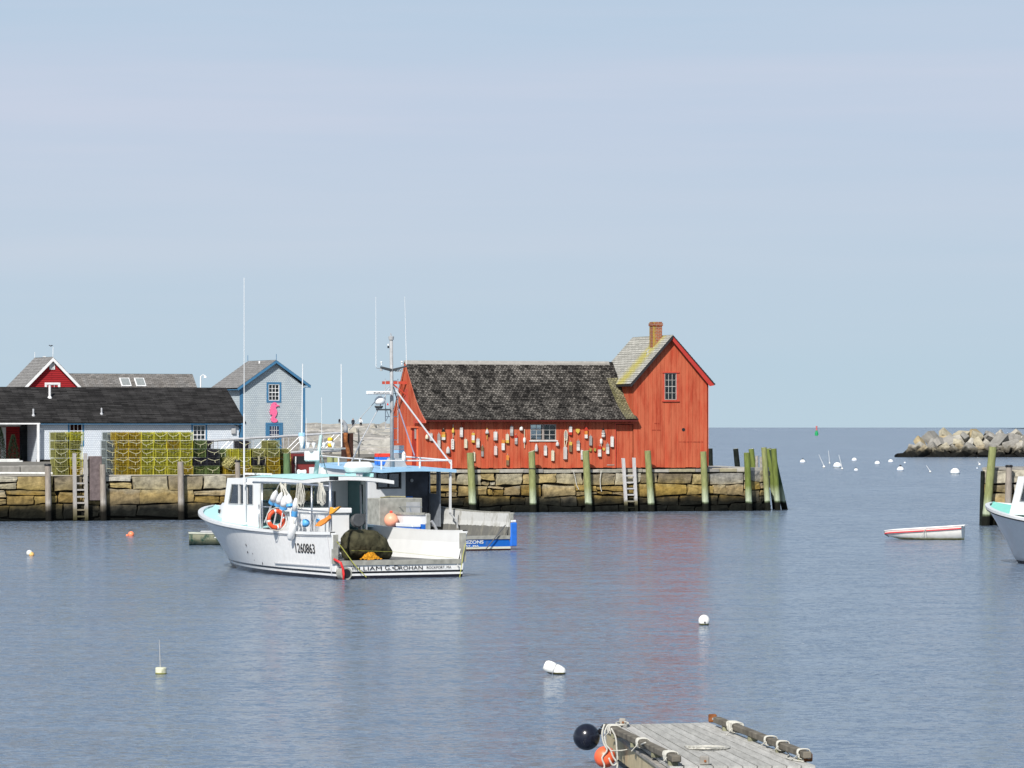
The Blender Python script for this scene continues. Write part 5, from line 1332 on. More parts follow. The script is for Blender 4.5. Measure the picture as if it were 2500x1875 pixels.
# ------------------------------------------------------------------ rock breakwaters
ROCK = island_mat('breakwater_granite', [(.38,.36,.31), (.32,.31,.28), (.42,.38,.28), (.28,.27,.25), (.44,.42,.37), (.36,.29,.17), (.22,.215,.20)], .9, zstops=[(0, (.010,.010,.010), 1), (.7, (.014,.014,.012), 1), (1.25, (.12,.105,.075), .8), (1.9, (.4,.38,.33), .1), (4.5, (.5,.5,.45), 0)], bump=.10, bscale=1.5, speck=.35, wnoise=.8, sscale=1.2)
ROCKL = island_mat('pale_breakwater_granite', [(.36,.35,.32), (.42,.40,.37), (.28,.27,.25), (.38,.36,.31)], .9, bump=.1, bscale=1.2, speck=.4, sscale=1.2)
def rock_mesh(seed, cut=True):
    rr = random.Random(seed); bm = bmesh.new()
    for sx in (-1, 1):
        for sy in (-1, 1):
            for sz in (-1, 1): bm.verts.new((sx*rr.uniform(.62, 1), sy*rr.uniform(.62, 1), sz*rr.uniform(.62, 1)))
    for i in range(2): bm.verts.new((rr.choice((-1, 1))*rr.uniform(.8, 1.1), rr.uniform(-.5, .5), rr.choice((-1, 1))*rr.uniform(.5, .9)))
    bmesh.ops.convex_hull(bm, input=bm.verts)
    bmesh.ops.delete(bm, geom=[v for v in bm.verts if not v.link_faces], context='VERTS')
    bmesh.ops.bevel(bm, geom=list(bm.edges), offset=.05, segments=1, affect='EDGES', clamp_overlap=True)
    bmesh.ops.recalc_face_normals(bm, faces=bm.faces)
    me = bpy.data.meshes.new('rock'); bm.to_mesh(me); bm.free(); return me
RM = [rock_mesh(100+i) for i in range(12)]
for m_ in RM: m_.materials.append(ROCK)
def right_breakwater():
    rr = random.Random(38); Y0 = 570.0; s = F/Y0
    x0 = (2212-HX)/s
    # dark core under the blocks
    mb = MB(); rows = []
    for i in range(16):
        x = x0+1.0+i*2.2; hgt = min(2.2, .6+i*.4); rows.append([(x+1.6, Y0+.3, -1), (x+1.6, Y0+1.4, .25), (x+1.6, Y0+4.2, hgt-.3), (x+1.6, Y0+8, hgt-.3), (x+1.6, Y0+14, -1)])
    mb.grid(rows); core = mb.build('breakwater_core', mat('wet_black_rock', (.012, .013, .014), .9, var=.3, scale=1, bump=.1, bscale=2), None); tag(core, 'dark wet foot of the rock breakwater on the right', 'breakwater')
    k = 0
    for layer, (z, dy, step) in enumerate(((.2, .0, 1.3), (1.0, .9, 1.45), (1.75, 2.2, 1.5), (2.45, 3.7, 1.6), (2.85, 5.4, 1.7))):
        x = x0+(0.0, 1.0, 2.3, 4.2, 6.4)[layer]; nth = 0
        while x < x0+25:
            sz = rr.uniform(.75, 1.15)*(.85 if layer == 4 else 1.05 if layer == 0 else 1)
            o = bpy.data.objects.new('granite_block', RM[rr.randrange(12)]); C.objects.link(o)
            lift = 0.25*math.sin(x*.5)+.15*math.sin(x*1.3)
            o.location = (x, Y0+dy+rr.uniform(-.3, .3), z+(rr.uniform(-.15, .15) if layer else rr.uniform(-.35, .45))+(lift if layer > 2 else 0)); o.rotation_euler = (rr.uniform(-.9, .9), rr.uniform(-.9, .9), rr.uniform(0, 3.1)); o.scale = (sz*rr.uniform(1.0, 1.55), sz, sz*rr.uniform(.5, .85))
            nth += 1; tag(o, 'granite block, %s from the left in the %s row of the right breakwater' % (ORD[nth-1], ('waterline', 'second lowest', 'middle', 'second highest', 'top')[layer]), 'boulder', 'granite blocks of the right breakwater'); k += 1
            x += step*rr.uniform(.75, 1.15)
right_breakwater()
ML = [rock_mesh(300+i) for i in range(8)]
def left_breakwater():
    rr = random.Random(77); mb = MB()
    for i in range(520):
        t = rr.random(); Y = 345+330*t; z = 1.7+2.25*t
        px = rr.uniform(700, 1010); X = (px-HX)*Y/F; sc = rr.uniform(.9, 2.1)*(1.0+.5*t)
        me = ML[rr.randrange(8)]; rot = Matrix.Rotation(rr.uniform(0, 6.28), 3, 'Z') @ Matrix.Rotation(rr.uniform(-.5, .5), 3, 'X'); n = len(mb.v)
        for v in me.vertices: mb.v.append(Vector((X, Y, z-.45*sc)) + rot @ Vector((v.co.x*sc*1.2, v.co.y*sc, v.co.z*sc*.6)))
        for p in me.polygons: mb.face([n+q for q in p.vertices])
    for i in range(60):
        X = (700+i*5.5-HX)*680/F; sc = rr.uniform(1.5, 2.2); me = ML[rr.randrange(8)]; n = len(mb.v); rot = Matrix.Rotation(rr.uniform(0, 6.28), 3, 'Z')
        for v in me.vertices: mb.v.append(Vector((X, 680, 3.4)) + rot @ Vector((v.co.x*sc*1.3, v.co.y*sc, v.co.z*.5)))
        for p in me.polygons: mb.face([n+q for q in p.vertices])
    o = mb.build('rock_rubble', ROCKL, None, fix=False); tag(o, 'long pale rubble of breakwater rocks behind the boats', kind='stuff')
    mb = MB(); mb.grid([[(-60, 330, 1.4), (-42, 560, 2.7), (-42, 700, 3.2), (-40, 760, -1)], [(-4, 330, 1.4), (-8, 560, 2.7), (-10, 700, 3.2), (-10, 760, -1)]]); tag(mb.build('breakwater_bank', mat('rubble_fill', (.18, .17, .15), .95, var=.3, scale=.4), None), 'bank under the pale rubble', kind='structure')
left_breakwater()

# ------------------------------------------------------------------ two walkers on the breakwater
def person(px, footy, Y, label, top, trousers, lean, bag):
    s = F/Y; b = atY(px, footy, Y); h = 1.72
    root = empty('person', tuple(b), math.radians(180), label, 'person', None)
    V = [(0,0,.93),(0,lean*.1,1.15),(0,lean*.25,1.40),(0,lean*.36,1.52),(0,lean*.46,1.64), (.18,lean*.25,1.40),(.24,lean*.25+.05,1.13),(.20,lean*.3+.16,.93),(-.18,lean*.25,1.40),(-.24,lean*.25+.04,1.13),(-.19,lean*.3+.14,.93),
         (.09,0,.90),(.11,.03,.50),(.10,-.02,.07),(.10,.12,.03),(-.09,0,.90),(-.11,-.05,.50),(-.12,-.12,.07),(-.12,.02,.03),(0,lean*.48,1.74)]
    E_ = [(0,1),(1,2),(2,3),(3,4),(4,19),(2,5),(5,6),(6,7),(2,8),(8,9),(9,10),(0,11),(11,12),(12,13),(13,14),(0,15),(15,16),(16,17),(17,18)]
    RD = [.15,.15,.17,.07,.11,.08,.055,.04,.08,.055,.04,.10,.075,.05,.04,.10,.075,.05,.04,.07]
    me = bpy.data.meshes.new('body'); me.from_pydata(V, E_, []); o = bpy.data.objects.new('body', me); C.objects.link(o); o.parent = root
    sk = o.modifiers.new('skin', 'SKIN'); 
    for i, r in enumerate(RD): me.skin_vertices[0].data[i].radius = (r, r)
    me.skin_vertices[0].data[0].use_root = True
    o.modifiers.new('sub', 'SUBSURF').levels = 1
    me.materials.append(band_mat('clothes_'+top[0], [(0, trousers), (.95, top[1]), (1.50, (.45,.28,.2)), (1.68, (.03,.02,.015))], rng=(0, 2), rough=.9))
    if bag:
        mb = MB(); mb.ball((0, -.22, 1.25), .2, 10, 8, (.8, .6, 1.15)); mb.build('backpack', BLACK, root, smooth=True)
person(862, 1048.5, 640, 'person in dark clothes standing on top of the breakwater', ('dark', (.02,.022,.03)), (.03,.035,.05), .10, False)
person(881, 1046.5, 640, 'person in a white top with a dark backpack stooping on the breakwater', ('white', (.75,.76,.78)), (.015,.015,.02), .75, True)

# ------------------------------------------------------------------ right-hand quay corner
W3 = Frame(*onwater(2396, 1283).xy, -9)
def right_quay():
    root = femp(W3, 'stone_quay', 'tan stone quay corner at the right edge behind the white boat bow', 'quay')
    mb = stone_wall(W3, 'x', 0, 4.5, .35, [2.35, 1.8, 1.3, .8, .3, -.6], 55, '', .5, 1.2); mb.build('stone_face', STONE, root)
    mh = MB(); mh.bx(.08, 4.6, .45, 6, -1, 2.3); mh.build('heart', STONEBACK, root)
    mh = MB(); mh.bx(.0, 4.6, .37, 6.1, 2.33, 2.45); mh.build('paving', CAP, root, bevel=.02)
    ms = MB(); rr = random.Random(6)
    for k in range(5): ms.bx(-.04, .1, .42, 1.6+rr.uniform(-.2, .2), -.2+k*.5, .28+k*.5)
    ms.build('side_stone', STONE, root, bevel=.03)
right_quay()
piling(W3, -.15, (2424, 1091), (2406, 1281), 19.5, PGREEN, 'tall green piling streaked with white at the right quay corner', s=58, group='pilings at the right quay')
piling(W3, -.1, (2463.5, 1139), (2460, 1281), 16, PGREY, 'grey post with a dark cap beside the white boat cabin', s=58, cap=True, group='pilings at the right quay')
piling(W3, .2, (2399, 1150), (2396, 1281), 10, PDARK, 'dark timber at the very edge of the right quay', s=58, group='pilings at the right quay')

# ------------------------------------------------------------------ moorings and marks on the water
MOOR = band_mat('mooring_white', [(-.4, (.02,.03,.02)), (.03, (.30,.30,.16)), (.05, (.80,.80,.78))], rng=(-.5, 1.0), nois=.03, wear=((.45,.42,.25), .62, .4))
def mooring(px, py, wpx, lab, knob=False, group='mooring balls between the wharf and the breakwater', low=.22):
    p = onwater(px, py+1); s = F/p.y; r = wpx/2/s
    root = empty('mooring_ball', tuple(p), 0, lab, 'mooring ball', group)
    mb = MB(); mb.ball((0, 0, r*low-.0), r, 20, 14); mb.build('ball', MOOR, root, smooth=True)
    mb = MB(); mb.lathe([(r*1.0, 0), (r*1.02, .015), (r*1.02, .05), (r*1.0, .065)], 20, (0, 0, r*low-.05)); mb.build('blue_band', mat('faint_blue_band', (.35, .45, .6), .5), root)
    if knob:
        mb = MB(); mb.lathe([(r*.18, 0), (r*.18, r*.15), (r*.32, r*.2), (r*.30, r*.4), (r*.1, r*.45)], 10, (0, 0, r*(low+.97))); mb.build('shackle', BLACK, root)
    return root
mooring(1959.7, 1129, 13.5, 'brownish white mooring ball with a dark shackle nearest the wharf head', True)
mooring(2044.3, 1140, 20.5, 'large white mooring ball between thin white pole floats')
mooring(2085.8, 1124.5, 13, 'white mooring ball beyond and right of the pole floats')
mooring(2090, 1148, 10, 'low half sunk mooring ball with a dark top', True, low=.1)
mooring(2142, 1132.5, 13.5, 'white mooring ball in the middle of the channel, left of two others')
mooring(2174.5, 1128, 12.5, 'white mooring ball just left of the breakwater foot')
mooring(2209, 1129.5, 5, 'tiny white float close to the breakwater foot')
mooring(2198.3, 1148.5, 17.5, 'white mooring ball with a dark shackle and weedy foot below the breakwater', True)
mooring(2331.8, 1156, 23.5, 'largest white mooring ball left of the right quay')
mooring(2385.5, 1143, 4.5, 'tiny white float by the right quay')
for (bx, by, tx, ty, w, lab) in ((2011.7,1141.5,1999,1109.4,6.5,'leftmost slim white pole float leaning left'),(2025.3,1132,2022.6,1099.8,4,'farthest slim white pole float standing nearly upright'),(2056,1145.5,2047.8,1110.4,5,'slim white pole float in front of the large mooring ball'),(2271,1153,2261.5,1136.4,5,'short white pole float alone in the channel'),(2391.5,1135.5,2387.5,1126.8,6,'stubby white pole float by the right quay')):
    p = onwater(bx, by); s = F/p.y; root = empty('pole_float', tuple(p), 0, lab, 'pole float', 'white pole floats in the channel')
    mb = MB(); r = w/2/s; mb.ball((0, 0, r*.5), r, 12, 8); mb.build('float', MOOR, root, smooth=True)
    mb = MB(); mb.tube([(0, 0, r), ((tx-bx)/s, 0, (by-ty)/s)], [.03, .018], 6); mb.build('pole', ALUW, root)
p = onwater(1993.6, 1063.5); root = empty('navigation_buoy', tuple(p), 0, 'green can buoy with a reddish top far out near the horizon', 'navigation buoy'); s = F/p.y
mb = MB(); mb.lathe([(.9, -.2), (.9, 1.6), (.5, 1.9), (.5, 2.6)], 12); mb.build('green_body', mat('buoy_green', (.01, .30, .10), .6), root)
mb = MB(); mb.lathe([(.45, 2.6), (.35, 4.2), (.5, 4.25), (.45, 4.7), (.1, 4.75)], 10); mb.build('red_top', mat('faded_red', (.50, .12, .12), .6), root)
# near floats
p = onwater(385+8, 1646); s = F/p.y; root = empty('stick_buoy', tuple(p), math.radians(12), 'mossy drum float carrying an upright grey stick in the open water', 'buoy')
mb = MB(); mb.lathe([(.085, -.10), (.095, -.07), (.095, .10), (.085, .115)], 20); f_ = mb.build('drum', band_mat('mossy_drum', [(-.1, (.02,.025,.01)), (.012, (.20,.20,.05)), (.035, (.66,.66,.50))], rng=(-.12, .5), nois=.02, wear=((.12,.13,.03), .56, .8)), root)
mb = MB(); mb.tube([(-.01, 0, .11), (-.02, 0, .35), (-.028, 0, .58)], [.011, .009, .006], 8); mb.build('stick', GALV, root)
p = onwater(1354, 1646); root = empty('float_buoy', tuple(p), 0, 'white pear float lying on its side in the foreground water', 'float')
mb = MB(); mb.lathe([(.02, -.19), (.07, -.185), (.095, -.15), (.105, -.09), (.103, -.04), (.094, -.01), (.094, .005), (.100, .03), (.098, .09), (.085, .15), (.055, .185), (.02, .195)], 24, (.0, 0, .085), (.93, -.1, -.40)); mb.build('body', band_mat('near_float_white', [(-.25, (.02,.02,.012)), (.028, (.10,.09,.02)), (.042, (.80,.80,.77))], rng=(-.3, .5), nois=.02), root, smooth=True)
mb = MB(); mb.lathe([(.097, -.012), (.098, -.008), (.098, .004), (.097, .008)], 24, (.0, 0, .085), (.93, -.1, -.40)); mb.build('waist_band', GREYP, root)
p = onwater(1719, 1526); root = empty('float_buoy', tuple(p), 0, 'round white float with a small dark eye, right of centre in open water', 'float'); r = .12
mb = MB(); mb.ball((0, 0, .085), r, 20, 14, (1, 1, 1.1)); mb.build('body', MOOR, root, smooth=True)
mb = MB(); mb.tube([(.01, -r-.003, .08), (.01, -r-.003, .045)], .016, 8); mb.build('eye', BLACK, root)
p = onwater(74, 1357); root = empty('float_buoy', tuple(p), 0, 'small white float with orange marks near the left edge', 'float')
mb = MB(); mb.ball((-.03, 0, .09), .10, 14, 10); mb.build('white_half', WHITE_OLD, root, smooth=True); mb = MB(); mb.ball((.04, -.03, .04), .09, 14, 10); mb.build('orange_half', mat('worn_orange_band', (.72, .42, .14), .7, var=.4, scale=14), root, smooth=True)
p = onwater(320, 1308.5); root = empty('float_buoy', tuple(p), 0, 'small orange float in the water below the left quay', 'float'); mb = MB(); mb.ball((0, 0, .06), .12, 14, 10); mb.build('body', ORANGE, root, smooth=True); mb = MB(); mb.ball((-.15, 0, .02), .05, 8, 6); mb.build('tail_float', ORANGE, root, smooth=True)

# ------------------------------------------------------------------ lettering
def lettering(parent, text, size, m, place, ext=.002, name='lettering', bold=0.0, space=1.0):
    cu = bpy.data.curves.new('txt', 'FONT'); cu.body = text; cu.size = size; cu.extrude = ext; cu.offset = bold; cu.space_character = space; cu.align_x = 'CENTER'
    o = bpy.data.objects.new('txt', cu); C.objects.link(o)
    dg = bpy.context.evaluated_depsgraph_get(); me = bpy.data.meshes.new_from_object(o.evaluated_get(dg)); bpy.data.objects.remove(o)
    for v in me.vertices: v.co = place(v.co)
    me.materials.append(m); q = bpy.data.objects.new(name, me); C.objects.link(q); q.parent = parent; return q
INK = mat('black_lettering', (.012, .012, .014), .6)

# ------------------------------------------------------------------ lobster boats
class Hull:
    def __init__(s, L=11.3, over=1.35, B=2.12, z0=1.27, bow=1.78, dip=.35):
        s.L, s.o, s.B, s.z0, s.bow, s.dip = L, over, B, z0, bow, dip
    def zs(s, f): return s.z0 - s.dip*f + (s.bow-s.z0+s.dip)*f*f
    def yend(s, t): return s.L + s.o*(max(t, 0)**.8) if t >= 0 else s.L + t*1.6
    def hb(s, f, t):
        tt = max(t, 0)
        fs = max(0, 1-max(0, (f-.40)/.60)**2.5)**.72
        fw = max(0, 1-max(0, (f-.22)/.78)**1.9)
        k = tt**1.3
        w = s.B*(.93+.07*tt)*(1 if t >= 0 else (1+t*1.1))
        return w*(fw*(1-k)+fs*k)*(.985+.015*min(1, f*4))
    def pt(s, f, t, side): 
        return Vector((side*s.hb(f, t), f*s.yend(t), t*s.zs(f) if t >= 0 else t*1.6))
    def x_at(s, y, z):
        f = y/s.L; t = min(1, z/s.zs(f)); f = y/s.yend(t); return s.hb(f, t)
    def f_of(s, y, t=1): return y/s.yend(t)
def build_hull(H, root, hullmat, inner, capm, deckm, foredeck, foremat, aft_open=6.0, deckz=.45, sill=.47, margin=.13, cabw=1.5, caby=(5.9, 8.6)):
    ts = [-.3, -.12, 0, .06, .12, .18, .26, .36, .5, .64, .78, .9, 1.0]
    fs = [i/40.0 for i in range(41)]
    mb = MB()
    for side in (-1, 1): mb.grid([[H.pt(f, t, side) for t in ts] for f in fs])
    # transom panel below the sill
    tt = [-.3, -.12, 0, .1, .2, sill/H.zs(0)]
    mb.grid([[Vector((H.pt(0, t, 1).x*k/4.0, 0, H.pt(0, t, 1).z)) for k in range(-4, 5)] for t in tt])
    h = mb.build('hull', hullmat, root, merge=True); auto_smooth(h, 30)
    # sheer cap
    mc = MB()
    for side in (-1, 1):
        rows = []
        for f in fs:
            p = H.pt(f, 1, side); q = max(0, abs(p.x)-margin); z = p.z
            o_ = abs(p.x)+.035
            rows.append([(side*o_, p.y+(.03 if f > .98 else 0), z-.05), (side*o_, p.y+(.03 if f > .98 else 0), z+.025), (side*q, p.y-(.10 if f > .98 else 0), z+.03), (side*q, p.y-(.10 if f > .98 else 0), z-.06), (side*o_, p.y, z-.05)])
        mc.grid(rows)
    mc.build('sheer_cap', capm, root)
    # inner bulwarks, quarter ends, working deck
    mi = MB(); ya = aft_open+1.2
    for side in (-1, 1):
        rows = []
        for i in range(15):
            y = ya*i/14; f = H.f_of(y); w = H.hb(f, 1)-margin; rows.append([(side*w, y, H.zs(f)-.02)]+[(side*min(w-.02-.12*(.95-z)/.5, H.x_at(y, z)-.07), y, z) for z in (.95, .7, deckz)])
        mi.grid(rows)
        w = H.hb(0, 1); w2 = H.hb(0, .2)
        mi.prism([(side*(w+.0), 0, H.zs(0)), (side*(w-margin), 0, H.zs(0)), (side*(w-margin-.08), 0, deckz), (side*(w2-.02), 0, .2), (side*(H.hb(0, .5)), 0, .62)], (0, -.012, 0), (0, .02, 0))
    b = mi.build('bulwark', inner, root)
    md = MB(); md.grid([[(-H.x_at(ya*i/10, deckz)+.09, ya*i/10, deckz), (0, ya*i/10, deckz+.03), (H.x_at(ya*i/10, deckz)-.09, ya*i/10, deckz)] for i in range(11)]); md.build('working_deck', deckm, root)
    # foredeck with a coloured non-slip field
    mf = MB(); rows = []; n = 24; y0 = caby[0]-.2
    for i in range(n+1):
        f = H.f_of(y0)+(1-H.f_of(y0))*i/n; p = H.pt(f, 1, 1); w = max(.0, p.x-margin+.01); y = p.y-(.1*(f > .97)); z = p.z-.03
        rows.append([(-w, y, z), (-w*.5, y, z+.05), (0, y, z+.07), (w*.5, y, z+.05), (w, y, z)])
    mf.grid(rows); mf.build('foredeck', foremat, root)
def wall_yz(mb, x, t, pts, hole=None):
    mb.prism([(0, y, z) for y, z in pts], (x, 0, 0), (x+t, 0, 0))
def cabin_side(root, x, ys, yf_low, yf_top, zlow, zsill, zhead, ztop, wins, m, glassm, name='cabin_side', t=.05):
    """wall in the plane x; wins: (ya, yb) at sill.., leaning front edge"""
    mb = MB(); y0 = ys
    wall_yz(mb, x, t, [(y0, zlow), (yf_low, zlow), (yf_low-(yf_low-yf_top)*(zsill-zlow)/(ztop-zlow), zsill), (y0, zsill)])
    fz = lambda z: yf_low-(yf_low-yf_top)*(z-zlow)/(ztop-zlow)
    wall_yz(mb, x, t, [(y0, zhead), (fz(zhead), zhead), (yf_top, ztop), (y0, ztop)])
    cur = y0
    for (a, b, sl) in wins:
        if a-cur > .01: wall_yz(mb, x, t, [(cur, zsill), (a, zsill), (a, zhead), (cur if cur == y0 else cur-psl, zhead)] if cur == y0 else [(cur, zsill), (a, zsill), (a, zhead), (cur-psl, zhead)])
        cur = b; psl = sl
    wall_yz(mb, x, t, [(cur, zsill), (fz(zsill), zsill), (fz(zhead), zhead), (cur-psl, zhead)])
    w = mb.build(name, m, root)
    for (a, b, sl) in wins:
        mg = MB(); wall_yz(mg, x+t*.4, .008, [(a, zsill), (b, zsill), (b-sl, zhead), (a, zhead)]); g = mg.build('window_glass', glassm, w)
        mf = MB(); e = .022
        for P, Q in (((a, zsill), (b, zsill)), ((a, zhead), (b-sl, zhead)), ((a, zsill), (a, zhead)), ((b, zsill), (b-sl, zhead))): mf.tube([(x-.006 if x < 0 else x+t+.006, P[0], P[1]), (x-.006 if x < 0 else x+t+.006, Q[0], Q[1])], e*.6, 4)
        mf.build('window_gasket', GREYP, w)
    return w
def shift_new(before, dy):
    for o in C.objects:
        if o not in before and o.type == 'MESH' and o.parent and o.parent.type == 'EMPTY': o.location.y += dy if not o.name.startswith('trunk') else 0
def boat_upper(root, H, roofm, foretrunk=True, xw=1.5, roof=(3.35, 8.45), hw=1.35, zr=2.64, camber=.12, zl=1.18):
    # trunk cabin on the foredeck
    mb = MB(); secs = []
    for (y, w, zt, zb_) in ((8.3, 1.30, 1.90, 1.25), (9.2, 1.18, 1.92, 1.35), (10.0, .98, 1.92, 1.45), (10.5, .72, 1.90, 1.5), (10.72, .38, 1.86, 1.55)):
        secs.append([(-w-.06, y, zb_), (-w, y, zt-.10), (-w+.09, y, zt), (-w*.4, y, zt+.05), (w*.4, y, zt+.05), (w-.09, y, zt), (w, y, zt-.10), (w+.06, y, zb_)])
    mb.grid(secs); n = len(mb.v); e = secs[-1]; mb.face([n-8+i for i in range(8)])
    tr = mb.build('trunk_cabin', WHITE, root); auto_smooth(tr, 50)
    mt = MB(); mt.grid([[(-w*.82, y, z), (0, y, z+.045), (w*.82, y, z)] for (y, w, z) in ((8.75, 1.22, 1.955), (9.2, 1.18, 1.965), (10.0, .98, 1.965), (10.45, .72, 1.955))]); mt.build('trunk_nonskid', TEAL, tr)
    for (y, w_) in ((8.98, -1.235), (9.85, -1.04)):
        mp = MB(); mp.bx(w_-.03, w_-.0, y-.07, y+.07, 1.62, 1.73); pl = mp.build('portlight', BLACK, tr)
        mp = MB(); mp.bx(w_-.036, w_-.031, y-.05, y+.05, 1.64, 1.71); mp.build('portlight_glass', GLASSD, pl)
    # wheelhouse
    zsill, zh, zt = 1.93, 2.50, 2.68
    cabin_side(root, -xw, 6.05, 8.75, 8.28, zl, zsill, zh, zt, [(6.46, 6.89, 0), (7.05, 7.41, 0), (7.48, 8.20, .24)], WHITE, GLASS)
    cabin_side(root, xw-.05, 5.1, 8.75, 8.28, zl, zsill, zh, zt, [(5.3, 6.0, 0), (6.95, 8.15, .2)], WHITE, GLASSD)
    mb = MB(); d = lambda z: 8.75-(8.75-8.28)*(z-zl)/(zt-zl)
    for (x0, x1, z0, z1) in ((-xw+.05, xw-.05, 1.5, zsill), (-xw+.05, xw-.05, zh, zt), (-xw+.05, -xw+.13, zsill, zh), (-.55, -.45, zsill, zh), (.45, .55, zsill, zh), (xw-.13, xw-.05, zsill, zh)):
        mb.prism([(x0, d(z0), z0), (x1, d(z0), z0), (x1, d(z1), z1), (x0, d(z1), z1)], (0, -.05, 0), (0, 0, 0))
    ws = mb.build('windshield_frame', WHITE, root)
    for (x0, x1) in ((-xw+.13, -.55), (-.45, .45), (.55, xw-.13)):
        mg = MB(); mg.prism([(x0, d(zsill), zsill), (x1, d(zsill), zsill), (x1, d(zh), zh), (x0, d(zh), zh)], (0, -.03, 0), (0, -.022, 0)); mg.build('window_glass', GLASS, ws)
    # roof slab, cambered, with a white rolled edge and teal top
    y0, y1 = roof
    mr = MB(); rows = []; mt = MB(); rt = []
    ny = 9
    for i in range(ny):
        y = y0+(y1-y0)*i/(ny-1); f = i/(ny-1); w = hw+.14-(.30*max(0, f-.86)/.14 if f > .86 else 0); z = zr+.05*math.sin(f*math.pi)
        row = []
        for k in range(9): x = w*(k-4)/4; row.append((x, y, z+camber*(1-(x/w)**2)))
        low = [(x, y, z_-.10) for x, y, z_ in row[::-1]]
        rows.append(row+low+[row[0]])
        rt.append([(x*.90, y0+.12+(y1-y0-.5)*f, z+.012+camber*(1-(x*.9/w)**2)) for x, y, z_ in row])
    mr.grid(rows); nn = len(rows[0]); mr.face(list(range(nn-1))); mr.face([len(mr.v)-nn+k for k in range(nn-1)][::-1])
    rf = mr.build('roof', WHITE, root); auto_smooth(rf, 50)
    mt.grid(rt); mt.build('roof_nonskid', roofm, rf)
    return rf
HULLW = band_mat('white_hull_black_boot', [(0, (.012,.012,.02)), (.075, (.78,.78,.78)), (.137, (.012,.014,.018)), (.192, (.81,.81,.80))], rng=(-.6, 1.9), slope=.006, wear=((.42,.37,.28), .60, .22), rough=.25, coat=.4)
B1 = Frame(-3.1, 113, 28)
def boat_one():
    root = femp(B1, 'lobster_boat', 'white lobster boat numbered 1260863 with pale teal decks and open stern', 'boat')
    H = Hull(); build_hull(H, root, HULLW, WHITE, WHITE, DECKG, True, TEAL)
    rf = boat_upper(root, H, TEAL)
    # rubbing strake, moulding line, spray rail
    mb = MB(); pts = [Vector((-H.x_at(y, .33)-.02, y, .33)) for y in [0.3+i*.45 for i in range(9)]]; mb.tube(pts, .022, 5)
    mb.tube([H.pt(f, .93, -1)+Vector((-.012, 0, 0)) for f in [i/30.0 for i in range(30)]], .012, 5); mb.tube([Vector((-H.x_at(.22, z)-.01, .22, z)) for z in (.12, .4, .7, 1.0, 1.18)], .014, 5); mb.build('hull_moulding', mat('moulding_grey', (.45, .46, .48), .5), root)
    for (px, py, r, e) in ((601, 1329, .03, 2.0), (605, 1347, .03, 1.6), (617, 1351, .018, 1.6), (621, 1367, .014, 1.6), (641, 1374, .022, 2.6)):
        p = B1.ru(px, py, -1.6)
        for _ in range(4): p = B1.ru(px, py, -H.x_at(min(11, p.y), p.z))
        mb = MB(); mb.ball((-H.x_at(p.y, p.z), p.y, p.z), r, 8, 6, (.5, 1, e)); mb.build('drain_hole', BLACK, root, smooth=True)
    # corner posts, sill, stern boards
    xq = H.hb(0, 1)
    for sgn in (-1, 1):
        mb = MB(); mb.bx(sgn*(xq-.05), sgn*(xq-.19), -.05, .09, .42, 1.22); mb.build('corner_post', GREYDIRTY, root)
    mb = MB(); mb.bx(-xq+.19, xq-.19, -.035, .12, .37, .50); mb.build('stern_sill', GREYDIRTY, root)
    # tube fender with a red hose
    p = B1.rv(838.6, 1400, -.1); mb = MB(); mb.lathe([(.13, 0), (.175, 0), (.175, .30), (.13, .30)], 22, (p.x, -.28, p.z), (0, 1, 0)); f_ = mb.build('exhaust_pipe', GREYDIRTY, root, smooth=False)
    mb = MB(); mb.lathe([(.128, 0), (.128, .01)], 20, (p.x, -.288, p.z), (0, 1, 0)); mb.build('pipe_mouth', BLACK, f_)  # black disc stands in for the shade inside the capped pipe
    mb = MB(); P = [B1.rv(x, y, -.32) for x, y in ((825, 1366), (832, 1374), (837, 1388), (839, 1402), (839, 1420))]; mb.tube([(q.x, -.08 if i == 0 else -.32, q.z) for i, q in enumerate(P)], .035, 8); mb.build('red_hose', mat('red_hose', (.65, .03, .03), .4), root, smooth=True)
    # lettering
    w = B1.rv(945, 1388, -.02)
    def serif(text, px0, px1, py, cap, sz, name, bold=0.0):
        py = 1393.3-(px0-858)*.0178; a, b = B1.rv(px0, py, -.02), B1.rv(px1, py, -.02)
        q = lettering(root, text, sz, INK, lambda c: Vector((c.x, 0, c.y)), name=name, bold=bold)
        xs = [v.co.x for v in q.data.vertices]; zs = [v.co.z for v in q.data.vertices]; sx = (b.x-a.x)/(max(xs)-min(xs)); sz_ = cap/(max(zs)-min(zs))
        for v in q.data.vertices: dy = v.co.y; v.co = Vector((a.x+(v.co.x-min(xs))*sx, -.016-(.003 if v.co.z > 0 else 0), a.z+(v.co.z-min(zs))*sz_)); 
    for (t, a, b, cap) in (('W', 858, 870, .130), ('ILLIAM', 871, 932, .105), ('G.', 940, 955, .130), ('D', 963, 974, .130), ('ROHAN', 975, 1032, .105)):
        serif(t, a, b, 1394.3, cap, .15, 'stern_name')
    serif('ROCKPORT, MA', 1042, 1102, 1392, .09, .12, 'stern_port')
    mb = MB(); q = B1.rv(959.5, 1386, -.02); mb.lathe([(.025, 0), (.025, .006)], 12, (q.x, -.021, q.z), (0, 1, 0)); mb.build('drain_hole', BLACK, root)
    # serifs on the stern name strokes
    a = B1.ru(727, 1349, -2.0); b = B1.ru(773, 1349, -2.0); z0 = a.z; h = .27
    q = lettering(root, '1260863', .3, INK, lambda c: Vector((c.x, c.y, c.z)), name='hull_number', bold=.002); xs = [v.co.x for v in q.data.vertices]; ys = [v.co.y for v in q.data.vertices]
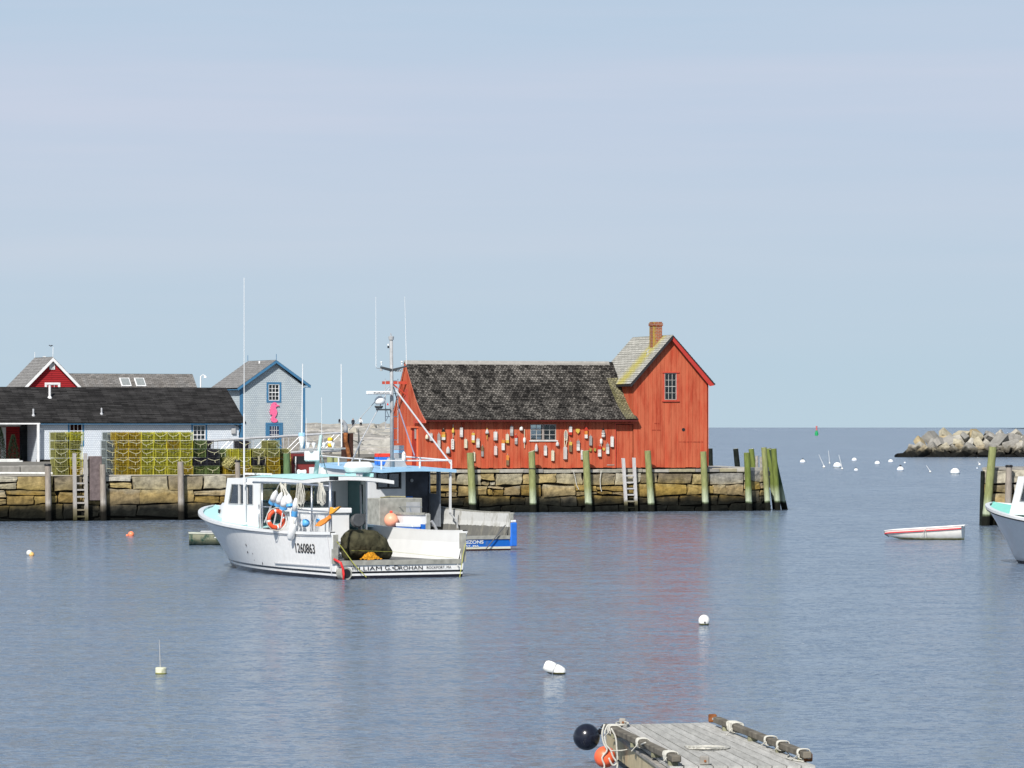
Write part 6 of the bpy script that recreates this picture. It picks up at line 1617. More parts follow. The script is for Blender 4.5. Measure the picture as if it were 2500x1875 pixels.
    for v in q.data.vertices:
        y = a.y+(b.y-a.y)*(v.co.x-min(xs))/(max(xs)-min(xs)); z = z0+h*(v.co.y-min(ys))/(max(ys)-min(ys)); v.co = Vector((-H.x_at(y, z)-.012-(.004 if v.co.z > 0 else 0), y, z))
    # rack of tubes on the port rail
    l = -H.hb(.2, 1)+.10
    g = lambda x, y, ll=l: B1.ru(x, y, ll)
    mb = MB()
    for (x, y0, y1, r) in ((640, 1294, 1181, .028), (761, 1299, 1184, .028), (806.5, 1300, 1176, .05)): mb.tube([g(x, y0), g(x, y1)], r, 8)
    mb.tube([g(618, 1177.5), g(680, 1179), g(740, 1181.5), g(806, 1187)], .03, 8); mb.tube([g(636, 1237), g(663, 1238)], .02, 6); mb.tube([g(728, 1244), g(761, 1247), g(806, 1249.5)], .02, 6); mb.tube([g(632, 1232), g(633, 1292)], .02, 6); mb.build('tube_rack', STEEL, root, smooth=True)
    mb = MB(); q = g(814, 1169); mb.bx(l-.05, l+.08, q.y-.15, q.y+.16, q.z-.04, q.z+.07); mb.build('rack_clamp', BLACK, root)
    # whip aerial on the port side
    def whip(px, y0, y1, ll, r0, r1, par, m=ALUW, lean=0):
        a, b = B1.ru(px, y0, ll), B1.ru(px+lean, y1, ll); c = a.lerp(b, .45); mb = MB(); mb.tube([a, c], r0, 8); mb.tube([c, b], [r1*1.4, r1], 6); return mb.build('whip_aerial', m, par, smooth=False)
    whip(596, 1282, 678, -1.62, .026, .009, root)
    mb = MB()
    for y in (1180, 1278): q = B1.ru(596, y, -1.6); mb.bx(-1.66, -1.50, q.y-.05, q.y+.05, q.z-.03, q.z+.03)
    mb.build('aerial_bracket', ALUW, root)
    # roof gear
    c = B1.rv(877, 1147, 4.6); mb = MB()
    prof = lambda zz, s_: [(s_*.50*math.copysign(abs(math.cos(a))**.55, math.cos(a)), s_*.36*math.copysign(abs(math.sin(a))**.55, math.sin(a)), zz) for a in [2*math.pi*k/24 for k in range(24)]]
    rows = [prof(.06, .80), prof(.09, .90), prof(.19, 1.0), prof(.21, 1.03), prof(.23, 1.0), prof(.33, .88), prof(.37, .70)]; rows = [r + [r[0]] for r in rows]
    mb.grid(rows); n0 = len(mb.v); mb.face(list(range(24))); mb.face([n0-25+k for k in range(24)][::-1])
    rc = mb.build('raft_canister', WHITE, rf, merge=True); rc.location = (c.x-.02, 4.6, c.z-.13); rc.scale = (.80, .9, .98); auto_smooth(rc, 40)
    mb = MB(); 
    for dx in (-.35, .35): mb.bx(c.x+dx*.8-.03, c.x+dx*.8+.03, 4.3, 4.9, c.z-.20, c.z-.10)
    mb.build('raft_cradle', TEAL, rf)
    yb = 5.4
    g2 = lambda x, y, a=yb: B1.rv(x, y, a)
    mb = MB(); mb.tube([g2(770, 1166), g2(777, 1110), g2(784, 1062)], [.075, .06, .045], 8); ms = mb.build('signal_mast', mat('pale_teal_pole', (.36, .50, .50), .5), rf, smooth=True)
    mb = MB(); a, b = g2(733, 1098), g2(843, 1095); mb.tube([a, b], .03, 6); mb.build('crossbar', GALV, ms)
    for px in (737, 752, 766, 791, 813): mb = MB(); q = g2(px, 1096); mb.lathe([(.02, 0), (.03, .06), (.055, .12), (.06, .17), (.05, .18)], 12, q); mb.build('aerial_cup', WHITE, ms, smooth=True)
    mb = MB(); q = g2(737, 1088); mb.lathe([(.02, 0), (.06, .05), (.085, .16), (.09, .26), (.09, .27)], 14, q); f_ = mb.build('white_float_aerial', WHITE, ms, smooth=True)
    mb = MB(); mb.lathe([(.095, .27), (.10, .28), (.10, .36), (.09, .37)], 14, q); mb.build('blue_collar', LBLUE, f_, smooth=False); mb = MB(); t_ = g2(739, 888); mb.tube([q+Vector((0, 0, .36)), t_], [.022, .013], 8); mb.build('whip_aerial', ALUW, f_)
    for (x, y0, y1, r) in ((834, 1092, 889, .022), (786, 1140, 970, .010), (749, 1095, 1020, .008)):
        mb = MB(); mb.tube([g2(x, y0), g2(x-1, y1)], [r, r*.6], 8); mb.build('whip_aerial', ALUW, ms)
    a, b = g2(741, 1126), g2(771, 1101); mb = MB(); mb.bx(a.x, b.x, yb-.3, yb-.02, a.z, b.z); sl_ = mb.build('searchlight', WHITE, ms, bevel=.035); mb = MB(); mb.lathe([(.06, -.32), (.06, -.30)], 10, (a.x+.09, yb, b.z+.02), (0, 1, 0)); mb.build('lamp', GREYP, sl_)
    mb = MB(); a = g2(727, 1153, 6.2); mb.lathe([(.075, 0), (.085, .02), (.06, .10), (.07, .2), (.085, .24)], 12, a, (1, 0, 0)); mb.build('horn', WHITE, rf, smooth=True)
    mb = MB(); mb.tube([g2(776, 1110), g2(769, 1124), g2(773, 1140), g2(768, 1158)], .02, 6); mb.tube([g2(780, 1100), g2(790, 1128), g2(800, 1160)], .014, 6); mb.build('cable_run', TEALD, ms)
    q = B1.ru(563, 1172, -1.3); mb = MB(); mb.bx(-1.38, -1.22, 8.30, 8.46, q.z-.06, q.z+.07); mb.build('spotlight', BLACK, rf)
    mb = MB()
    for i in range(7): mb.ball((-.95, 6.55+i*.27, 2.79), .045, 8, 6, (1, 1.4, .6))
    mb.tube([(-.95, 6.4, 2.80), (-.95, 8.3, 2.80)], .03, 6); mb.build('roof_grabrail', WHITE, rf)
    mb = MB(); a, b = B1.rv(626, 1161, 7), B1.rv(605, 1132, 7); mb.tube([a, b], .008, 5); mb.build('wire_stay', BLACK, rf)
    # port aft roof post, interior, hauling station
    mb = MB(); mb.bx(-.06, 1.28, 8.12, 8.2, .9, 1.9); mb.build('dash', mat('dash_cream', (.5, .5, .46), .6), root)
    mb = MB(); wall_yz(mb, 1.42, .03, [(5.05, .5), (6.3, .5), (6.3, 2.6), (5.45, 2.6)]); mb.build('inner_lining', TEALD, root)
    mb = MB(); mb.bx(.55, 1.40, 6.2, 6.26, .5, 2.62); bk = mb.build('bulkhead', WHITE, root); mb = MB(); mb.bx(.62, 1.0, 6.17, 6.195, 1.3, 2.3); mb.build('bulkhead_window', GLASSD, bk)
    mb = MB(); a = B1.rv(880, 1184, 4.9); b = B1.rv(883, 1290, 4.9); mb.tube([a, (b.x, 4.9, .47)], .03, 8); mb.build('roof_post', GALV, root)
    bx0, bx1 = B1.rv(757, 1240, 3.2).x, B1.rv(857, 1240, 3.2).x; zt = B1.rv(857, 1240, 3.2).z
    mb = MB(); mb.bx(bx0+.03, bx1-.03, 3.24, 5.2, .92, zt-.16); mb.bx(bx0+.03, bx1-.03, 3.5, 5.2, .47, .92); hs = mb.build('engine_box', WHITE, root, bevel=.012)
    mb = MB(); mb.bx(bx0-.02, bx1+.03, 3.18, 5.25, zt-.155, zt); mb.build('box_lid', WHITE, hs, bevel=.025)
    mb = MB(); mb.bx(bx0+.4, bx1-.02, 3.2, 3.235, .62, .90); mb.build('kick_panel', GREYP, hs)
    q = B1.rv(866, 1272, 3.0); mb = MB(); mb.lathe([(.17, 0), (.19, .02), (.05, .07), (.05, .10), (.19, .15), (.17, .17)], 20, (q.x+.04, 3.0, q.z), (0, -1, .15)); hh = mb.build('pot_hauler', DKGREY, root, smooth=False)
    mb = MB(); mb.tube([(q.x+.04, 3.1, q.z), (q.x+.2, 3.1, q.z-.15), (q.x+.22, 3.1, .47)], .05, 8); mb.bx(q.x+.12, q.x+.34, 3.0, 3.3, q.z-.1, q.z+.2); mb.build('hauler_arm', DKGREY, hh)
    # gear table behind the rack, dangling controls
    mb = MB(); a, b = g(728, 1262, -1.2), g(806, 1262, -1.2); mb.bx(-1.28, -1.18, b.y, a.y, 1.0, 1.75); mb.build('rope_bin', WHITE, root); 
    # wires inside stern
    mb = MB(); P = [B1.rv(x, y, -.08) for x, y in ((822, 1322), (835, 1338), (862, 1376), (878, 1394), (892, 1409))]; mb.tube([(q.x, -.09-.01*i, q.z) for i, q in enumerate(P[:4])], .014, 6); mb.tube([(q.x, -.14, q.z) for q in P[3:]], .012, 6); mb.build('yellow_tie', YROPE, root)
    mb = MB(); P = [B1.rv(x, y, -.08) for x, y in ((1136, 1326), (1130, 1352), (1127, 1375), (1121, 1412))]; mb.tube([(q.x, -.10, q.z) for q in P], .011, 6); mb.build('yellow_tie', YROPE, root)
    mb = MB(); P = [B1.rv(x, y, .5) for x, y in ((858, 1344), (960, 1347), (1000, 1351))]; mb.tube(P+[(1.75, .1, .52)], .004, 5); mb.build('deck_line', YROPE, root)
    mb = MB(); q = B1.rv(1118, 1382, -.06); mb.tube([(q.x, -.05, q.z+.06), (q.x-.02, -.09, q.z-.02), (q.x+.05, -.09, q.z-.04)], .015, 6); mb.build('hook', GALV, root)
    return root, H
BOAT1, HL1 = boat_one()
def b1obj(name, label, cat, group, a, ll=None, vv=None):
    return femp(B1, name, label, cat, group, a[0], a[1], a[2])
# hanging gear on the rack
gl = lambda x, y, l=-2.08: B1.ru(x, y, l)
for (t, bt, st, w, lab, cl) in (((675,1198),(664.5,1229),(646,1275),17,'white and blue bell buoy hanging leftmost on the boat rack','bell'), ((688,1203),(678.5,1235),(668,1283),16.5,'white and blue buoy hanging second from the left on the rack','bell'),
                            ((697,1210),(691.5,1243),(684,1290),17,'white and blue buoy hanging third from the left on the rack','bell'), ((704.5,1207),(708,1238),(711.5,1284),15.5,'cream and blue buoy hanging fourth from the left on the rack','bell')):
    l = -2.08-R.uniform(0, .06); T, Bt, St = gl(*t, l), gl(*bt, l), gl(*st, l); hk = gl(685, 1179, l)
    root = b1obj('lobster_buoy', lab, 'buoy', 'blue and white buoys on the boat rack', Bt); ax = (T-Bt); hh = ax.length; r = w/2/78.
    mb = MB(); mb.lathe([(r, hh*.22), (r*.95, hh*.5), (r*.72, hh*.8), (r*.3, hh), (r*.12, hh*1.06)], 16, (0, 0, 0), ax); mb.build('white_top', WHITE, root, smooth=True)
    mb = MB(); mb.lathe([(r*.9, 0), (r*1.04, hh*.03), (r*1.02, hh*.22)], 16, (0, 0, 0), ax); mb.build('blue_band', BUOYBLUE, root, smooth=False)
    mb = MB(); mb.tube([(0, 0, 0), St-Bt], .022, 8); mb.build('stick', ALUW, root)
    mb = MB(); mb.tube([T-Bt, (T-Bt).lerp(hk-Bt, .5)+Vector((0, .0, .02)), hk-Bt], .022, 6); mb.build('hanging_rope', WHITE_ROPE, root)
T, Bt = gl(722.7, 1214.8), gl(716, 1285); root = b1obj('spindle_buoy', 'long white spindle buoy with a blue waist hanging from the boat rack', 'buoy', None, Bt); ax = T-Bt; h = ax.length; r = .088
for nm, m, prof in (('lower_body', WHITE, [(r*.3, 0), (r*.7, h*.12), (r*.9, h*.35)]), ('blue_waist', BUOYBLUE, [(r*1.0, h*.35), (r*1.05, h*.36), (r*.98, h*.52), (r*1.02, h*.53)]), ('upper_body', WHITE, [(r*.92, h*.53), (r*.85, h*.8), (r*.5, h*.96), (r*.15, h)])):
    mb = MB(); mb.lathe(prof, 16, (0, 0, 0), ax); mb.build(nm, m, root, smooth=True)
mb = MB(); mb.tube([T-Bt, gl(726, 1180)-Bt], .018, 6); mb.build('hanging_rope', WHITE_ROPE, root)
T, Bt = gl(717, 1279, -2.22), gl(708, 1319, -2.22); root = b1obj('boat_fender', 'white fender hanging over the rail of the white lobster boat', 'fender', None, Bt); ax = T-Bt; h = ax.length; r = .11
mb = MB(); mb.lathe([(.02, 0), (r*.6, .02), (r*.95, h*.2), (r, h*.5), (r*.9, h*.85), (r*.5, h*.97), (.03, h)], 16, (0, 0, 0), ax); mb.build('body', WHITE, root, smooth=True); mb = MB(); mb.tube([ax, ax+Vector((0, 0, .2))], .015, 6); mb.build('rope', WHITE_ROPE, root)
# life ring
c = B1.rv(674, 1267.5, 3.0); root = b1obj('life_ring', 'orange life ring with white bands hanging behind the buoys', 'life ring', None, Vector((c.x, 3.3, c.z)))
c = B1.rv(674, 1267.5, 3.3); root.location = B1.w(c.x, 3.3, c.z)
for q in range(8):
    mb = MB(); a0 = 2*math.pi*q/8+.12; ln = 2*math.pi/8; w = ln*.27 if q % 2 else ln*1.73; a0 = 2*math.pi*(q//2)/4+(ln*.0 if q % 2 == 0 else ln*1.73)+.3
    pts = [(.232*math.cos(a0+w*k/6), 0, .232*math.sin(a0+w*k/6)) for k in range(7)]; mb.tube(pts, .062 if q % 2 == 0 else .064, 10); mb.build('ring_segment' if q % 2 == 0 else 'white_band', mat('life_ring_orange', (.85, .10, .03), .5) if q % 2 == 0 and q == 0 else (bpy.data.materials['life_ring_orange'] if q % 2 == 0 else WHITE), root, smooth=True)
mb = MB(); mb.tube([(.33*math.cos(a), -.05, .33*math.sin(a)) for a in [math.pi*k/6 for k in range(13)]], .014, 5); mb.build('grab_line', WHITE_ROPE, root)
# orange flag, blue-white floats, rope hanks
c = gl(800, 1262, -2.12); root = b1obj('orange_flag', 'rolled orange cloth tied through the boat rack', 'cloth', None, c)
def cloth(pts, base, th=.03):
    mb = MB(); P = [gl(x, y, -2.12)-base for x, y in pts]; mb.prism(P, (-th, 0, 0), (th, 0, 0)); return mb
cloth([(771,1284),(781,1272),(797,1264),(806,1257),(806,1266),(795,1277),(781,1285)], c).build('cloth_roll', ORCLOTH, root); cloth([(806,1256),(808,1238),(815,1243),(831,1236),(829,1240),(815,1252)], c, .03).build('cloth_tail', mat('orange_cloth_end', (.90, .40, .05), .8), root)
c = gl(746, 1277, -1.75); root = b1obj('round_float', 'blue and white round float lying behind the rack', 'float', 'round floats behind the rack', c)
mb = MB(); mb.ball((0, 0, 0), .12, 16, 10, (1, 1.2, .95)); mb.build('body', BUOYBLUE, root, smooth=True); mb = MB(); mb.lathe([(.05, 0), (.10, .05), (.12, .14), (.11, .2)], 14, (0, .10, 0), (0, 1, 0)); mb.build('white_end', WHITE, root, smooth=True); mb = MB(); mb.bx(-.125, -.115, -.03, .0, -.1, .12); mb.build('white_strap', WHITE, root)
c = gl(776, 1271, -1.75); root = b1obj('round_float', 'small blue float between the rack posts', 'float', 'round floats behind the rack', c); mb = MB(); mb.ball((0, 0, 0), .06, 12, 8); mb.build('body', BUOYBLUE, root, smooth=True)
for (px, lab, sd_, ht, rx) in ((735, 'thick hank of grey white rope hanging mid rack', 4, .72, .46), (783, 'looped hank of white rope near the aft rack post', 9, .62, .36), (696, 'bunch of pale rope tied at the top of the rack', 12, .38, .10)):
    rr = random.Random(sd_); l = -2.05; tp = gl(px, 1182, l); root = b1obj('rope_hank', lab, 'rope', 'rope hanks on the boat rack', tp); mb = MB()
    for i in range(9):
        w = rx*rr.uniform(.3, 1.0); hh = ht*rr.uniform(.75, 1.0); oy = rr.uniform(-rx*.6, rx*.6)
        mb.tube([(rr.uniform(-.03, .03), oy*.4, .03), (0, oy-w*.5, -hh*.5), (0, oy-w*.4, -hh*.9), (0, oy, -hh), (0, oy+w*.4, -hh*.88), (.01, oy+w*.5, -hh*.5), (0, oy*.4+.03, .03)], .0095, 5, cap=False)
    mb.build('loops', WHITE_ROPE if 'white rope' in lab or 'pale' in lab else WHITE_ROPE, root)
# covered net heap on deck with yellow netting
a, b = B1.rv(856, 1362, .9), B1.rv(970, 1362, .9); cx = (a.x+b.x)/2; root = b1obj('net_heap', 'dark olive covered net drum on the open stern deck', 'net drum', None, Vector((cx, 1.35, .47)))
mb = MB(); rows = []; hw = (b.x-a.x)/2
for i in range(15):
    x = -hw+2*hw*i/14; rr0 = .42*(1-(abs(x+.1)/(hw*1.12))**5)**.5*(1-.20*max(0, x)/hw) if abs(x+.1) < hw*1.12 else .1
    if i in (0, 14): rr0 *= .75
    rows.append([(x, .47*rr0/.42*math.cos(th), max(0.005, .43*rr0/.42+(.43*rr0/.42)*math.sin(th)) + .0) for th in [2*math.pi*k/22 for k in range(23)]])
for r in rows:
    for k, p in enumerate(r):
        d = .045*noise.noise(Vector((p[0]*5, p[1]*2.2, p[2]*2.2)))+.03*noise.noise(Vector((p[0]*14, p[1]*4, p[2]*4))); r[k] = (p[0]+.02*math.sin(p[2]*9), p[1]*(1+d*2.0), p[2]*(1+d))
for r in rows: r[-1] = r[0]
mb.grid(rows); n = 23; mb.face(list(range(22))); mb.face([14*n+k for k in range(22)][::-1]); o = mb.build('cover', OLIVE, root, merge=True); auto_smooth(o, 60); s_ = o.modifiers.new('s', 'SUBSURF'); s_.levels = 1; s_.render_levels = 2
tx = bpy.data.textures.new('folds', 'CLOUDS'); tx.noise_scale = .22; dm = o.modifiers.new('d', 'DISPLACE'); dm.texture = tx; dm.strength = .10; dm.mid_level = .5
h1 = line_heap((0, 0, 0), .05, .05, 2, None, 8); q = B1.rv(905, 1360, .75); root = b1obj('yellow_netting', 'crumpled orange yellow netting at the foot of the net drum', 'netting', None, Vector((q.x, .75, .48))); rr = random.Random(2); mb = MB(); rows = []
for i in range(13):
    rows.append([(-.30+.6*i/12, -.12+.3*j/6, .20*math.sin(math.pi*i/12)*math.sin(math.pi*j/6)+.05*rr.random()) for j in range(7)])
mb.grid(rows); mb.build('netting', NETY, root)

# ------------------------------------------------------------------ second boat, blue hull, behind
B2 = Frame(-1.42, 137.9, 28)
def boat_two():
    root = femp(B2, 'lobster_boat', 'blue hulled workboat with a tall grey mast behind the white boat', 'boat')
    H = Hull(L=10.4, over=1.2, B=1.69, z0=1.27, bow=1.95, dip=.25)
    hm = band_mat('blue_hull', [(0, (.04,.015,.012)), (.05, (.66,.64,.52)), (.12, (.015,.13,.50)), (.90, (.76,.77,.78))], rng=(-.6, 2.1), rough=.4, wear=((.14,.16,.14), .60, .5))
    build_hull(H, root, hm, band_mat('worn_grey_white_bulwark', [(-.5, (.15,.15,.14)), (.84, (.56,.57,.56))], rng=(-.6, 2.1), nois=.10, rough=.7, wear=((.26,.25,.21), .50, .6)), GREYDIRTY, DECKG, True, LBLUE, aft_open=6.0)  # bulwark dark grey below, pale above, with worn blotches
    xq = H.hb(0, 1)
    # blue quarter column at the starboard corner
    mb = MB(); mb.bx(xq-.14, xq+.10, -.08, .25, .13, .93); mb.build('quarter_pad', mat('clean_blue', (.02, .15, .60), .5), root, bevel=.02)
    mb = MB(); mb.bx(xq-.14, xq+.08, -.06, .23, .935, 1.02); mb.build('quarter_cap', WHITE, root, bevel=.02)
    for sgn in (-1, 1): mb = MB(); mb.bx(sgn*(xq-.03), sgn*(xq-.15), -.05, .07, .45, 1.25); mb.build('corner_post', GREYDIRTY, root)
    mb = MB(); mb.bx(-xq+.15, xq-.15, -.035, .12, .38, .50); mb.build('stern_sill', GREYDIRTY, root)
    WL = mat('worn_white_lettering', (.60, .64, .66), .7)
    for (txt, px1, py, cap, wpx) in (('HORIZONS', 1180.5, 1328.5, .12, 68), ('ROCKPORT, MA', 1169.5, 1337.8, .085, 76)):
        a, b = B2.rv(px1-wpx, py, -.02), B2.rv(px1, py, -.02); q = lettering(root, txt, .15, WL, lambda c: c, name='stern_name', bold=.004)
        xs = [v.co.x for v in q.data.vertices]; ys = [v.co.y for v in q.data.vertices]
        for v in q.data.vertices: v.co = Vector((a.x+(b.x-a.x)*(v.co.x-min(xs))/(max(xs)-min(xs)), -.015-(.003 if v.co.z > 0 else 0), a.z+cap*(v.co.y-min(ys))/(max(ys)-min(ys))))
    # wheelhouse
    CW = mat('greyish_white_cabin', (.60, .61, .62), .5, var=.08, scale=2)
    g = lambda x, y, a=5.0: B2.rv(x, y, a)
    w0, w1 = g(920, 1192), g(978, 1154); xl, xr = -1.32, g(990, 1200).x
    mb = MB()
    mb.bx(xl, w0.x, 5.0, 5.06, .46, 2.70); mb.bx(w1.x, xr, 5.0, 5.06, .46, 2.70); mb.bx(w0.x, w1.x, 5.0, 5.06, .46, w0.z); mb.bx(w0.x, w1.x, 5.0, 5.06, w1.z, 2.70); cw = mb.build('aft_bulkhead', CW, root)
    mb = MB(); mb.bx(w0.x, w1.x, 5.02, 5.03, w0.z, w1.z); gw = mb.build('aft_window', GLASSD, cw); mb = MB()
    for (x0, x1, z0, z1) in ((w0.x-.02, w1.x+.02, w1.z-.04, w1.z+.02), (w0.x-.02, w1.x+.02, w0.z-.02, w0.z+.04), (w0.x-.02, w0.x+.04, w0.z+.04, w1.z-.04), (w1.x-.04, w1.x+.02, w0.z+.04, w1.z-.04), ((w0.x+w1.x)/2-.02, (w0.x+w1.x)/2+.02, w0.z+.04, w1.z-.04)): mb.bx(x0, x1, 4.975, 4.998, z0, z1)
    mb.build('window_rubber', BLACK, gw)
    mb = MB(); mb.bx(xl, xl+.05, 5.06, 9.0, .9, 2.72); mb.bx(xl, 1.3, 9.0, 9.05, 1.2, 2.8); mb.build('cabin_side', CW, root)
    mb = MB(); mb.bx(1.25, 1.30, 4.7, 9.0, .7, 1.85); mb.bx(1.25, 1.30, 4.7, 4.95, 1.85, 2.7); mb.bx(1.25, 1.30, 5.5, 9.0, 1.85, 2.7); mb.build('cabin_side', mat('grey_blue_cabin_side', (.20, .22, .25), .5, var=.2), root)
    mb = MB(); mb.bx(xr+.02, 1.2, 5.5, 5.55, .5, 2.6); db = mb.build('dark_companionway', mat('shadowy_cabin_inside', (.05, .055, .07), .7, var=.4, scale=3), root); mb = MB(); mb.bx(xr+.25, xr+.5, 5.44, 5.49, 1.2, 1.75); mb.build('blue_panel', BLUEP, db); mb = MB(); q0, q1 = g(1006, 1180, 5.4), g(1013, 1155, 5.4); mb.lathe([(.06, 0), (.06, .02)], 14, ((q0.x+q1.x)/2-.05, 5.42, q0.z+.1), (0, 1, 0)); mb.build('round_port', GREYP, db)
    mb = MB(); q = B2.ru(1027, 1170, 1.3); mb.bx(1.32, 1.42, q.y-.25, q.y+.25, 1.75, 2.45); mb.build('black_gear_box', BLACK, root)
    mb = MB(); mb.bx(1.25, 1.31, 3.9, 3.98, 1.2, 2.6); mb.build('aft_stanchion', CW, root)
    mb = MB(); rows = []; y0, y1 = 3.78, 9.4
    for i in range(8):
        f = i/7.0; y = y0+(y1-y0)*f; z = 2.70+.17*f; w = 1.44-(.2*max(0, f-.8)/.2); row = [(w*(k-3)/3, y, z+.05*(1-((k-3)/3.0)**2)) for k in range(7)]; rows.append(row+[(x, yy, zz-.11) for x, yy, zz in row[::-1]]+[row[0]])
    mb.grid(rows); nn = len(rows[0]); mb.face(list(range(nn-1))); mb.face([len(mb.v)-nn+k for k in range(nn-1)][::-1]); rf = mb.build('roof', LBLUE, root); auto_smooth(rf, 50)
    mb = MB(); mb.bx(-1.46, -1.20, 8.6, 9.6, 2.2, 2.74); mb.build('brow', WHITE, root)
    # roof rail
    mb = MB(); za = lambda y: 2.72+.17*(y-y0)/(y1-y0)
    P = [(-1.35, 4.0, za(4)+.28), (-1.35, 9.2, za(9)+.28)]; mb.tube(P, .025, 6); mb.tube([(1.3, 3.9, za(4)+.28), (1.3, 8.8, za(9)+.28)], .03, 6); mb.tube([(-1.35, 4.0, za(4)+.28), (1.3, 3.9, za(4)+.28)], .03, 6)
    for (x, y) in ((-1.35, 4.0), (-1.35, 5.7), (-1.35, 7.4), (-1.35, 9.2), (1.3, 3.9), (1.3, 6.3), (1.3, 8.8), (.1, 3.95)): mb.tube([(x, y, za(y)-.02), (x, y, za(y)+.28)], .03, 6)
    mb.build('roof_rail', ALUW, rf)
    # mast with spreaders
    m = g(957, 1140); mt = g(955, 826); mm = MB(); mm.tube([m, g(956.5, 980), mt], [.065, .065, .058], 12); mast = mm.build('mast', GALV, rf, smooth=True)
    mb = MB(); mb.lathe([(.05, -.06), (.09, -.05), (.10, .06), (.05, .08)], 12, mt); mb.tube([mt+Vector((0, 0, .08)), mt+Vector((-.02, 0, .18))], .02, 6); mb.build('masthead_light', GREYP, mast)
    mb = MB(); q = g(948, 850); mb.lathe([(.03, 0), (.032, .02), (.03, .08)], 10, q); mb.build('side_lamp', BLACK, mast); mb = MB(); mb.lathe([(.03, .09), (.03, .15)], 10, q); mb.build('lamp_cap', WHITE, mast)
    mb = MB(); c = g(957, 903); a, b = g(930, 897.5), g(998, 893.5); n0 = c+Vector((0, 0, .05))
    mb.prism([(a.x, 0, a.z-.035), (c.x, 0, c.z-.06), (c.x, 0, c.z+.03), (a.x, 0, a.z+.045)], (0, 4.94, 0), (0, 5.06, 0)); mb.prism([(c.x, 0, c.z-.06), (b.x, 0, b.z-.0), (b.x, 0, b.z+.03), (c.x, 0, c.z+.03)], (0, 4.94, 0), (0, 5.06, 0)); mb.build('spreader', DKGREY, mast)
    for px, py in ((930.5, 903), (968, 905), (975, 905), (981, 905)): q = g(px, py); mb = MB(); mb.lathe([(.02, .04), (.045, 0), (.05, -.03), (.04, -.035)], 10, q, (0, 0, 1)); mb.build('deck_lamp', GALV, mast)
    for px, py in ((931, 893), (981, 892)): q = g(px, py); mb = MB(); mb.tube([q, q+Vector((0, 0, .08))], .015, 6); mb.ball(q+Vector((0, 0, .12)), .042, 10, 8, (1, 1, .8)); mb.build('gps_dome', WHITE, mast, smooth=True)
    for (x0, y0_, x1, y1_) in ((918, 896, 917.5, 724), (992.5, 890, 988, 724)):
        mb = MB(); mb.tube([g(x0, y0_), g((x0+x1)/2, (y0_+y1_)/2), g(x1, y1_)], [.014, .010, .006], 6); mb.build('whip_aerial', ALUW, mast)
    mb = MB(); mb.tube([g(918, 898), g(926, 899.5), g(932, 900)], .014, 6); mb.build('aerial_arm', GALV, mast)
    # radar arm and dome
    a, b = g(889, 963.5), g(949, 955); mb = MB(); mb.bx(a.x, b.x, 4.75, 4.87, a.z, b.z); ra = mb.build('radar_scanner', WHITE, mast, bevel=.02)
    q0, q1 = g(905, 961.5), g(943, 961.5); t = lettering(mast, 'FURUNO', .1, INK, lambda c: c, name='radar_lettering'); xs = [v.co.x for v in t.data.vertices]; ys = [v.co.y for v in t.data.vertices]
    for v in t.data.vertices: v.co = Vector((q0.x+(q1.x-q0.x)*(v.co.x-min(xs))/(max(xs)-min(xs)), 4.745-(.002 if v.co.z > 0 else 0), q0.z+.055*(v.co.y-min(ys))/(max(ys)-min(ys))))
    q = g(927, 986); mb = MB(); mb.lathe([(.13, -.02), (.18, .02), (.19, .10), (.17, .17), (.10, .24), (.06, .27)], 18, q); mb.build('radar_dome', WHITE, mast, smooth=True)
    mb = MB(); mb.lathe([(.10, -.08), (.15, -.02), (.15, .02)], 12, g(925, 992)); mb.bx(g(921, 0).x, g(951, 0).x, 4.9, 5.1, g(0, 1000).z, g(0, 996).z); mb.build('radar_shelf', DKGREY, mast)
    mb = MB(); q = g(944, 988); mb.prism([(q.x-.035, 0, q.z-.02), (q.x+.035, 0, q.z-.02), (q.x, 0, q.z+.06)], (0, 4.9, 0), (0, 4.93, 0)); mb.build('red_reflector', REDP, mast)
    # ladder frame each side of the mast
    mb = MB()
    for px, ya, yb in ((941, 925, 1048), (971.5, 925, 1082)): mb.tube([g(px, ya, 5.2), g(px, yb, 5.2)], .015, 6)
    for py in (930, 961, 1017, 1046, 1074): mb.tube([g(941 if py < 1050 else 958, py, 5.2), g(971.5, py, 5.2)], .014, 6)
    mb.tube([g(941, 995, 5.2), g(949, 1015, 5.2), g(941, 1030, 5.2)], .012, 5); mb.build('ladder_frame', ALU, mast)
    for (x0, y0_, x1, y1_, r, m_, nm) in ((950, 943, 868, 1033, .012, GALV, 'wire_stay'), (868, 1033, 852, 1050, .012, GALV, 'wire_stay'), (951, 948, 882, 1075, .016, ALU, 'stay_tube'), (882, 1075, 858, 1128, .026, ALU, 'stay_tube'), (966, 952, 1103, 1135, .030, ALUW, 'boom'), (974, 998, 1012, 1112, .024, mat('purple_grey_tube', (.26, .24, .33), .5), 'inner_stay'), (961, 945, 976, 1000, .018, DKGREY, 'dark_stay')):
        aa = 5.0 if nm != 'boom' else 5.0; mb = MB(); mb.tube([g(x0, y0_, 4.95), g(x1, y1_, 4.5 if nm in ('boom', 'inner_stay') else 5.4)], r, 8); mb.build(nm, m_, mast)
    # mast step plates
    mb = MB(); a, b = g(948, 1140), g(1000, 1122); mb.prism([(a.x-.05, 0, a.z-.02), (a.x+.75, 0, a.z-.02), (a.x+.6, 0, a.z+.30), (a.x+.12, 0, a.z+.30)], (0, 5.02, 0), (0, 5.3, 0)); mb.build('mast_step', GREYP, mast)
    # exhaust stack
    c = g(845, 1128, 7.2); g7 = lambda x, y: g(x, y, 7.2)
